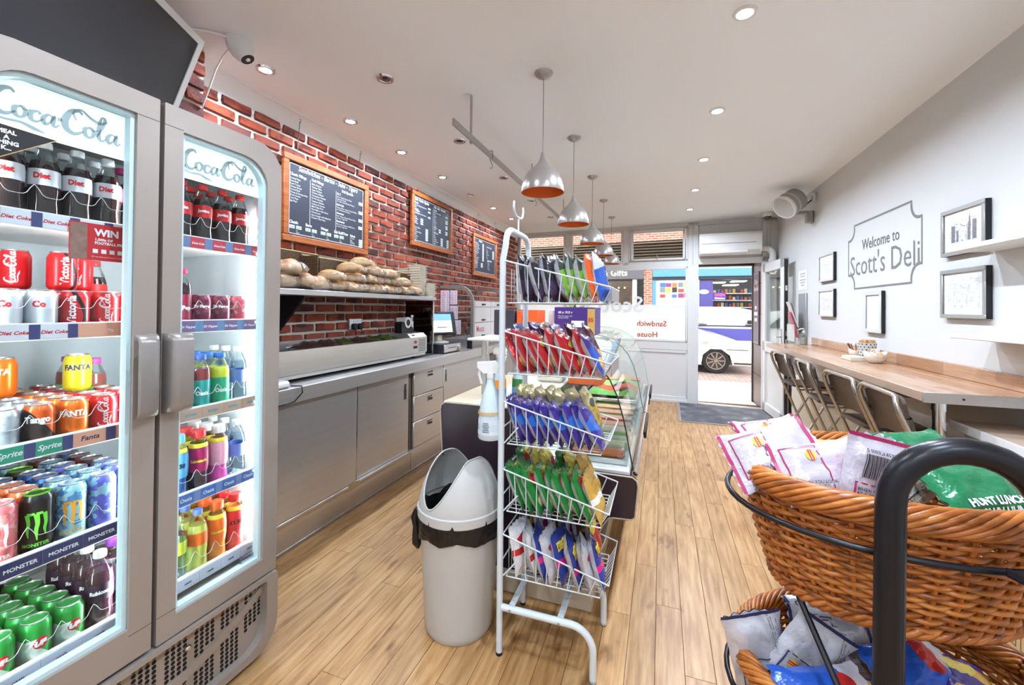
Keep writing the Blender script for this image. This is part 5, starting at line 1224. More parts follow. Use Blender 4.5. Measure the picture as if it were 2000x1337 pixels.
carton('orange_carton', 'narrow orange carton behind the rack post on the counter top', -.835, -.805, 2.43, 2.6, TZ, TZ + .15, (234, 88, 22))
carton('dark_carton', 'dark slate carton at the near end of the counter top', -.98, -.845, 2.42, 2.6, TZ, TZ + .155, (58, 50, 58))
t = thing('biscuit_packets', 'row of purple and white biscuit packets beside the purple carton', 'packets', (-.68, 2.65, TZ))
for k in range(4): MB().cbox(-.695 + .0, -.65, 2.66 + k * .03, 2.685 + k * .03, TZ + .0005, TZ + .16, .006).build('packet', pm('packet_violet', (150, 120, 170), .35) if k % 2 else M_wpl, t)
t = thing('leafy_plant', 'small green artificial plant behind the cartons on the counter top', 'plant', (-.62, 3.1, TZ))
MB().lathe([(.04, 0), (.055, .07)], 16, (-.62, 3.1, TZ + .0005)).build('pot', M_wpl, t)
for k in range(22):
    a = random.random() * 6.28; l = random.uniform(.06, .13); h = random.uniform(.06, .15); c = Vector((-.62, 3.1, TZ + .07)); dr = Vector((math.cos(a), math.sin(a), 0)); sd = Vector((-math.sin(a), math.cos(a), 0)) * .018
    tip = c + dr * l + Vector((0, 0, h)); md = c + dr * l * .5 + Vector((0, 0, h * .75)); MB().add([c, md + sd, tip, md - sd, md + Vector((0, 0, .006))], [(0, 1, 4), (1, 2, 4), (2, 3, 4), (3, 0, 4)]).build('leaf', M_leaf, t)
carton('snack_box', 'open white and orange snack box lying in the glass counter', -.58, -.36, 2.75, 2.98, .905, .96, (226, 110, 60))
t = thing('wrapped_sandwiches', 'stack of white paper wrapped sandwiches on the counter ledge', 'sandwiches', (-.72, 2.9, .905))
for k in range(3): MB().cbox(-.80 + .02 * k, -.62 + .02 * k, 2.75, 2.95, .906 + k * .045, .948 + k * .045, .015).build('sandwich', M_tray, t)
# spray bottles
def spray(x, y, z, rgb, lab, bands, rz=0, s=1):
    q = thing('spray_bottle', lab, 'spray bottle', (x, y, z), rz)
    prof = [(.042, 0), (.0455, .006), (.045, .05), (.041, .10), (.034, .145), (.022, .185), (.0145, .205), (.0135, .225)]
    MB().lathe([(r * s, h * s) for r, h in prof], 22).build('bottle', pm('spray_%d_%d_%d' % rgb, rgb, .2, coat=.4, var=.02), q, local=True)
    for (h0, h1, c) in bands: MB().lathe([(.0452 * s + .0005, h0 * s), (.0452 * s - (h1 > .06) * .0015, h1 * s)], 22, cap0=False, cap1=False).build('label_band', pm('band_%d_%d_%d' % c, c, .45), q, local=True)
    MB().lathe([(.016 * s, .222 * s), (.016 * s, .24 * s)], 14).build('collar', M_wpl, q, local=True)
    h = MB(); h.prism([(-.03 * s, -.011 * s, .24 * s), (.028 * s, -.011 * s, .24 * s), (.05 * s, -.011 * s, .262 * s), (.05 * s, -.011 * s, .28 * s), (-.02 * s, -.011 * s, .285 * s), (-.035 * s, -.011 * s, .268 * s)], (0, .022 * s, 0)); h.build('spray_head', M_wpl, q, local=True)
    h = MB(); h.tube([(.036 * s, 0, .256 * s), (.042 * s, 0, .235 * s), (.034 * s, 0, .20 * s)], [.007 * s, .006 * s, .005 * s], 8); h.build('trigger', M_wpl, q, local=True)
    return q
sb = spray(-.668, 1.62, .862, (206, 222, 228), 'pale trigger spray bottle hanging on the rack post above the bin', [(.02, .075, (214, 222, 224)), (.093, .096, (206, 160, 84)), (.1, .103, (206, 160, 84))], math.radians(200), 1.12)
m = MB(); [wrap(m, ([(x * .004, z * .0022) for x in range(9 - k % 3) for z in (0, 1)], [(2 * x, 2 * x + 2, 2 * x + 3, 2 * x + 1) for x in range(8 - k % 3)]), .0515, .035 + k * .007, math.radians(70)) for k in range(6)]; m.build('label_print', M_bprint, sb, local=True, smooth=60)
spray(-.86, 2.20, .903, (196, 218, 226), 'spray bottle with orange and blue label on the counter behind the rack', [(.02, .05, (70, 140, 206)), (.052, .1, (238, 150, 40))], .5)
spray(-.76, 2.28, .903, (190, 212, 214), 'spray bottle with green and blue label on the counter behind the rack', [(.02, .05, (80, 150, 206)), (.052, .1, (50, 120, 66))], 2.2)

# ================================================================== WASTE BIN
bx, by = -.845, 1.705
t = thing('waste_bin', 'pale grey round waste bin with a swooping hooded lid and black liner', 'bin', (bx, by, 0))
M_bin = pm('bin_grey', (196, 194, 188), .4, var=.03, scale=5); M_bag_b = pm('bin_liner_black', (24, 22, 22), .28, var=.3, bump=.6, scale=50)
MB().lathe([(.140, 0), (.147, .012), (.150, .03), (.176, .49), (.178, .50), (.172, .50), (.146, .03), (.001, .02)], 40, (bx, by, 0), cap1=False).build('body', M_bin, t)
m = MB()
def linr(u, v):
    a = u * 2 * PI; w = .004 * math.sin(9 * a + 3 * v) + .003 * math.sin(23 * a) ; r = .181 + w + .004 * math.sin(v * PI); dz = .012 * math.sin(2 * a + 1) + .006 * math.sin(7 * a)
    return (bx + r * math.cos(a), by + r * math.sin(a), .515 - v * (.095 + dz))
m.grid(linr, 64, 7, cu=True); m.build('liner', M_bag_b, t, smooth=60)
m = MB(); m.grid(lambda u, v: (bx + (.168 - .05 * v + .006 * math.sin(11 * u * 6.283)) * math.cos(u * 2 * PI), by + (.168 - .05 * v) * math.sin(u * 2 * PI), .535 - .16 * v - .02 * math.sin(5 * u * 6.283)), 40, 6, cu=True); m.build('liner_inside', M_bag_b, t, smooth=60)
m = MB(); a = math.radians(203); kx, ky = bx + .186 * math.cos(a), by + .186 * math.sin(a)
m.tube([(kx, ky, .505), (kx - .012, ky - .004, .47), (kx - .006, ky - .008, .43), (kx - .004, ky - .006, .40), (kx, ky - .006, .36), (kx + .008, ky - .008, .335)], [.016, .02, .012, .018, .022, .006], 9); m.build('liner_knot', M_bag_b, t, smooth=60)
MB().lathe([(.182, .495), (.187, .50), (.1875, .535), (.181, .54)], 48, (bx, by, 0), cap0=False, cap1=False).build('lid_rim', M_bin, t)
m = MB(); th0 = math.radians(-20); NN = 72; OUT = []; INN = []; Z0 = .538
for off, L in ((0, OUT), (.004, INN)):
    for v in range(15):
        row = []
        for u in range(NN):
            a = 2 * PI * u / NN; k = abs(math.cos(a - th0)); k = k * k * (3 - 2 * k); top = Z0 + .022 + .185 * k
            z = Z0 + (top - Z0) * v / 14; f = (z - Z0) / .215; r = .182 * math.sqrt(max(0, 1 - f ** 1.5 * .80)) - off
            row.append((bx + r * math.cos(a), by + r * math.sin(a), z))
        L.append(row)
def quads(m, L, flip=False):
    m.add(sum(L, []), [(v * NN + u, v * NN + (u + 1) % NN, (v + 1) * NN + (u + 1) % NN, (v + 1) * NN + u) for v in range(len(L) - 1) for u in range(NN)])
quads(m, OUT); quads(m, INN); m.build('hood', M_bin, t, smooth=60)
m = MB(); m.tube(OUT[-1], .0035, 6, closed=True); m.build('hood_lip', M_bin, t, smooth=70)
MB().lathe([(.006, 0), (.004, .003)], 10, M=Matrix.Translation((bx - .085, by - .005, .735)) @ Matrix.Rotation(-PI / 2, 4, 'Y')).build('rivet', M_chrome, t)

# ================================================================== SNACK RACK
RX, RY0, RY1 = -.612, 1.603, 1.912
M_rackw = pm('rack_white', (214, 222, 224), .35, var=.05, scale=12)
rk = thing('snack_rack', 'white tubular rack with five wire baskets of crisp packets', 'rack', (-.42, 1.76, 0))
arc = lambda cx, cy, r, a0, a1, n=7: [(cx + r * math.cos(a0 + (a1 - a0) * k / (n - 1)), cy + r * math.sin(a0 + (a1 - a0) * k / (n - 1))) for k in range(n)]
path = [(RX, RY0, .003), (RX, RY0, 1.60)] + [(RX + .012, y, z) for y, z in arc(RY0 + .07, 1.66, .07, PI, PI / 2)] + [(RX + .012, y, z) for y, z in arc(RY1 - .07, 1.66, .07, PI / 2, 0)] + [(RX, RY1, 1.60), (RX, RY1, .003)]
MB().tube(path, .0128, 14).build('post_loop', M_rackw, rk, smooth=60)
for y in (RY0, RY1):
    p = [(RX + .01, y, .192), (-.32, y, .195)] + [(x, y, z) for x, z in arc(-.32, .11, .085, PI / 2, 0)] + [(-.235, y, .003)]
    MB().tube(p, .0135, 14).build('foot_loop', M_rackw, rk, smooth=60)
    m = MB()
    for x in (-.565, -.365): m.lathe([(.005, 0), (.004, .003)], 10, M=Matrix.Translation((x, y - .0135, .194)) @ Matrix.Rotation(PI / 2, 4, 'X'))
    m.build('bolt', M_alu, rk)
    MB().lathe([(.0135, 0), (.0135, .012)], 12, (-.235, y, 0)).build('foot_cap', M_black, rk); MB().lathe([(.0135, 0), (.0135, .012)], 12, (RX, y, 0)).build('foot_cap', M_black, rk)
for x in (-.565, -.365): MB().cbox(x - .012, x + .012, RY0, RY1, .187, .199, .002).build('brace', M_rackw, rk)
ZB = [1.422, 1.135, .850, .577, .315]
for k, z in enumerate(ZB):
    m = MB(); x0, x1t, x1b = RX + .012, -.178, -.212; ya, yb = RY0 - .004, RY1 + .004; zr, zf = z + .172, z + .06; r = .0022
    TL = [(x0, ya, zr), (x1t, ya, zf), (x1t, yb, zf), (x0, yb, zr)]; BL = [(x0 + .012, ya + .012, z), (x1b, ya + .012, z), (x1b, yb - .012, z), (x0 + .012, yb - .012, z)]
    m.tube(TL + TL[:1], .0034, 7); m.tube(BL + BL[:1], .0028, 7)
    for i in range(1, 9):
        f = i / 9
        for s in (0, 1):
            a = Vector(TL[0] if s == 0 else TL[3]).lerp(Vector(TL[1] if s == 0 else TL[2]), f); b = Vector(BL[0] if s == 0 else BL[3]).lerp(Vector(BL[1] if s == 0 else BL[2]), f); m.tube([a, b], r, 6)
    for i in range(1, 9):
        f = i / 9; yy = ya + .012 + (yb - ya - .024) * f; m.tube([(x0 + .012, yy, zr - .03), (x0 + .012, yy, z), (x1b, yy, z), (x1t, ya + (yb - ya) * f, zf)], r, 6)
    for f in (.33, .66): x = x0 + .012 + (x1b - x0) * f; m.tube([(x, ya + .012, z), (x, yb - .012, z)], r, 6)
    m.tube([(x0, RY0, zr - .1), (x0, RY1, zr - .1)], .003, 6)
    m.build('wire_basket', M_rackw, rk, smooth=60)
    if k < 2: MB().cbox(x1t - .001, x1t + .002, ya + .02, yb - .02, z + .008, zf - .002, .0006).build('ticket_strip', M_alu, rk)
    else: MB().tube([(x0, RY0 + .0, zr - .17), (x0 + .06, RY0, zr - .10)], .003, 6).build('strut', M_rackw, rk)
m = MB().tube([(-.60, 1.76, 1.73), (-.60, 1.76, 1.80)], .004, 8); cl = [(-.60, 1.70, 1.862), (-.60, 1.695, 1.84), (-.60, 1.705, 1.815), (-.60, 1.73, 1.803), (-.60, 1.79, 1.803), (-.60, 1.815, 1.815), (-.60, 1.825, 1.84), (-.60, 1.82, 1.862)]
m.tube(cl, .005, 8); m.build('sign_clip', M_rackw, rk, smooth=60)

# ------------------------------------------------------------------ crisp packets
def packmat(key, base, chip=None, logo=None, top=None, low=None, stripe=None):
    nm = 'packet_' + key
    if nm in MATS: return MATS[nm]
    N = NT(nm); tc = N.n('ShaderNodeTexCoord'); P = tc.outputs['Object']; s = N.n('ShaderNodeSeparateXYZ'); N.l(P, s.inputs[0])
    nz = N.noise(P, 30, 3); c = N.mix(nz, tuple(x * .82 for x in lin(base)[:3]) + (1,), tuple(min(1, x * 1.15) for x in lin(base)[:3]) + (1,))
    def circ(cx, cz, rx, rz):
        a = N.math('DIVIDE', N.math('SUBTRACT', s.outputs[0], cx), rx); b = N.math('DIVIDE', N.math('SUBTRACT', s.outputs[2], cz), rz)
        return N.math('LESS_THAN', N.math('ADD', N.math('MULTIPLY', a, a), N.math('MULTIPLY', b, b)), 1)
    if low: c = N.mix(N.math('LESS_THAN', N.math('ADD', s.outputs[2], N.math('MULTIPLY', s.outputs[0], .35)), .062), c, lin(low))
    if top: c = N.mix(N.math('GREATER_THAN', N.math('ADD', s.outputs[2], N.math('MULTIPLY', s.outputs[0], -.3)), .142), c, lin(top))
    if stripe: c = N.mix(N.math('LESS_THAN', N.math('ABSOLUTE', N.math('SUBTRACT', s.outputs[2], .085)), .012), c, lin(stripe))
    if chip:
        for cx, cz, r in ((-.028, .045, .027), (.02, .06, .024), (.032, .115, .02)): c = N.mix(circ(cx, cz, r, r), c, lin(chip))
    if logo: c = N.mix(circ(-.01, .128, .034, .02), c, lin(logo))
    N.l(c, N.b.inputs['Base Color']); N.b.inputs['Roughness'].default_value = .22; N.b.inputs['Metallic'].default_value = .15; N.b.inputs['Coat Weight'].default_value = .3
    wr = N.noise(P, 36, 3, (1, 1, .7)); N.bump(wr, .9, .006); MATS[nm] = N.m; return N.m
M_foil = pm('packet_back_silver', (206, 206, 210), .22, .3, var=.12, scale=45, bump=.8)
def pack_mesh(w=.145, h=.19, d=.042, seed=0, n=13, mm=17):
    """pillow packet standing on its bottom crimp; front is local -y"""
    rs = random.Random(seed); ph = [rs.uniform(0, 6.28) for _ in range(6)]
    m = MB(); F = []; Bk = []
    for j in range(mm):
        v = j / (mm - 1); crimp = v < .055 or v > .945
        e = max(0, min(1, (v - .05) / .2)) * max(0, min(1, (.95 - v) / .2)); e = math.sin(e * PI / 2)
        for i in range(n):
            u = i / (n - 1) * 2 - 1; p = max(0, 1 - abs(u) ** 2.4) ** .6
            th = d / 2 * e * p + (.0012 if abs(u) < 1 else 0)
            wr = (.0045 * math.sin(7 * u + ph[0] + 5 * v) * math.sin(9 * v + ph[1]) + .0030 * math.sin(15 * u + 11 * v + ph[2])) * (1 - abs(u) ** 4) * (.3 + .7 * (1 - abs(2 * v - 1)))
            x = u * w / 2 * (1 - .07 * e) * (1 + .012 * math.sin(20 * v + ph[3])); z = v * h + (.003 * ((i % 2) * 2 - 1) if j in (0, mm - 1) else 0) + .004 * math.sin(3 * u + ph[4]) * v
            bend = .012 * math.sin(2.2 * v + ph[5]) * (v ** 2)
            F.append((x, -th + wr + bend, z)); Bk.append((x, th + wr * .6 + bend, z))
    q = [(j * n + i, j * n + i + 1, (j + 1) * n + i + 1, (j + 1) * n + i) for j in range(mm - 1) for i in range(n - 1)]
    m.mi = 0; m.add(F, q); m.mi = 1; m.add(Bk, q); return m
PK = {}
def packet(key, label, M, front, group, back=None, size=(.145, .19, .042), prints=None, seed=None):
    k = (key, size, random.randrange(3) if seed is None else seed)
    if k not in PK:
        o = pack_mesh(*size, seed=hash(k[2]) % 97 + k[2] * 13).build('crisp_packet', [front, back or M_foil], None, smooth=75, center=False); PK[k] = o.data; W.pop(o); bpy.data.objects.remove(o)
    o = bpy.data.objects.new('crisp_packet', PK[k]); COL.objects.link(o); o.matrix_world = M; W[o] = M.copy(); tag(o, label, 'crisps', group)
    if prints: prints(o)
    return o
def lean(x, y, z, tilt, yaw=0, roll=0):
    t_ = math.radians(tilt); ex = Vector((0, 1, 0)); ez = Vector((-math.sin(t_), 0, math.cos(t_))); ey = ez.cross(ex)
    R = Matrix((ex, ey, ez)).transposed().to_4x4()
    return Matrix.Translation((x, y, z)) @ Matrix.Rotation(math.radians(yaw), 4, 'Z') @ R @ Matrix.Rotation(math.radians(roll), 4, 'Y')
def surf_print(o, w, h, d, seed, items):
    """flat print laid on the front surface of a packet"""
    pk = pack_mesh(w, h, d, seed=hash(seed) % 97 + seed * 13); n, mm = 13, 17
    def ys(x, z):
        u = max(0, min(.999, (x / w + .5))) * (n - 1); v = max(0, min(.999, z / h)) * (mm - 1); i, j = int(u), int(v); a, b = u - i, v - j; F = pk.v
        return (F[j * n + i][1] * (1 - a) + F[j * n + i + 1][1] * a) * (1 - b) + (F[(j + 1) * n + i][1] * (1 - a) + F[(j + 1) * n + i + 1][1] * a) * b
    for nm, mat, g, lift in items:
        m = MB(); m.add([(x, ys(x, z) - .0012 - lift, z) for x, z in g[0]], g[1]); m.build(nm, mat, o, smooth=70, local=True)
def shift(g, dx, dz, rot=False): return ([(-z + dx, x + dz) for x, z in g[0]] if rot else [(x + dx, z + dz) for x, z in g[0]]), g[1]
def quad(x0, x1, z0, z1, nx=6, nz=6): return [(x0 + (x1 - x0) * i / nx, z0 + (z1 - z0) * j / nz) for i in range(nx + 1) for j in range(nz + 1)], [(i * (nz + 1) + j, (i + 1) * (nz + 1) + j, (i + 1) * (nz + 1) + j + 1, i * (nz + 1) + j + 1) for i in range(nx) for j in range(nz)]
def join(*gs):
    V = []; Fc = []
    for v, f in gs: o = len(V); V += v; Fc += [tuple(i + o for i in q) for q in f]
    return V, Fc
def disc(cx, cz, rx, rz, n=18): return [(cx, cz)] + [(cx + rx * math.cos(2 * PI * k / n), cz + rz * math.sin(2 * PI * k / n)) for k in range(n)], [(0, 1 + k, 1 + (k + 1) % n) for k in range(n)]
GOLD = (222, 170, 70)
KM = dict(black=packmat('black', (30, 28, 36), logo=(96, 40, 140), low=(60, 40, 70)), lime=packmat('lime', (120, 176, 44), top=(44, 60, 40), chip=(206, 190, 96)), orange=packmat('orange', (240, 98, 22), logo=(250, 190, 60)), bluesil=packmat('bluesil', (44, 88, 180), top=(200, 204, 212)),
          red=packmat('red', (186, 30, 34), chip=GOLD, logo=(236, 200, 90)), bluev=packmat('bluev', (38, 74, 170), top=(60, 44, 120), chip=GOLD), maroon=packmat('maroon', (96, 24, 40), chip=GOLD), blue=packmat('blue', (36, 104, 200), top=(62, 40, 140), low=(58, 40, 130)), gold=packmat('gold', (196, 160, 62), logo=(40, 60, 50), top=(206, 190, 130)),
          green=packmat('green', (28, 132, 50), logo=(214, 40, 32), chip=(190, 190, 130)), redp=packmat('redp', (200, 36, 34), top=(232, 210, 80)), white=packmat('white', (232, 230, 230), logo=(206, 40, 44), stripe=(206, 40, 44)), bluep=packmat('bluep', (36, 64, 160), stripe=(226, 40, 140), top=(40, 60, 150)), brown=packmat('brown', (96, 44, 34), logo=(230, 196, 90)), silver=packmat('silver', (206, 206, 212), logo=(206, 30, 130)), goldw=packmat('goldw', (214, 166, 70), stripe=(240, 238, 232)))
LW = dict(black='glossy black', lime='lime green', orange='bright orange', bluesil='blue and silver', red='red', bluev='deep blue', maroon='dark maroon', blue='bright blue', gold='gold', green='green', redp='red and yellow', white='white and red', bluep='blue and pink', brown='dark brown', silver='silver', goldw='gold and white')
BW = ['top', 'second', 'middle', 'fourth', 'lowest']
near = [['black'] * 5 + ['lime'] * 3 + ['orange', 'bluesil'], ['red'] * 8 + ['bluev'], ['blue'] * 9, ['green'] * 8 + ['goldw'], ['white', 'white', 'bluep', 'silver', 'bluep', 'bluep', 'silver', 'bluep']]
far = [['black'] * 3 + ['lime', 'lime', 'black'], ['bluev', 'bluev', 'maroon', 'bluev', 'maroon', 'maroon'], ['gold'] * 7, ['green', 'redp', 'redp', 'green', 'redp', 'goldw'], ['brown', 'silver', 'brown', 'silver', 'brown', 'redp']]
TILT = [16, 30, 30, 27, 18]
M_yel = pm('print_yellow', (232, 202, 60), .5)
def rack_print(key, w, h, d, seed):
    if key == 'green': items = [('price_flash', M_yel, quad(-.01, w * .46, h * .74, h * .88), 0), ('price_spot', M_red, disc(-.026, h * .76, .021, .019), .0003), ('price_text', M_bprint, join(shift(glyphs('75p', .018, bold=.0005, align='CENTER'), -.026, h * .735), shift(glyphs('ANY 2 £1.25', .0115, bold=.0004), .0, h * .785)), .0007)]
    elif key == 'bluep': items = [('price_flash', M_yel, quad(-w * .4, w * .05, h * .66, h * .84), 0), ('price_text', M_bprint, shift(glyphs('£1.25', .022, bold=.0006), -w * .37, h * .71), .0005)]
    else: return None
    return lambda o: surf_print(o, w, h, d, seed, items)
for b in range(5):
    for lane, lst, yc in (('near', near[b], 1.683), ('far', far[b], 1.832)):
        n = len(lst)
        for i, key in enumerate(lst):
            x = -.525 + (.315 if lane == 'near' else .28) * i / (n - 1); tl = TILT[b] + random.uniform(-4, 4)
            up = .006 if lane == 'near' else .02
            sd = (i * 2 + b) % 3; sz = (.146, .192 if lane == 'near' else .2, .047); wild = 2.2 if b in (0, 4) else 1
            packet(key, f'{LW[key]} crisp packet, {ORD[i]} from the post, {lane} side of the {BW[b]} rack basket', lean(x, yc + random.uniform(-.006, .006), ZB[b] + up, tl, random.uniform(-7, 7) * wild, random.uniform(-4, 4) * wild), KM[key], f'crisp packets in the {BW[b]} rack basket', size=sz, prints=rack_print(key, *sz, sd), seed=sd)
# ================================================================== BAR ALONG THE PLAIN WALL
def block_wood():
    N = NT('block_walnut'); tc = N.n('ShaderNodeTexCoord'); br = N.n('ShaderNodeTexBrick'); br.offset = .5; mp = N.n('ShaderNodeMapping'); mp.inputs[2].default_value = (0, 0, PI / 2); N.l(tc.outputs['Object'], mp.inputs[0]); N.l(mp.outputs[0], br.inputs[0])
    br.inputs['Scale'].default_value = 1; br.inputs['Brick Width'].default_value = .5; br.inputs['Row Height'].default_value = .045; br.inputs['Mortar Size'].default_value = .0004
    br.inputs['Color1'].default_value = lin((178, 134, 100)); br.inputs['Color2'].default_value = lin((204, 166, 134)); br.inputs['Mortar'].default_value = lin((122, 84, 58))
    nz = N.noise(tc.outputs['Object'], 5, 5, (26, 1.5, 26)); q = N.n('ShaderNodeMix', data_type='RGBA', blend_type='MULTIPLY'); q.inputs[0].default_value = .5; N.l(br.outputs[0], q.inputs[6]); N.l(N.ramp(nz, [(.3, (190, 176, 166)), (.7, (255, 255, 255))]), q.inputs[7])
    N.l(q.outputs[2], N.b.inputs['Base Color']); N.b.inputs['Roughness'].default_value = .22; return N.m
M_block = block_wood()
t = thing('wall_bar', 'long wooden wall bar with upstand and chrome leg along the plain wall', 'bar', (1.3, 3.8, 0))
MB().cbox(1.085, XR - .003, 2.345, 5.26, 1.012, 1.05, .003).build('bar_top', M_block, t)
MB().cbox(1.08, 1.0865, 2.345, 5.26, 1.010, 1.0505, .001).build('front_edge', pm('edge_silver_wood', (190, 160, 136), .3, .3), t)
MB().cbox(1.08, XR - .003, 2.335, 2.345, 1.006, 1.052, .001).build('end_cap', M_alu, t)
MB().cbox(XR - .022, XR - .002, 1.9, 5.26, 1.051, 1.122, .002).build('upstand', M_block, t)
MB().lathe([(.024, .003), (.024, .965), (.027, .966), (.027, 1.006)], 20, (1.165, 2.40, 0)).build('leg', M_chrome, t)
MB().lathe([(.04, 0), (.038, .004), (.024, .006)], 20, (1.165, 2.40, 0)).build('leg_foot', M_chrome, t)
MB().cbox(1.36, XR - .003, 3.4, 3.43, .85, 1.011, .004).build('bracket', M_alu, t)
m = MB().lathe([(.005, 0), (.004, .004)], 10, M=Matrix.Translation((1.215, 2.335, 1.03)) @ Matrix.Rotation(PI / 2, 4, 'X')); m.build('screw', M_black, t)
struct(MB().cbox(1.43, XR - .002, 2.2, 5.7, 0, .66, .004).build('trim_3', pm('boxing_cream', (218, 212, 196), .5, var=.02)), 'low cream boxing along the foot of the plain wall')
t = thing('lower_wall_shelf', 'low white-edged shelf beside the near end of the wooden bar', 'shelf', (1.4, 1.8, .86))
MB().cbox(1.285, XR - .003, .9, 2.56, .862, .896, .003).build('board', pm('shelf_tan', (196, 172, 150), .4), t)
MB().cbox(1.279, 1.286, .9, 2.56, .858, .898, .002).build('front_edge', M_wpl, t)
MB().cbox(1.31, 1.33, 1.0, 2.52, .0, .86, .002).build('front_panel', pm('panel_ivory', (222, 220, 206), .5, var=.02), t)
for i, (z, lab, x0) in enumerate(((1.697, 'upper white wall shelf beside the town sketch', 1.346), (1.275, 'lower white wall shelf under the framed street picture', 1.352))):
    t = thing('white_wall_shelf', lab, 'shelf', (1.43, 1.6, z))
    MB().cbox(x0, XR - .002, .5, 2.70, z, z + .024, .003).build('board', M_white, t)
    for y in (2.25, 1.3): MB().prism([(XR - .003, y, z - .001), (x0 + .02, y, z - .001), (x0 + .02, y, z - .012), (XR - .003, y, z - .09)], (0, .018, 0)).build('bracket', M_white, t)

# stools
M_tube = pm('stool_tube', (188, 180, 168), .25, .85); M_stw = pm('stool_board', (78, 64, 56), .35, var=.25, scale=10, stretch=(1, 1, 8))
st0 = None
for i, (y, rz, w) in enumerate(((4.47, .05, 'farthest, by the door'), (3.77, -.05, 'second from the door'), (3.08, .04, 'third from the door'), (2.58, -.03, 'nearest the chrome leg'))):
    lab = f'folding bar stool with dark board back, {w}'
    if st0 is None:
        st0 = t = thing('bar_stool', lab, 'stool', (1.2, y, 0), rz, 'folding stools along the wooden bar')
        W[t] = Matrix.Identity(4); fy = lambda z: .205
        for s in (-1, 1):
            MB().tube([(-.185, s * .185, 1.012), (-.19, s * .205, .985), (-.175, s * .21, .93), (-.08, s * .21, .70), (.20, s * .21, .012), (.205, s * .21, .003)], .0115, 10).build('back_leg', M_tube, t, smooth=60, local=True)
            MB().tube([(.17, s * .18, .715), (.16, s * .185, .69), (-.20, s * .185, .012), (-.203, s * .185, .003)], .0115, 10).build('front_leg', M_tube, t, smooth=60, local=True)
            MB().tube([(-.10, s * .20, .72), (.2, s * .19, .728)], .008, 8).build('seat_rail', M_tube, t, smooth=60, local=True)
        MB().tube([(-.19, -.205, .985), (-.185, -.185, 1.012), (-.185, -.16, 1.018), (-.185, .16, 1.018), (-.185, .185, 1.012), (-.19, .205, .985)], .0115, 10).build('top_tube', M_tube, t, smooth=60, local=True)
        for x, z in ((.13, .185), (-.115, .20)): MB().tube([(x, -.205, z), (x, .205, z)], .009, 8).build('footrest', M_tube, t, smooth=60, local=True)
        m = MB()
        def bk(u, v, off): a = (u - .5) * 2; return (-.168 + .03 * (1 - a * a) + off + .045 * (1 - v), a * .2, .80 + v * .205 - .02 * (abs(a) ** 6) * (1 if v > .5 else -1))
        n1, n2 = 15, 7
        V = [bk(i2 / (n1 - 1), j / (n2 - 1), 0) for i2 in range(n1) for j in range(n2)] + [bk(i2 / (n1 - 1), j / (n2 - 1), .016) for i2 in range(n1) for j in range(n2)]
        q = [(a * n2 + b, (a + 1) * n2 + b, (a + 1) * n2 + b + 1, a * n2 + b + 1) for a in range(n1 - 1) for b in range(n2 - 1)]; o2 = n1 * n2
        q += [tuple(o2 + k for k in f[::-1]) for f in q]
        bd = [a * n2 for a in range(n1)] + [(n1 - 1) * n2 + b for b in range(1, n2)] + [a * n2 + n2 - 1 for a in range(n1 - 2, -1, -1)] + [b for b in range(n2 - 2, 0, -1)]
        q += [(bd[k], bd[(k + 1) % len(bd)], o2 + bd[(k + 1) % len(bd)], o2 + bd[k]) for k in range(len(bd))]
        m.add(V, q); m.build('backrest', M_stw, t, smooth=50, local=True)
        m = MB(); O = rrect(-.175, .175, -.12, .225, (.03, .03, .05, .05), 5); m.prism([(z, y2, .728 + .012 * ((z - .05) / .17) ** 2 - (.012 if z > .2 else 0)) for y2, z in O], (0, 0, .018)); m.build('seat', M_stw, t, smooth=40, local=True)
        W[t] = Matrix.LocRotScale(Vector(t.location), t.rotation_euler, None)
    else: dup(st0, (1.2, y, 0), (0, 0, rz), lab)

# things on the bar
BZ = 1.0505
t = thing('perforated_caddy', 'perforated white cutlery pot of sugar sachets on the bar', 'pot', (1.42, 3.77, BZ))
MB().lathe([(.048, 0), (.054, .125), (.052, .125), (.046, .004)], 28, (1.42, 3.77, BZ), cap1=False).build('pot', pm('pot_silver_white', (206, 202, 194), .35, .2), t)
m = MB()
for r in range(6):
    for k in range(14):
        a = 2 * PI * (k + .5 * (r % 2)) / 14; R = .0482 + .006 * ((.012 + r * .02) / .125); Mx = Matrix.Translation((1.42 + R * math.cos(a), 3.77 + R * math.sin(a), BZ + .014 + r * .02)) @ Matrix.Rotation(a, 4, 'Z') @ Matrix.Rotation(PI / 2, 4, 'Y')
        m.lathe([(.0045, 0), (.0045, .0006)], 8, M=Mx, cap0=False)
tag(m.build('hole_discs', M_holeshade, t), kind='stuff')  # dark discs laid on the pot, shade of its perforations as colour
for k in range(9):
    a = k * .7; MB().cbox(-.02, .02, -.004, .004, 0, .045, .002, Matrix.Translation((1.42 + .026 * math.cos(a), 3.77 + .026 * math.sin(a), BZ + .10)) @ Matrix.Rotation(a * 1.7, 4, 'Z') @ Matrix.Rotation(.4 * math.sin(k * 2), 4, 'Y')).build('sugar_sachet', pm('sachet_brown', (206, 160, 112), .6, var=.15), t)
t = thing('stirrer_bowl', 'small white boat bowl full of brown wooden stirrers', 'bowl', (1.41, 3.92, BZ))
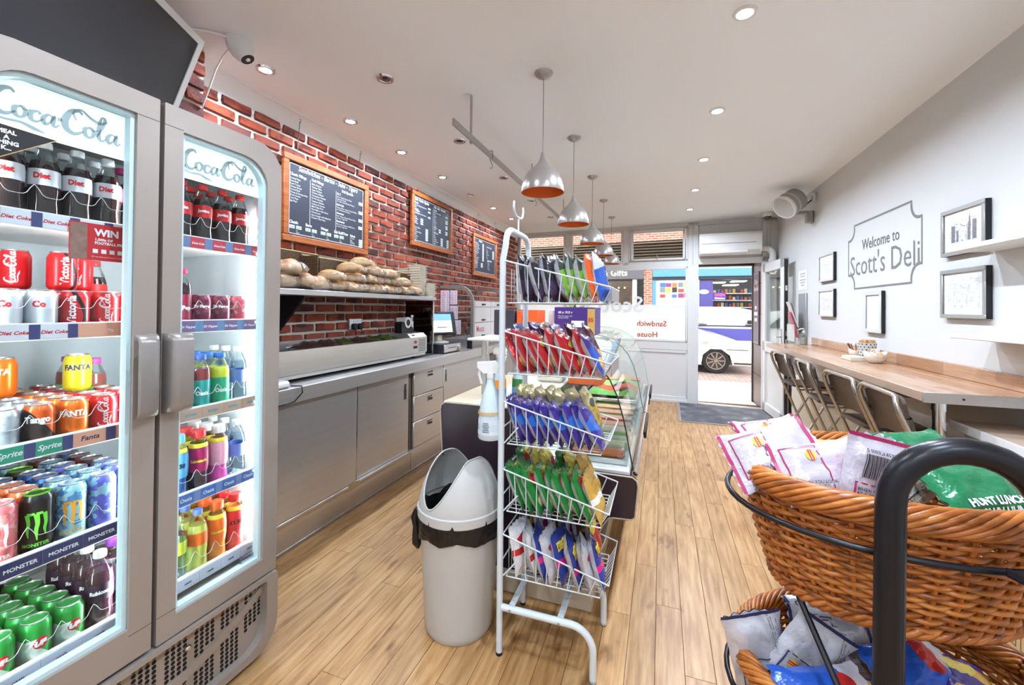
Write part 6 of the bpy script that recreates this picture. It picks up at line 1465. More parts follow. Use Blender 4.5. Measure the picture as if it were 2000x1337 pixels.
def bowl(c, rx, ry, h):
    m = MB()
    def f(u, v):
        a = u * 2 * PI; r = .45 + .55 * math.sin(min(1, v * 1.25) * PI / 2) if v < .8 else 1 - (v - .8) * .9; z = h * min(1, v / .8) ** 1.6 - (0 if v < .8 else (v - .8) * h * 1.6); k = 1 + .12 * math.cos(2 * a)
        return (c[0] + rx * r * math.cos(a), c[1] + ry * r * math.sin(a), c[2] + .002 + max(0, z + (.012 * math.cos(2 * a) if v > .6 else 0) * (1 if v <= .8 else .5)))
    m.grid(f, 28, 11, cu=True); m.add([(c[0] + rx * .45 * math.cos(2 * PI * k / 28), c[1] + ry * .45 * math.sin(2 * PI * k / 28), c[2] + .001) for k in range(28)], [tuple(range(28))]); return m
M_cer = pm('ceramic_cream', (236, 230, 218), .25, var=.02)
bowl((1.41, 3.92, BZ), .05, .06, .055).build('bowl', M_cer, t, smooth=70)
for k in range(16):
    a = k * 2.4; MB().box(-.002, .002, -.0008, .0008, 0, .095, Matrix.Translation((1.41 + .018 * math.cos(a), 3.92 + .022 * math.sin(a), BZ + .018)) @ Matrix.Rotation(a, 4, 'Z') @ Matrix.Rotation(.42, 4, 'Y') @ Matrix.Rotation(k, 4, 'Z')).build('stirrer', pm('stirrer_brown', (112, 66, 44), .6), t)
t = thing('sachet_bowl', 'white bowl of sauce sachets nearest the camera on the bar', 'bowl', (1.38, 3.55, BZ))
bowl((1.38, 3.545, BZ), .062, .068, .068).build('bowl', M_cer, t, smooth=70)
for k in range(8):
    a = k * .8; MB().cbox(-.028, .028, -.02, .02, -.002, .002, .001, Matrix.Translation((1.38 + .025 * math.cos(a), 3.545 + .028 * math.sin(a), BZ + .07)) @ Matrix.Rotation(a, 4, 'Z') @ Matrix.Rotation(.7 + .3 * math.sin(k), 4, 'Y')).build('sachet', M_wpl if k % 3 else pm('sachet_brown', (206, 160, 112), .6), t)
t = thing('napkin_pile', 'flat pile of white napkins lying before the bowls on the bar', 'napkins', (1.33, 3.72, BZ))
for k in range(6): MB().cbox(1.27 + .002 * (k % 2), 1.36, 3.63, 3.80 - .003 * k, BZ + .0005 + k * .0045, BZ + .0045 + k * .0045, .001).build('napkin', pm('napkin_cream', (230, 222, 204), .8, var=.02), t)
t = thing('sanitiser_bottle', 'clear pump bottle of hand sanitiser at the far end of the bar', 'bottle', (1.40, 5.16, BZ))
MB().lathe([(.032, .002), (.035, .008), (.035, .085), (.028, .105), (.012, .118), (.012, .124)], 22, (1.40, 5.16, BZ)).build('bottle', clear('sanitiser_plastic', (226, 232, 230), .9, .05), t)
MB().lathe([(.030, .006), (.030, .075)], 18, (1.40, 5.16, BZ)).build('gel', pm('gel_clear', (226, 222, 212), .15), t)
m = MB().lathe([(.013, .124), (.013, .14), (.004, .142), (.004, .165)], 14, (1.40, 5.16, BZ)); m.tube([(1.40, 5.16, BZ + .165), (1.375, 5.15, BZ + .167), (1.355, 5.145, BZ + .155)], .006, 8); m.build('pump', M_wpl, t)

# framed pictures
def sketch(key, dark):
    N = NT('sketch_' + key); tc = N.n('ShaderNodeTexCoord'); P = tc.outputs['Generated']; s = N.n('ShaderNodeSeparateXYZ'); N.l(P, s.inputs[0])
    n1 = N.noise(P, 14, 6); n2 = N.noise(P, 42, 3, (1, .5, 1)); v = N.n('ShaderNodeTexVoronoi'); v.inputs['Scale'].default_value = 9; N.l(P, v.inputs[0])
    f = N.math('ADD', N.math('MULTIPLY', n1, .6), N.math('MULTIPLY', n2, .5)); f = N.math('SUBTRACT', f, N.math('MULTIPLY', v.outputs[0], .25))
    N.l(N.ramp(f, [(.24, dark), (.36, (216, 215, 213)), (.47, (240, 240, 238))]), N.b.inputs['Base Color']); N.b.inputs['Roughness'].default_value = .7; return N.m
M_mount = pm('mount_white', (240, 240, 238), .7, var=.01); M_frs = pm('frame_silver', (176, 174, 170), .35, .4); M_frw = pm('frame_pale', (214, 212, 207), .35, .1)
def picture(lab, y0, y1, z0, z1, mat_f, fw, pic, inset=.05):
    t = thing('picture_frame', lab, 'picture', (XR - .012, (y0 + y1) / 2, z0), 0, 'framed pictures on the plain wall'); x = XR - .03
    for a, b, c, d in ((y0, y1, z0, z0 + fw), (y0, y1, z1 - fw, z1), (y0, y0 + fw, z0 + fw, z1 - fw), (y1 - fw, y1, z0 + fw, z1 - fw)): MB().cbox(x, x + .006, a, b, c, d, .002).build('frame_front', mat_f, t)
    for a, b, c, d in ((y0, y1, z0, z0 + .006), (y0, y1, z1 - .006, z1), (y0, y0 + .006, z0, z1), (y1 - .006, y1, z0, z1)): MB().box(x + .0055, XR - .001, a + .001, b - .001, c + .001, d - .001).build('frame_side', M_black, t)
    MB().box(x + .010, x + .012, y0 + fw * .6, y1 - fw * .6, z0 + fw * .6, z1 - fw * .6).build('mount', M_mount, t)
    if pic: MB().box(x + .0092, x + .0100, y0 + fw + inset, y1 - fw - inset, z0 + fw + inset, z1 - fw - inset).build('drawing', pic, t)
    MB().box(x + .005, x + .0055, y0 + fw * .8, y1 - fw * .8, z0 + fw * .8, z1 - fw * .8).build('pane', clear('picture_glass', (255, 255, 255), .993), t)
    return t
p1 = picture('large framed town street sketch above the upper white shelf end', 2.715, 3.06, 1.71, 1.965, M_frs, .022, sketch('town', (96, 98, 102)), .045)
m = MB()
for (y, w, h) in ((2.80, .03, .10), (2.84, .022, .07), (2.965, .03, .09), (2.93, .018, .06)): m.box(XR - .0212, XR - .0209, y - w / 2, y + w / 2, 1.78, 1.78 + h)
m.prism([(XR - .0212, 2.825, 1.85), (XR - .0212, 2.847, 1.85), (XR - .0212, 2.836, 1.92)], (.0003, 0, 0)); m.build('pencil_drawing', pm('pencil_grey', (128, 128, 130), .8, var=.4, scale=120), p1)
picture('large framed pale street picture between the two white shelves', 2.71, 3.065, 1.37, 1.635, M_frs, .022, sketch('street', (186, 187, 188)), .03)
picture('small framed pale drawing above its twin by the leaflets', 4.65, 5.03, 1.69, 1.955, M_frw, .018, sketch('small', (170, 170, 172)), .06)
picture('small framed pale drawing below its twin by the leaflets', 4.65, 5.04, 1.35, 1.612, M_frw, .018, sketch('small2', (190, 190, 192)), .04)
picture('narrow pale frame holding a blank sheet below the welcome lettering', 3.75, 4.02, 1.243, 1.555, M_frw, .03, None)
# welcome lettering
t = thing('welcome_lettering', 'grey welcome lettering in a notched outline painted on the plain wall', 'sign', (XR - .002, 3.85, 1.58))
M_gr = pm('vinyl_grey', (126, 125, 124), .6, var=.03); M_gr2 = pm('vinyl_mid_grey', (104, 104, 104), .6, var=.03)
def notch(c, r, a0, a1, n=7): return [(c[0] + r * math.cos(a0 + (a1 - a0) * k / (n - 1)), c[1] + r * math.sin(a0 + (a1 - a0) * k / (n - 1))) for k in range(n)]
Y0, Y1, Z0, Z1 = 3.295, 4.392, 1.584, 2.124; r = .085; e = .03
out = []
for (cy, cz, a0) in ((Y1, Z1, 1.5 * PI), (Y0, Z1, 0), (Y0, Z0, .5 * PI), (Y1, Z0, PI)):
    sy = -1 if cy == Y1 else 1; sz = -1 if cz == Z1 else 1
    A = [(cy + 0, cz + sz * (r + e)), (cy + sy * e * .9, cz + sz * (r + e))]; Bq = [(cy + sy * (r + e), cz + sz * e * .9), (cy + sy * (r + e), cz)]
    q = [(cy + sy * (e + r * math.sin(k * PI / 2 / 6) * 1.0) - sy * .0, cz + sz * (e + r * math.cos(k * PI / 2 / 6))) for k in range(7)]
    c = A + q[1:-1] + Bq
    out += c if (cy, cz) in ((Y1, Z1), (Y0, Z0)) else c[::-1]
m = MB(); n = len(out); cy, cz = (Y0 + Y1) / 2, (Z0 + Z1) / 2
inn = []
for k in range(n):
    p = Vector(out[k]); a = Vector(out[k - 1]); b = Vector(out[(k + 1) % n]); d1 = (p - a).normalized(); d2 = (b - p).normalized(); nn = Vector((-(d1 + d2).y, (d1 + d2).x)); nn = nn.normalized() if nn.length > 1e-6 else Vector((-d1.y, d1.x))
    if (Vector((cy, cz)) - p).dot(nn) < 0: nn = -nn
    inn.append(tuple(p + nn * .02))
x = XR - .0012
m.add([(x, a, b) for a, b in out] + [(x, a, b) for a, b in inn], [(k, (k + 1) % n, n + (k + 1) % n, n + k) for k in range(n)]); m.build('outline', M_gr, t, smooth=0)
def fit(txt, y_left, y_right, z, mat, wide=1, **kw):
    g = glyphs(txt, 1, **kw); w = max(a for a, b in g[0]) - min(a for a, b in g[0]); s = (y_left - y_right) / w; x0 = min(a for a, b in g[0])
    m = MB(); m.add([(XR - .0015, y_left - (a - x0) * s, z + b * s * wide) for a, b in g[0]], g[1]); m.build('lettering', mat, t, smooth=0)
fit('Welcome to', 4.126, 3.563, 1.895, M_gr2, 1.1, bold=.006); fit("Scott's Deli", 4.345, 3.325, 1.70, M_gr, 1.04, bold=-.002)
# notice, leaflets
t = thing('wall_notice', 'faint white paper notice above the leaflet holder', 'notice', (XR - .002, 5.63, 1.645))
MB().box(XR - .003, XR - .001, 5.475, 5.785, 1.645, 1.865).build('sheet', M_mount, t)
m = MB(); [m.box(XR - .0034, XR - .0031, 5.63 - w, 5.63 + w, z, z + .014) for w, z in ((.10, 1.82), (.08, 1.79), (.11, 1.75), (.09, 1.72), (.06, 1.69))]; m.build('lettering', pm('ink_pale', (176, 176, 176), .7), t, smooth=0)
t = thing('leaflet_holder', 'clear leaflet holder with folded brochures on the wall by the bar end', 'leaflet holder', (XR - .05, 5.5, 1.06))
MB().cbox(XR - .02, XR - .002, 5.46, 5.72, 1.06, 1.60, .003).build('backboard', pm('board_grey', (172, 172, 172), .35, .3), t)
for k, (c, y, z) in enumerate((((222, 222, 220), 5.69, 1.15), ((92, 100, 104), 5.62, 1.2), ((196, 70, 100), 5.56, 1.10), ((214, 206, 196), 5.52, 1.22))):
    Mx = Matrix.Translation((XR - .045 - .012 * k, y, z)) @ Matrix.Rotation(-.18 - .05 * k, 4, 'Y'); MB().cbox(-.004, .004, -.05, .05, 0, .30, .001, Mx).build('brochure', pm('brochure_%d' % k, c, .4, var=.3, scale=18), t)
MB().box(XR - .13, XR - .127, 5.45, 5.74, 1.06, 1.25).build('pocket', M_clearpl, t)
# heater
t = thing('drum_heater', 'grey drum fan heater on an angled wall bracket near the door', 'heater', (1.5, 5.32, 2.42))
ax = Vector((-.72, -.42, -.55)).normalized(); Mx = Matrix.Translation((1.27, 5.16, 2.535)) @ ax.to_track_quat('Z', 'Y').to_matrix().to_4x4()
MB().lathe([(.10, -.11), (.122, -.10), (.124, .07), (.12, .078)], 32, M=Mx).build('drum', pm('heater_grey', (162, 158, 152), .4, .1), t)
MB().lathe([(.123, -.01), (.127, -.008), (.127, .012), (.123, .014)], 32, M=Mx, cap0=False, cap1=False).build('seam_band', pm('heater_light', (196, 194, 190), .4), t)
MB().lathe([(.126, .06), (.128, .085), (.11, .09), (.108, .08)], 32, M=Mx, cap0=False, cap1=False).build('front_ring', M_wpl, t)
MB().lathe([(.108, .079), (.001, .079)], 28, M=Mx, cap0=False, cap1=False).build('grille_back', pm('grille_dark', (92, 90, 88), .6), t)
m = MB()
for k in range(-9, 10):
    w = math.sqrt(max(0, .106 ** 2 - (k * .011) ** 2)); m.box(k * .011 - .0028, k * .011 + .0028, -w, w, .082, .086, Mx)
for k in range(-4, 5): w = math.sqrt(max(0, .106 ** 2 - (k * .022) ** 2)); m.box(-w, w, k * .022 - .001, k * .022 + .001, .084, .087, Mx)
m.build('grille', M_wpl, t)
m = MB().cbox(XR - .06, XR - .002, 5.26, 5.36, 2.35, 2.47, .008); m.cbox(1.30, XR - .05, 5.27, 5.33, 2.44, 2.475, .006); m.build('bracket', pm('heater_grey', (162, 158, 152), .4, .1), t)
MB().lathe([(.02, -.02), (.024, 0), (.02, .02)], 14, (1.36, 5.28, 2.50)).build('cable_gland', M_black, t)
MB().tube([(1.36, 5.28, 2.50), (1.43, 5.27, 2.52), (1.46, 5.25, 2.55), (1.49, 5.24, 2.58)], .006, 8).build('cable', M_black, t)
t = thing('fused_spur', 'white fused switch on the plain wall above the heater', 'switch', (XR - .02, 5.23, 2.56))
MB().cbox(XR - .03, XR - .002, 5.19, 5.27, 2.555, 2.65, .004).build('plate', M_wpl, t); MB().cbox(XR - .034, XR - .03, 5.215, 5.245, 2.58, 2.62, .002).build('rocker', pm('rocker_grey', (196, 194, 190), .4), t)

# ================================================================== BASKET STAND IN THE FOREGROUND
BC = Vector((.383, 1.071, 0)); BR = Vector((math.cos(math.radians(19.6)), math.sin(math.radians(19.6)), 0)); BF_ = Vector((-BR.y, BR.x, 0))
def OV(r, a, z): return BC + BR * (.07 + (r + .07) * math.cos(a)) + BF_ * (r * math.sin(a)) + Vector((0, 0, z))     # oval about the basket's middle
M_blk = pm('stand_black', (26, 25, 29), .3, .2, var=.05)
bs = thing('basket_stand', 'black tubular stand with a hooped handle and two basket rings', 'stand', (BC.x, BC.y, 0))
pa, pb = Vector((.338, .818, 0)), Vector((.517, .813, 0)); mid = (pa + pb) / 2; rr = (pb - pa).length / 2; dr = (pb - pa).normalized()
path = [pa + Vector((-.012, -.002, .012)), pa + Vector((0, 0, 1.10))] + [mid - dr * rr * math.cos(a) + Vector((0, 0, 1.105 + rr * math.sin(a))) for a in [PI * k / 14 for k in range(1, 14)]] + [pb + Vector((0, 0, 1.10)), pb + Vector((.012, -.002, .012))]
MB().tube(path, .0195, 18).build('hoop', M_blk, bs, smooth=60)
for zr, R, nm in ((1.008, .243, 'upper_ring'), (.605, .243, 'lower_ring')):
    MB().tube([OV(R, 2 * PI * k / 48, zr) for k in range(48)], .0058, 8, closed=True).build(nm, M_blk, bs, smooth=60)
    for p in (pa, pb): q = BC + (p - BC).normalized() * .243; MB().tube([q + Vector((0, 0, zr)), p + Vector((0, 0, zr))], .007, 8).build('ring_bracket', M_blk, bs)
for a, b in ((BC - BR * .14 + Vector((0, 0, .86)), pa + Vector((-.01, .02, .66))), (BC + BR * .24 + BF_ * -.08 + Vector((0, 0, .84)), BC + BR * .34 + BF_ * -.14 + Vector((0, 0, .605)))): MB().tube([a, b], .006, 8).build('stay', M_blk, bs)
for p in (pa, pb):
    q = p + BF_ * .42; MB().tube([p + Vector((0, 0, .02)), p + BF_ * .2 + Vector((0, 0, .02)), q + Vector((0, 0, .02))], .016, 12).build('foot_bar', M_blk, bs, smooth=60)
    MB().tube([q + Vector((0, 0, .02)), q + Vector((0, 0, 0.0005))], .014, 10).build('foot', M_black, bs)
def willow():
    N = NT('willow_cane'); tc = N.n('ShaderNodeTexCoord'); geo = N.n('ShaderNodeNewGeometry'); nz = N.noise(tc.outputs['Object'], 26, 4, (1, 1, 3))
    f = N.math('ADD', N.math('MULTIPLY', nz, .7), N.math('MULTIPLY', geo.outputs['Random Per Island'], .3)); N.l(N.ramp(f, [(.25, (104, 54, 18)), (.5, (176, 98, 36)), (.75, (210, 136, 60))]), N.b.inputs['Base Color'])
    N.b.inputs['Roughness'].default_value = .32; N.bump(nz, .15, .003); return N.m
M_will = willow()
def wicker(zt, lab):
    t = thing('wicker_basket', lab, 'basket', (BC.x, BC.y, zt - .235), 0, 'oval willow baskets on the stand')
    R0, R1, Hh, NS, NR = .150, .214, .225, 40, 23; zb = zt - Hh; m = MB()
    Rz = lambda z: R0 + (R1 - R0) * ((z - zb) / Hh) ** .8
    for r in range(NR):
        z = zb + .012 + r * (Hh - .03) / (NR - 1); pts = []; np_ = NS * 4; tl = random.uniform(-1, 1) * .002
        for k in range(np_):
            a = 2 * PI * k / np_; w = math.cos(NS / 2 * a + (PI if r % 2 else 0)) * .0058; rr_ = Rz(z) + w
            pts.append(OV(rr_, a, z + tl * math.sin(a * 3 + r) + .0015 * math.sin(a * 11 + r)))
        m.tube(pts, random.uniform(.0042, .0053), 6, closed=True)
    tag(m.build('weave', M_will, t, smooth=70), kind='stuff')
    m = MB()
    for k in range(NS):
        a = 2 * PI * (k + .0) / NS; m.tube([OV(Rz(z), a, z) for z in [zb + Hh * q / 6 for q in range(7)]], .005, 6)
    tag(m.build('stakes', M_will, t, smooth=70), kind='stuff')
    for nm, zz, RR, ra, rb, ns, tn, tr in (('rim_braid', zt - .002, R1 + .003, .014, .020, 11, 7, .0056), ('base_braid', zb + .004, R0 + .002, .008, .009, 4, 16, .006)):
        m = MB()
        for s in range(ns):
            pts = []
            for k in range(240):
                a = 2 * PI * k / 240; h = tn * a + 2 * PI * s / ns; r_ = RR + ra * math.cos(h); pts.append(OV(r_, a, zz + rb * math.sin(h)))
            m.tube(pts, tr, 6, closed=True)
        tag(m.build(nm, M_will, t, smooth=70), kind='stuff')
    MB().prism([OV(R0 - .004, 2 * PI * k / 32, zb) for k in range(32)], (0, 0, .01)).build('base', pm('willow_dark', (84, 50, 24), .6), t)
wicker(1.066, 'upper oval willow basket of crisp packets in the foreground'); wicker(.662, 'lower oval willow basket of crisp packets under the upper one')
M_mag = pm('print_magenta', (166, 30, 88), .3); M_lilac = packmat('lilac_back', (198, 190, 200)); M_gold2 = pm('print_golden', (240, 190, 60), .35)
M_pur = packmat('purple_front', (62, 44, 140), chip=GOLD, logo=(230, 200, 90)); M_silw = packmat('silver_white', (196, 194, 200)); M_grn = packmat('green_back', (26, 120, 74)); M_ivory = packmat('ivory_back', (226, 220, 204)); M_magp = packmat('magenta_front', (176, 34, 96), chip=GOLD, logo=(230, 200, 90)); M_bluew = packmat('blue_front', (44, 92, 190), top=(214, 206, 214), logo=(200, 50, 44))
def back_print(w, h, col, d, seed, kind=0):
    def f(o):
        x0, x1, z0, z1 = -w * .36, w * .30, h * .10, h * .48; t_ = .0022
        fr_ = join(quad(x0, x1, z0, z0 + t_), quad(x0, x1, z1, z1 + t_), quad(x0, x0 + t_, z0, z1), quad(x1, x1 + t_, z0, z1))
        tx = glyphs('WHEN YOU LOOK\nAT A POTATO,\nWHAT DO YOU SEE?\nWE SEE THE BEST\nIN EVERY CRISP', .0085, line=.95)
        sm = glyphs('Ingredients: potatoes, sunflower oil,\nseasoning (salt, sugar, flavouring).\nStore in a cool dry place.\nOnce opened eat within a day.', .005, line=.95)
        L0 = [('crimp_edge', col, quad(-w * .49, w * .49, h * .955, h * .995, 10, 1), 0), ('crimp_edge', col, quad(-w * .49, w * .49, h * .005, h * .045, 10, 1), 0)]
        if kind == 0: L = [('panel_line', col, fr_, 0), ('text', M_bprint, join(shift(tx, x1 - .008, z0 + .004, True), shift(sm, x1 - .004 - .0, h * .55, True)), .0004)]
        else:
            bars = []; x = -w * .28
            for k in range(20): wd = (.0009, .0018, .0012)[k % 3]; bars.append(quad(x, x + wd, h * .55, h * .80, 1, 4)); x += wd + (.0012, .0008)[k % 2]
            L = [('panel_line', col, fr_, 0), ('barcode', M_bprint, join(*bars, shift(glyphs('5 000328 457258', .0085), -w * .28, h * .82)), .0004), ('text', M_bprint, join(shift(tx, x0 + .003, z1 - .012), shift(glyphs('32.5g e', .012), -w * .1, h * .50)), .0004)]
        lg = disc(-w * .2, z1 - .016, .011, .0095) if kind == 0 else disc(w * .2, z1 - .014, .011, .0095)
        cx = -w * .2 if kind == 0 else w * .2; cz = z1 - .016 if kind == 0 else z1 - .014
        L += [('logo_disc', M_gold2, lg, .0006), ('logo_band', M_red, join(quad(cx - .0105, cx + .0105, cz - .003, cz + .004, 3, 1)), .0009), ('logo_text', M_wprint, shift(glyphs('WALKERS', .0045, align='CENTER'), cx, cz - .0012, False), .0012)]
        surf_print(o, w, h, d, seed, L0 + L)
    return f
def bagm(a, b, z, ez, nrm, h):
    ez = (BR * ez[0] + BF_ * ez[1] + Vector((0, 0, ez[2]))).normalized(); nv = (BR * nrm[0] + BF_ * nrm[1] + Vector((0, 0, nrm[2]))); nv = (nv - ez * nv.dot(ez)).normalized(); ey = -nv; ex = ey.cross(ez)
    return Matrix.Translation(BC + BR * a + BF_ * b + Vector((0, 0, z)) - ez * h / 2) @ Matrix((ex, ey, ez)).transposed().to_4x4()
UP = [  # a, b, z, long axis, normal, front, back, label, print colour, kind
    (-.175, .0, 1.10, (1, -.1, .30), (-.1, -.75, .62), M_lilac, M_magp, 'white backed magenta crisp packet overhanging the left rim of the upper basket', M_mag, 0),
    (-.105, -.05, 1.086, (1, -.05, .10), (0, -.75, .66), M_lilac, M_magp, 'white backed magenta crisp packet beside the barcode packet', M_mag, 0),
    (-.04, -.09, 1.078, (.25, .1, 1), (.05, -.85, .5), M_lilac, M_magp, 'white crisp packet with a large barcode at the rim of the upper basket', M_mag, 1),
    (-.10, .10, 1.10, (1, .2, .05), (0, -.6, .8), M_lilac, M_magp, 'magenta crisp packet lying at the back left of the upper basket', M_mag, 0),
    (.01, .02, 1.085, (1, -.5, 0), (0, -.3, 1), M_magp, M_lilac, 'magenta crisp packet lying in the middle of the upper basket', None, 0),
    (.20, .06, 1.09, (1, .1, .0), (.0, -.45, .9), M_grn, M_ivory, 'green crisp packet at the back right of the upper basket', None, 0),
    (.145, -.085, 1.07, (1, .15, -.03), (.05, -.55, .85), M_grn, M_ivory, 'green crisp packet with white lettering at the front right of the upper basket', 'lunch', 0),
    (.05, -.03, 1.062, (.8, .5, .05), (0, -.6, .8), M_ivory, M_grn, 'ivory backed crisp packet tucked under the green ones', M_bprint, 0),
    (.26, -.02, 1.065, (.5, 1, .05), (.2, -.3, .9), M_ivory, M_grn, 'ivory backed crisp packet at the right rim of the upper basket', M_bprint, 0)]
for i, (a, b, z, ez, nv, fm, bm_, lab, pc, kd) in enumerate(UP):
    sz = (.125, .175, .042)
    if pc == 'lunch': pr = lambda o: surf_print(o, *sz, 2, [('text', M_wprint, shift(glyphs("HUNT LUNCH\nDOWN HUNGER", .017, bold=.0008), .045, .03, True), .0004)])
    else: pr = back_print(sz[0], sz[1], pc, sz[2], 1, kd) if pc else None
    packet('up%d' % (2 if pc == 'lunch' else 1) + fm.name, lab, bagm(a, b, z, ez, nv, sz[1]), fm, 'crisp packets in the upper basket', bm_, sz, pr, 2 if pc == 'lunch' else 1)
LO = [
    (-.185, .03, .672, (-.25, .0, 1), (-.2, -.85, .45), M_silw, M_pur, 'silver backed purple crisp packet standing at the left rim of the lower basket', M_navy, 0),
    (-.105, .0, .682, (.62, -.1, 1), (.1, -.9, .4), M_silw, M_pur, 'silver backed purple crisp packet with its corner pointing up in the lower basket', M_navy, 0),
    (-.01, .05, .675, (1, .0, -.1), (0, -.85, .5), M_silw, M_pur, 'white panel crisp packet lying behind the black post in the lower basket', M_navy, 0),
    (-.12, -.09, .665, (1, .05, .0), (-.1, -.6, .8), M_bluew, M_silw, 'blue crisp packet lying at the front left of the lower basket', None, 0),
    (.10, -.02, .672, (1, .3, .05), (0, -.5, .85), M_bluew, M_silw, 'blue crisp packet with red roundel at the right of the lower basket', None, 0),
    (.03, .10, .69, (1, .2, .1), (0, -.6, .8), M_silw, M_pur, 'silver backed crisp packet at the back of the lower basket', M_navy, 0),
    (-.02, -.10, .655, (.9, -.4, .0), (0, -.4, .9), M_pur, M_silw, 'purple crisp packet lying at the front of the lower basket', None, 0),
    (.19, -.05, .655, (.3, 1, .0), (.1, -.3, .95), M_pur, M_silw, 'purple crisp packet at the right rim of the lower basket', None, 0)]
for i, (a, b, z, ez, nv, fm, bm_, lab, pc, kd) in enumerate(LO):
    sz = (.125, .175, .042); packet('lo' + fm.name, lab, bagm(a, b, z, ez, nv, sz[1]), fm, 'crisp packets in the lower basket', bm_, sz, back_print(sz[0], sz[1], pc, sz[2], 1, kd) if pc else None, 1)

# cardboard box on the floor
t = thing('cardboard_box', 'brown cardboard box with handling symbols on the floor behind the basket', 'box', (1.25, 2.0, 0))
M_cbd = pm('cardboard', (196, 166, 120), .8, var=.06, scale=25, stretch=(1, 8, 1))
MB().cbox(1.205, 1.30, 1.55, 2.33, .001, .42, .003).build('carton', M_cbd, t)
for y0, y1 in ((1.552, 1.93), (1.945, 2.328)): MB().box(1.207, 1.30, y0, y1, .42, .424).build('flap', M_cbd, t)
m = MB(); x = 1.2046
def on(g, y, z, s=1): m.add([(x, y - a * s, z + b * s) for a, b in g[0]], g[1])
on(glyphs('11', .05), 2.1, .22); on(glyphs('Store in a\ncool dry place\nkeep away from heat', .022), 2.05, .36)
for y, w in ((2.115, .075), (2.02, .075)):
    for q in ((0, w, 0, .003), (0, w, .08, .083), (0, .003, 0, .083), (w - .003, w, 0, .083)): m.box(x - .0003, x + .0003, y - w + q[0], y - w + q[1], .205 + q[2], .205 + q[3])
m.build('print', pm('ink_brown', (92, 72, 50), .8), t, smooth=0); m = MB()
for k in range(18): m.box(x - .0003, x + .0003, 2.10 - k * .006, 2.10 - k * .006 + (.002, .004)[k % 2], .08, .17)
m.build('print', pm('ink_brown', (92, 72, 50), .8), t, smooth=0)
# ================================================================== THE STREET OUTSIDE
M_pave = pm('paving_pale', (196, 188, 180), .8, var=.06, scale=5); M_joint = pm('paving_joint', (128, 118, 108), .9)
pv = struct(MB().box(-5, 8, 7.0, 9.3, -.2, -.034).build('pavement', M_joint), 'pale paved footway outside the door')
sl = MB().cbox(-.2985, .2985, -.2235, .2235, -.034, -.02, .004); sm_ = None
for i in range(6):
    for j in range(5):
        o = bpy.data.objects.new('slab', sm_) if sm_ else sl.build('slab', M_pave, pv, local=True)
        if sm_: COL.objects.link(o); o.parent = pv
        sm_ = o.data; o.location = Vector((.35 + .6 * i - .3 * (j % 2), 7.25 + .45 * j, 0)) - pv.location
t_ = MB()
for x in [-5 + .6 * k for k in range(22)]:
    for j in range(5):
        if x < 0 or x > 3.7: t_.box(x, x + .595, 7.03 + .45 * j, 7.03 + .45 * j + .445, -.034, -.021)
tag(t_.build('slab_rest', M_pave, pv), kind='stuff')
def sett_mat():
    N = NT('street_setts'); tc = N.n('ShaderNodeTexCoord'); b = N.n('ShaderNodeTexBrick'); N.l(tc.outputs['Object'], b.inputs[0]); b.inputs['Scale'].default_value = 1; b.inputs['Brick Width'].default_value = .2; b.inputs['Row Height'].default_value = .1; b.inputs['Mortar Size'].default_value = .008
    b.inputs['Color1'].default_value = lin((176, 156, 146)); b.inputs['Color2'].default_value = lin((150, 132, 124)); b.inputs['Mortar'].default_value = lin((110, 98, 92)); N.l(b.outputs[0], N.b.inputs['Base Color']); N.b.inputs['Roughness'].default_value = .85; return N.m
struct(MB().box(-25, 25, 9.3, 14.0, -.3, -.1).build('road', sett_mat()), 'paved street beyond the footway')
struct(MB().box(-25, 25, 14.0, 16.5, -.3, -.02).build('far_pavement', M_pave), 'far footway below the opposite shops')
struct(MB().box(-5, 8, 9.2, 9.32, -.25, -.018).build('kerb', pm('kerb_stone', (186, 180, 174), .8)), 'stone kerb along the footway')
# exterior return beside the door, with a specials sign
t = sth('wall_porch', 'dark brown tiled porch wall just outside the doorway')
M_tile = pm('tile_brown', (104, 84, 82), .35, var=.06)
MB().box(1.36, 1.6, 6.84, 7.45, -.05, 2.75).build('core', pm('porch_dark', (60, 48, 46), .6), t)
for k in range(6):
    z0 = .0 + k * .45; MB().cbox(1.348, 1.36, 6.85, 7.43, z0 + .003, z0 + .445, .003).build('tile', M_tile, t)
MB().cbox(1.335, 1.37, 7.43, 7.50, -.02, 2.3, .004).build('black_post', M_black, t)
MB().box(.4, 1.6, 7.36, 7.5, 2.10, 2.2).build('lintel', M_black, t)
s_ = thing('specials_sign', 'dark specials board with gold border on the porch wall', 'sign', (1.345, 7.1, .95))
MB().cbox(1.335, 1.348, 6.98, 7.36, .90, 1.98, .003).build('board', pm('sign_plum', (78, 62, 84), .35), s_)
m = MB()
for a, b, c, d in ((7.0, 7.34, .92, .93), (7.0, 7.34, 1.95, 1.96), (7.0, 7.01, .92, 1.96), (7.33, 7.34, .92, 1.96)): m.box(1.3335, 1.335, a, b, c, d)
m.build('gold_border', pm('gold_line', (176, 142, 96), .4, .4), s_)
m = MB(); g = glyphs('Daily\nSpecials', .10, align='CENTER', shear=.2); m.add([(1.3345, 7.17 - a, 1.80 + b) for a, b in g[0]], g[1]); m.build('heading', M_wprint, s_, smooth=0); m = MB(); [m.box(1.3335, 1.3348, 7.17 - w, 7.17 + w, z, z + .05) for w, z in ((.05, 1.42), (.11, 1.33), (.08, 1.24))]; m.build('lettering', M_wprint, s_, smooth=0)

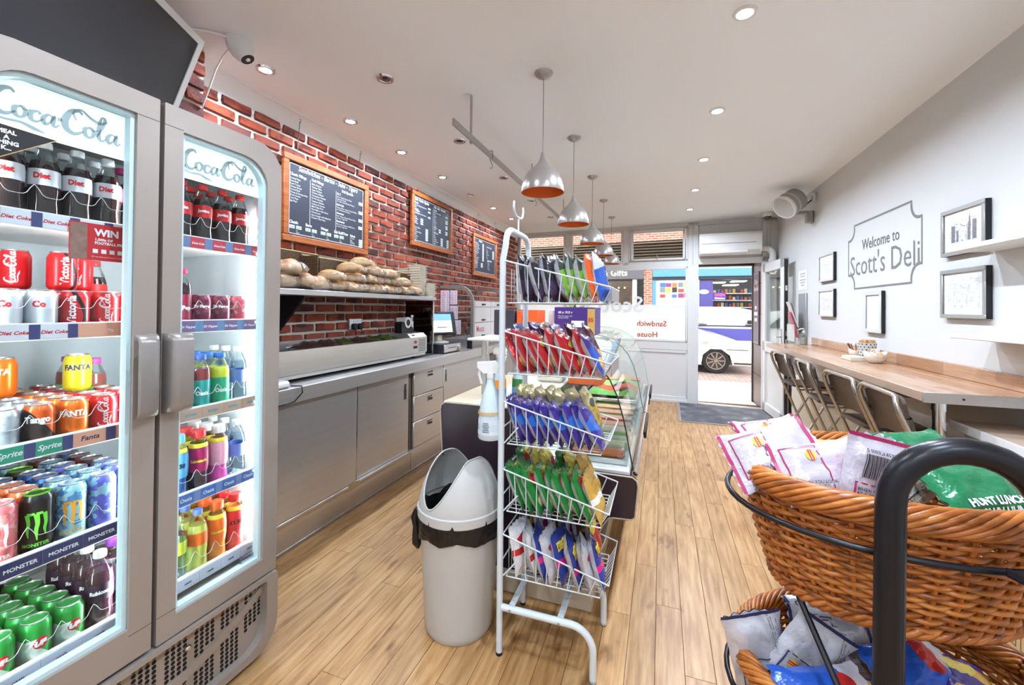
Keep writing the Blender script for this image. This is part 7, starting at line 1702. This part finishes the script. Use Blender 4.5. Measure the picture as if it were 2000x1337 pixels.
# cars -------------------------------------------------------------
M_carw = pm('car_white', (232, 232, 232), .2, coat=.8, var=.01); M_tyre = pm('tyre', (36, 32, 32), .8); M_rim = pm('wheel_trim', (150, 136, 124), .35, .6); M_cglass = pm('car_glass', (54, 58, 62), .08, coat=.6); M_blueb = pm('car_blue', (56, 52, 150), .25, coat=.5)
def wheel(par, x, y, z=-.1, r=.3, side=-1):
    Mx = Matrix.Translation((x, y, z + r)) @ Matrix.Rotation(PI / 2, 4, 'X')
    w = MB().lathe([(.21, -.09), (.28, -.095), (r, -.07), (r, .07), (.28, .095), (.21, .09)], 32, M=Mx, cap0=False, cap1=False).build('wheel', M_tyre, par)
    d = MB().lathe([(.21, .06), (.19, .05), (.06, .07), (.02, .075)], 32, M=Mx, cap0=False); 
    d.build('wheel_disc', pm('wheel_dark', (70, 62, 58), .5, .3), w)
    m = MB()
    for k in range(9):
        a = 2 * PI * k / 9; m.cbox(.05, .2, -.016, .016, .066, .082, .004, Mx @ Matrix.Rotation(a, 4, 'Z'))
    m.lathe([(.19, .06), (.212, .072), (.212, .085), (.195, .085)], 32, M=Mx, cap0=False, cap1=False); m.lathe([(.05, .06), (.045, .09), (.01, .092)], 16, M=Mx); m.build('spokes', M_rim, w)
def car(lab, x_nose, y0, wd, roof, pts, belt, cat='car'):
    t = thing('car', lab, cat, (x_nose - 2, y0 + wd / 2, -.1)); n = len(pts); ins = .12
    V = []
    for k, (yy, sc) in enumerate(((y0 + .0, 1), (y0 + wd, 1))):
        V += [(x_nose + x, yy + (0 if z < belt else (ins * (z - belt) / (roof - belt)) * (1 if k == 0 else -1)), z) for x, z in pts]
    m = MB(); m.add(V, [tuple(range(n)), tuple(range(n, 2 * n))[::-1]] + [(i, (i + 1) % n, n + (i + 1) % n, n + i) for i in range(n)]); return t, m
P1 = [(-.03, .12), (.0, .3), (-.02, .46), (-.14, .60), (-.42, .72), (-.75, .83), (-1.12, .905), (-1.3, .93), (-2.05, 1.36), (-2.4, 1.40), (-3.3, 1.36), (-3.95, .96), (-4.05, .7), (-4.05, .2), (-3.6, .1), (-3.55, .34), (-3.4, .47), (-3.2, .47), (-3.02, .34), (-2.98, .1), (-1.12, .1), (-1.08, .34), (-.92, .48), (-.68, .48), (-.5, .34), (-.44, .12)]
t, m = car('white hatchback passing the door, its front wheel in the doorway', 2.02, 11.02, 1.62, 1.4, P1, .95); m.build('body', M_carw, t, smooth=30)
wheel(t, 1.22, 11.12); wheel(t, -1.27, 11.12); wheel(t, 1.22, 12.5); wheel(t, -1.27, 12.5)
MB().prism([(-.07, 11.018, 1.0), (-.45, 11.04, 1.31), (-1.15, 11.04, 1.33), (-1.6, 11.02, 1.0)], (0, -.006, 0)).build('side_window', M_cglass, t)
MB().cbox(1.6, 2.03, 11.0, 11.03, .14, .18, .01).build('bumper_strip', pm('bumper_dark', (60, 50, 48), .5), t)
MB().cbox(1.45, 1.9, 10.995, 11.02, .47, .485, .005).build('headlamp_line', pm('bumper_dark', (60, 50, 48), .5), t); MB().cbox(.92, 1.06, 11.005, 11.02, .62, .64, .005).build('indicator', pm('indicator_amber', (236, 150, 80), .4), t)
P2 = [(.0, .1), (.02, .45), (-.05, .7), (-.6, .84), (-1.15, .92), (-1.9, 1.42), (-2.3, 1.5), (-3.5, 1.5), (-4.3, 1.0), (-4.4, .6), (-4.4, .1), (-3.9, .1), (-3.8, .4), (-3.4, .45), (-3.15, .1), (-1.2, .1), (-1.1, .4), (-.7, .45), (-.5, .1)]
t, m = car('white and blue saloon parked across the street behind the hatchback', 4.2, 12.95, 1.0, 1.5, P2, .97); m.build('body', M_carw, t, smooth=30)
wheel(t, 3.35, 13.03); wheel(t, .65, 13.03)
MB().box(-.15, 4.1, 12.93, 12.949, .58, .90).build('blue_stripe', M_blueb, t); MB().box(-.15, 4.15, 12.925, 12.948, .955, .985).build('black_rubbing_strip', M_black, t)
for x0, x1 in ((.35, 1.2), (1.27, 2.35)): MB().prism([(x0 + .1 * (x0 < 1), 12.948, 1.05), (x1, 12.948, 1.05), (x1 - .35 * (x1 > 2), 12.975, 1.34), (x0 + .35 * (x0 < 1), 12.975, 1.34)], (0, -.006, 0)).build('side_window', pm('window_pale_reflection', (196, 200, 204), .1, coat=.6), t)  # white reflection on the side glass is painted into its colour
for x in (1.0, 2.15): MB().cbox(x, x + .2, 12.92, 12.945, .99, 1.015, .004).build('door_handle', pm('handle_dark', (70, 66, 64), .4), t)
MB().cbox(2.2, 2.35, 12.80, 12.95, 1.04, 1.14, .02).build('mirror', M_black, t)

# opposite shops ----------------------------------------------------
def far_brick():
    N = NT('far_brick'); tc = N.n('ShaderNodeTexCoord'); mp = N.n('ShaderNodeMapping'); mp.inputs[2].default_value = (PI / 2, 0, 0); N.l(tc.outputs['Object'], mp.inputs[0]); b = N.n('ShaderNodeTexBrick'); N.l(mp.outputs[0], b.inputs[0]); b.inputs['Scale'].default_value = 1
    b.inputs['Brick Width'].default_value = .225; b.inputs['Row Height'].default_value = .075; b.inputs['Mortar Size'].default_value = .008; b.inputs['Color1'].default_value = lin((196, 112, 88)); b.inputs['Color2'].default_value = lin((166, 84, 66)); b.inputs['Mortar'].default_value = lin((214, 200, 186)); N.l(b.outputs[0], N.b.inputs['Base Color']); N.b.inputs['Roughness'].default_value = .9; return N.m
M_fb = far_brick(); FYy = 15.0
ob = link('shop_terrace', None); tag(ob, 'brick terrace of small shops across the street', 'building'); W[ob] = Matrix.Identity(4)
m = MB().box(-14, 14, FYy + .3, FYy + .6, 3.35, 7.5); m.build('upper_wall', M_fb, ob)
MB().box(-14, 14, FYy + .25, FYy + .6, 2.76, 3.35).build('white_band', M_white, ob)
MB().box(-.567, -.302, FYy - .05, FYy + .5, -.05, 2.76).build('brick_pier', M_fb, ob)
MB().box(-14, 14, FYy + 2.2, FYy + 2.3, -.1, 2.8).build('shop_interior', pm('interior_grey', (66, 72, 76), .8, var=.3, scale=2), ob)
MB().cbox(-.29, 6, FYy - .12, FYy + .3, 2.50, 2.75, .01).build('blue_fascia', pm('fascia_blue', (92, 146, 186), .5), ob)
MB().cbox(-.29, 6, FYy - .05, FYy + .3, 2.40, 2.50, .01).build('shutter_box', pm('shutter_black', (52, 52, 58), .5), ob)
MB().box(-.30, -.18, FYy - .03, FYy + .1, -.05, 2.4).build('blue_pilaster', pm('fascia_blue', (92, 146, 186), .5), ob)
MB().cbox(-6, -.57, FYy - .15, FYy + .3, 2.44, 2.83, .01).build('grey_fascia', pm('fascia_grey', (98, 92, 98), .5), ob)
m = MB(); g = glyphs('Card & Gifts', .30, bold=.006, align='RIGHT'); put(m, g, (-1.1, FYy - .156, 2.56), (1, 0, 0), (0, 0, 1)); m.build('fascia_lettering', pm('letter_cream', (238, 226, 190), .5), ob, smooth=0)
for x0, x1 in ((-5.4, -3.2), (-3.1, -.95)): 
    w_ = MB().cbox(x0, x1, FYy - .02, FYy + .04, .5, 2.40, .01).build('window', pm('shop_window_dark', (92, 70, 58), .2, var=.7, scale=4), ob)
    MB().box(x0 + .05, x1 - .05, FYy - .024, FYy - .021, .55, 2.35).build('pane', M_glass, w_)
MB().cbox(-.95, -.80, FYy - .04, FYy + .1, 0, 2.44, .01).build('white_post', M_upvc, ob)
for k in range(6): MB().lathe([(.001, -.03), (.03, 0), (.001, .03)], 10, (-2.2 + .2 * k, FYy - .05, 2.15)).build('shop_lamp', pm('shop_lamp', (255, 226, 160), .3, emit=3, var=0), ob)
MB().box(-.2, .98, FYy + .05, FYy + .1, .4, 2.40).build('poster_window', M_mount, ob)
rs = random.Random(3); cols = [(226, 176, 66), (60, 44, 40), (206, 70, 50), (240, 224, 180), (70, 110, 170), (150, 60, 120), (220, 120, 60), (120, 130, 130)]
for r in range(5):
    for c in range(5):
        x = -.05 + c * .19; z = 1.45 + r * .18; w_, h_ = rs.uniform(.13, .18), rs.uniform(.11, .17); MB().cbox(x, x + w_, FYy + .03, FYy + .049, z, z + h_, .002).build('poster', pm('poster_%d_%d' % (r > 1, (r * 5 + c) % 8), cols[(r * 5 + c) % 8] if r > 1 else (226, 200, 196), .5, var=.3, scale=30), ob)
MB().box(.98, 1.16, FYy - .02, FYy + .2, 0, 2.4).build('white_post', M_upvc, ob)
MB().box(1.16, 1.57, FYy, FYy + .1, .2, 2.36).build('purple_panel', pm('panel_purple', (82, 74, 142), .5), ob)
MB().lathe([(.15, 0), (.14, .01), (.001, .012)], 28, M=Matrix.Translation((1.30, FYy - .002, 2.0)) @ Matrix.Rotation(PI / 2, 4, 'X') @ Matrix.Scale(.5, 4, (0, 1, 0))).build('white_oval', M_wpl, ob)
for x, z in ((1.85, 2.36), (2.5, 2.40), (2.25, 2.27)): MB().box(x - .22, x + .22, FYy + 1.0, FYy + 1.6, z, z + .02).build('strip_light', pm('far_striplight', (255, 255, 250), .3, emit=3, var=0), ob)
sg = MB().box(1.6, 1.98, FYy + .25, FYy + .28, 1.74, 1.98).build('open_sign', pm('sign_violet', (60, 46, 140), .4, emit=.5), ob)
m = MB(); put(m, glyphs('OPEN', .115, bold=.003, align='CENTER'), (1.79, FYy + .245, 1.87), (1, 0, 0), (0, 0, 1)); m.build('open_lettering', pm('neon_red', (255, 60, 60), .4, emit=2), sg, smooth=0)
m = MB(); put(m, glyphs('Welcome', .075, bold=.002, align='CENTER'), (1.79, FYy + .245, 1.775), (1, 0, 0), (0, 0, 1)); m.build('welcome_lettering', pm('neon_amber', (255, 190, 70), .4, emit=2), sg, smooth=0)
for r in range(3):
    MB().box(1.57, 3.2, FYy + 1.9, FYy + 2.1, 1.5 + r * .25, 1.53 + r * .25).build('shop_shelf', M_wpl, ob)
    for c in range(12): x = 1.65 + c * .125; MB().box(x, x + .09, FYy + 1.85, FYy + 1.95, 1.53 + r * .25, 1.63 + r * .25 + .05 * rs.random()).build('stock_item', pm('stock_%d' % ((r * 5 + c) % 8), tuple(int(q * .6) for q in cols[(r * 5 + c) % 8]), .5), ob)
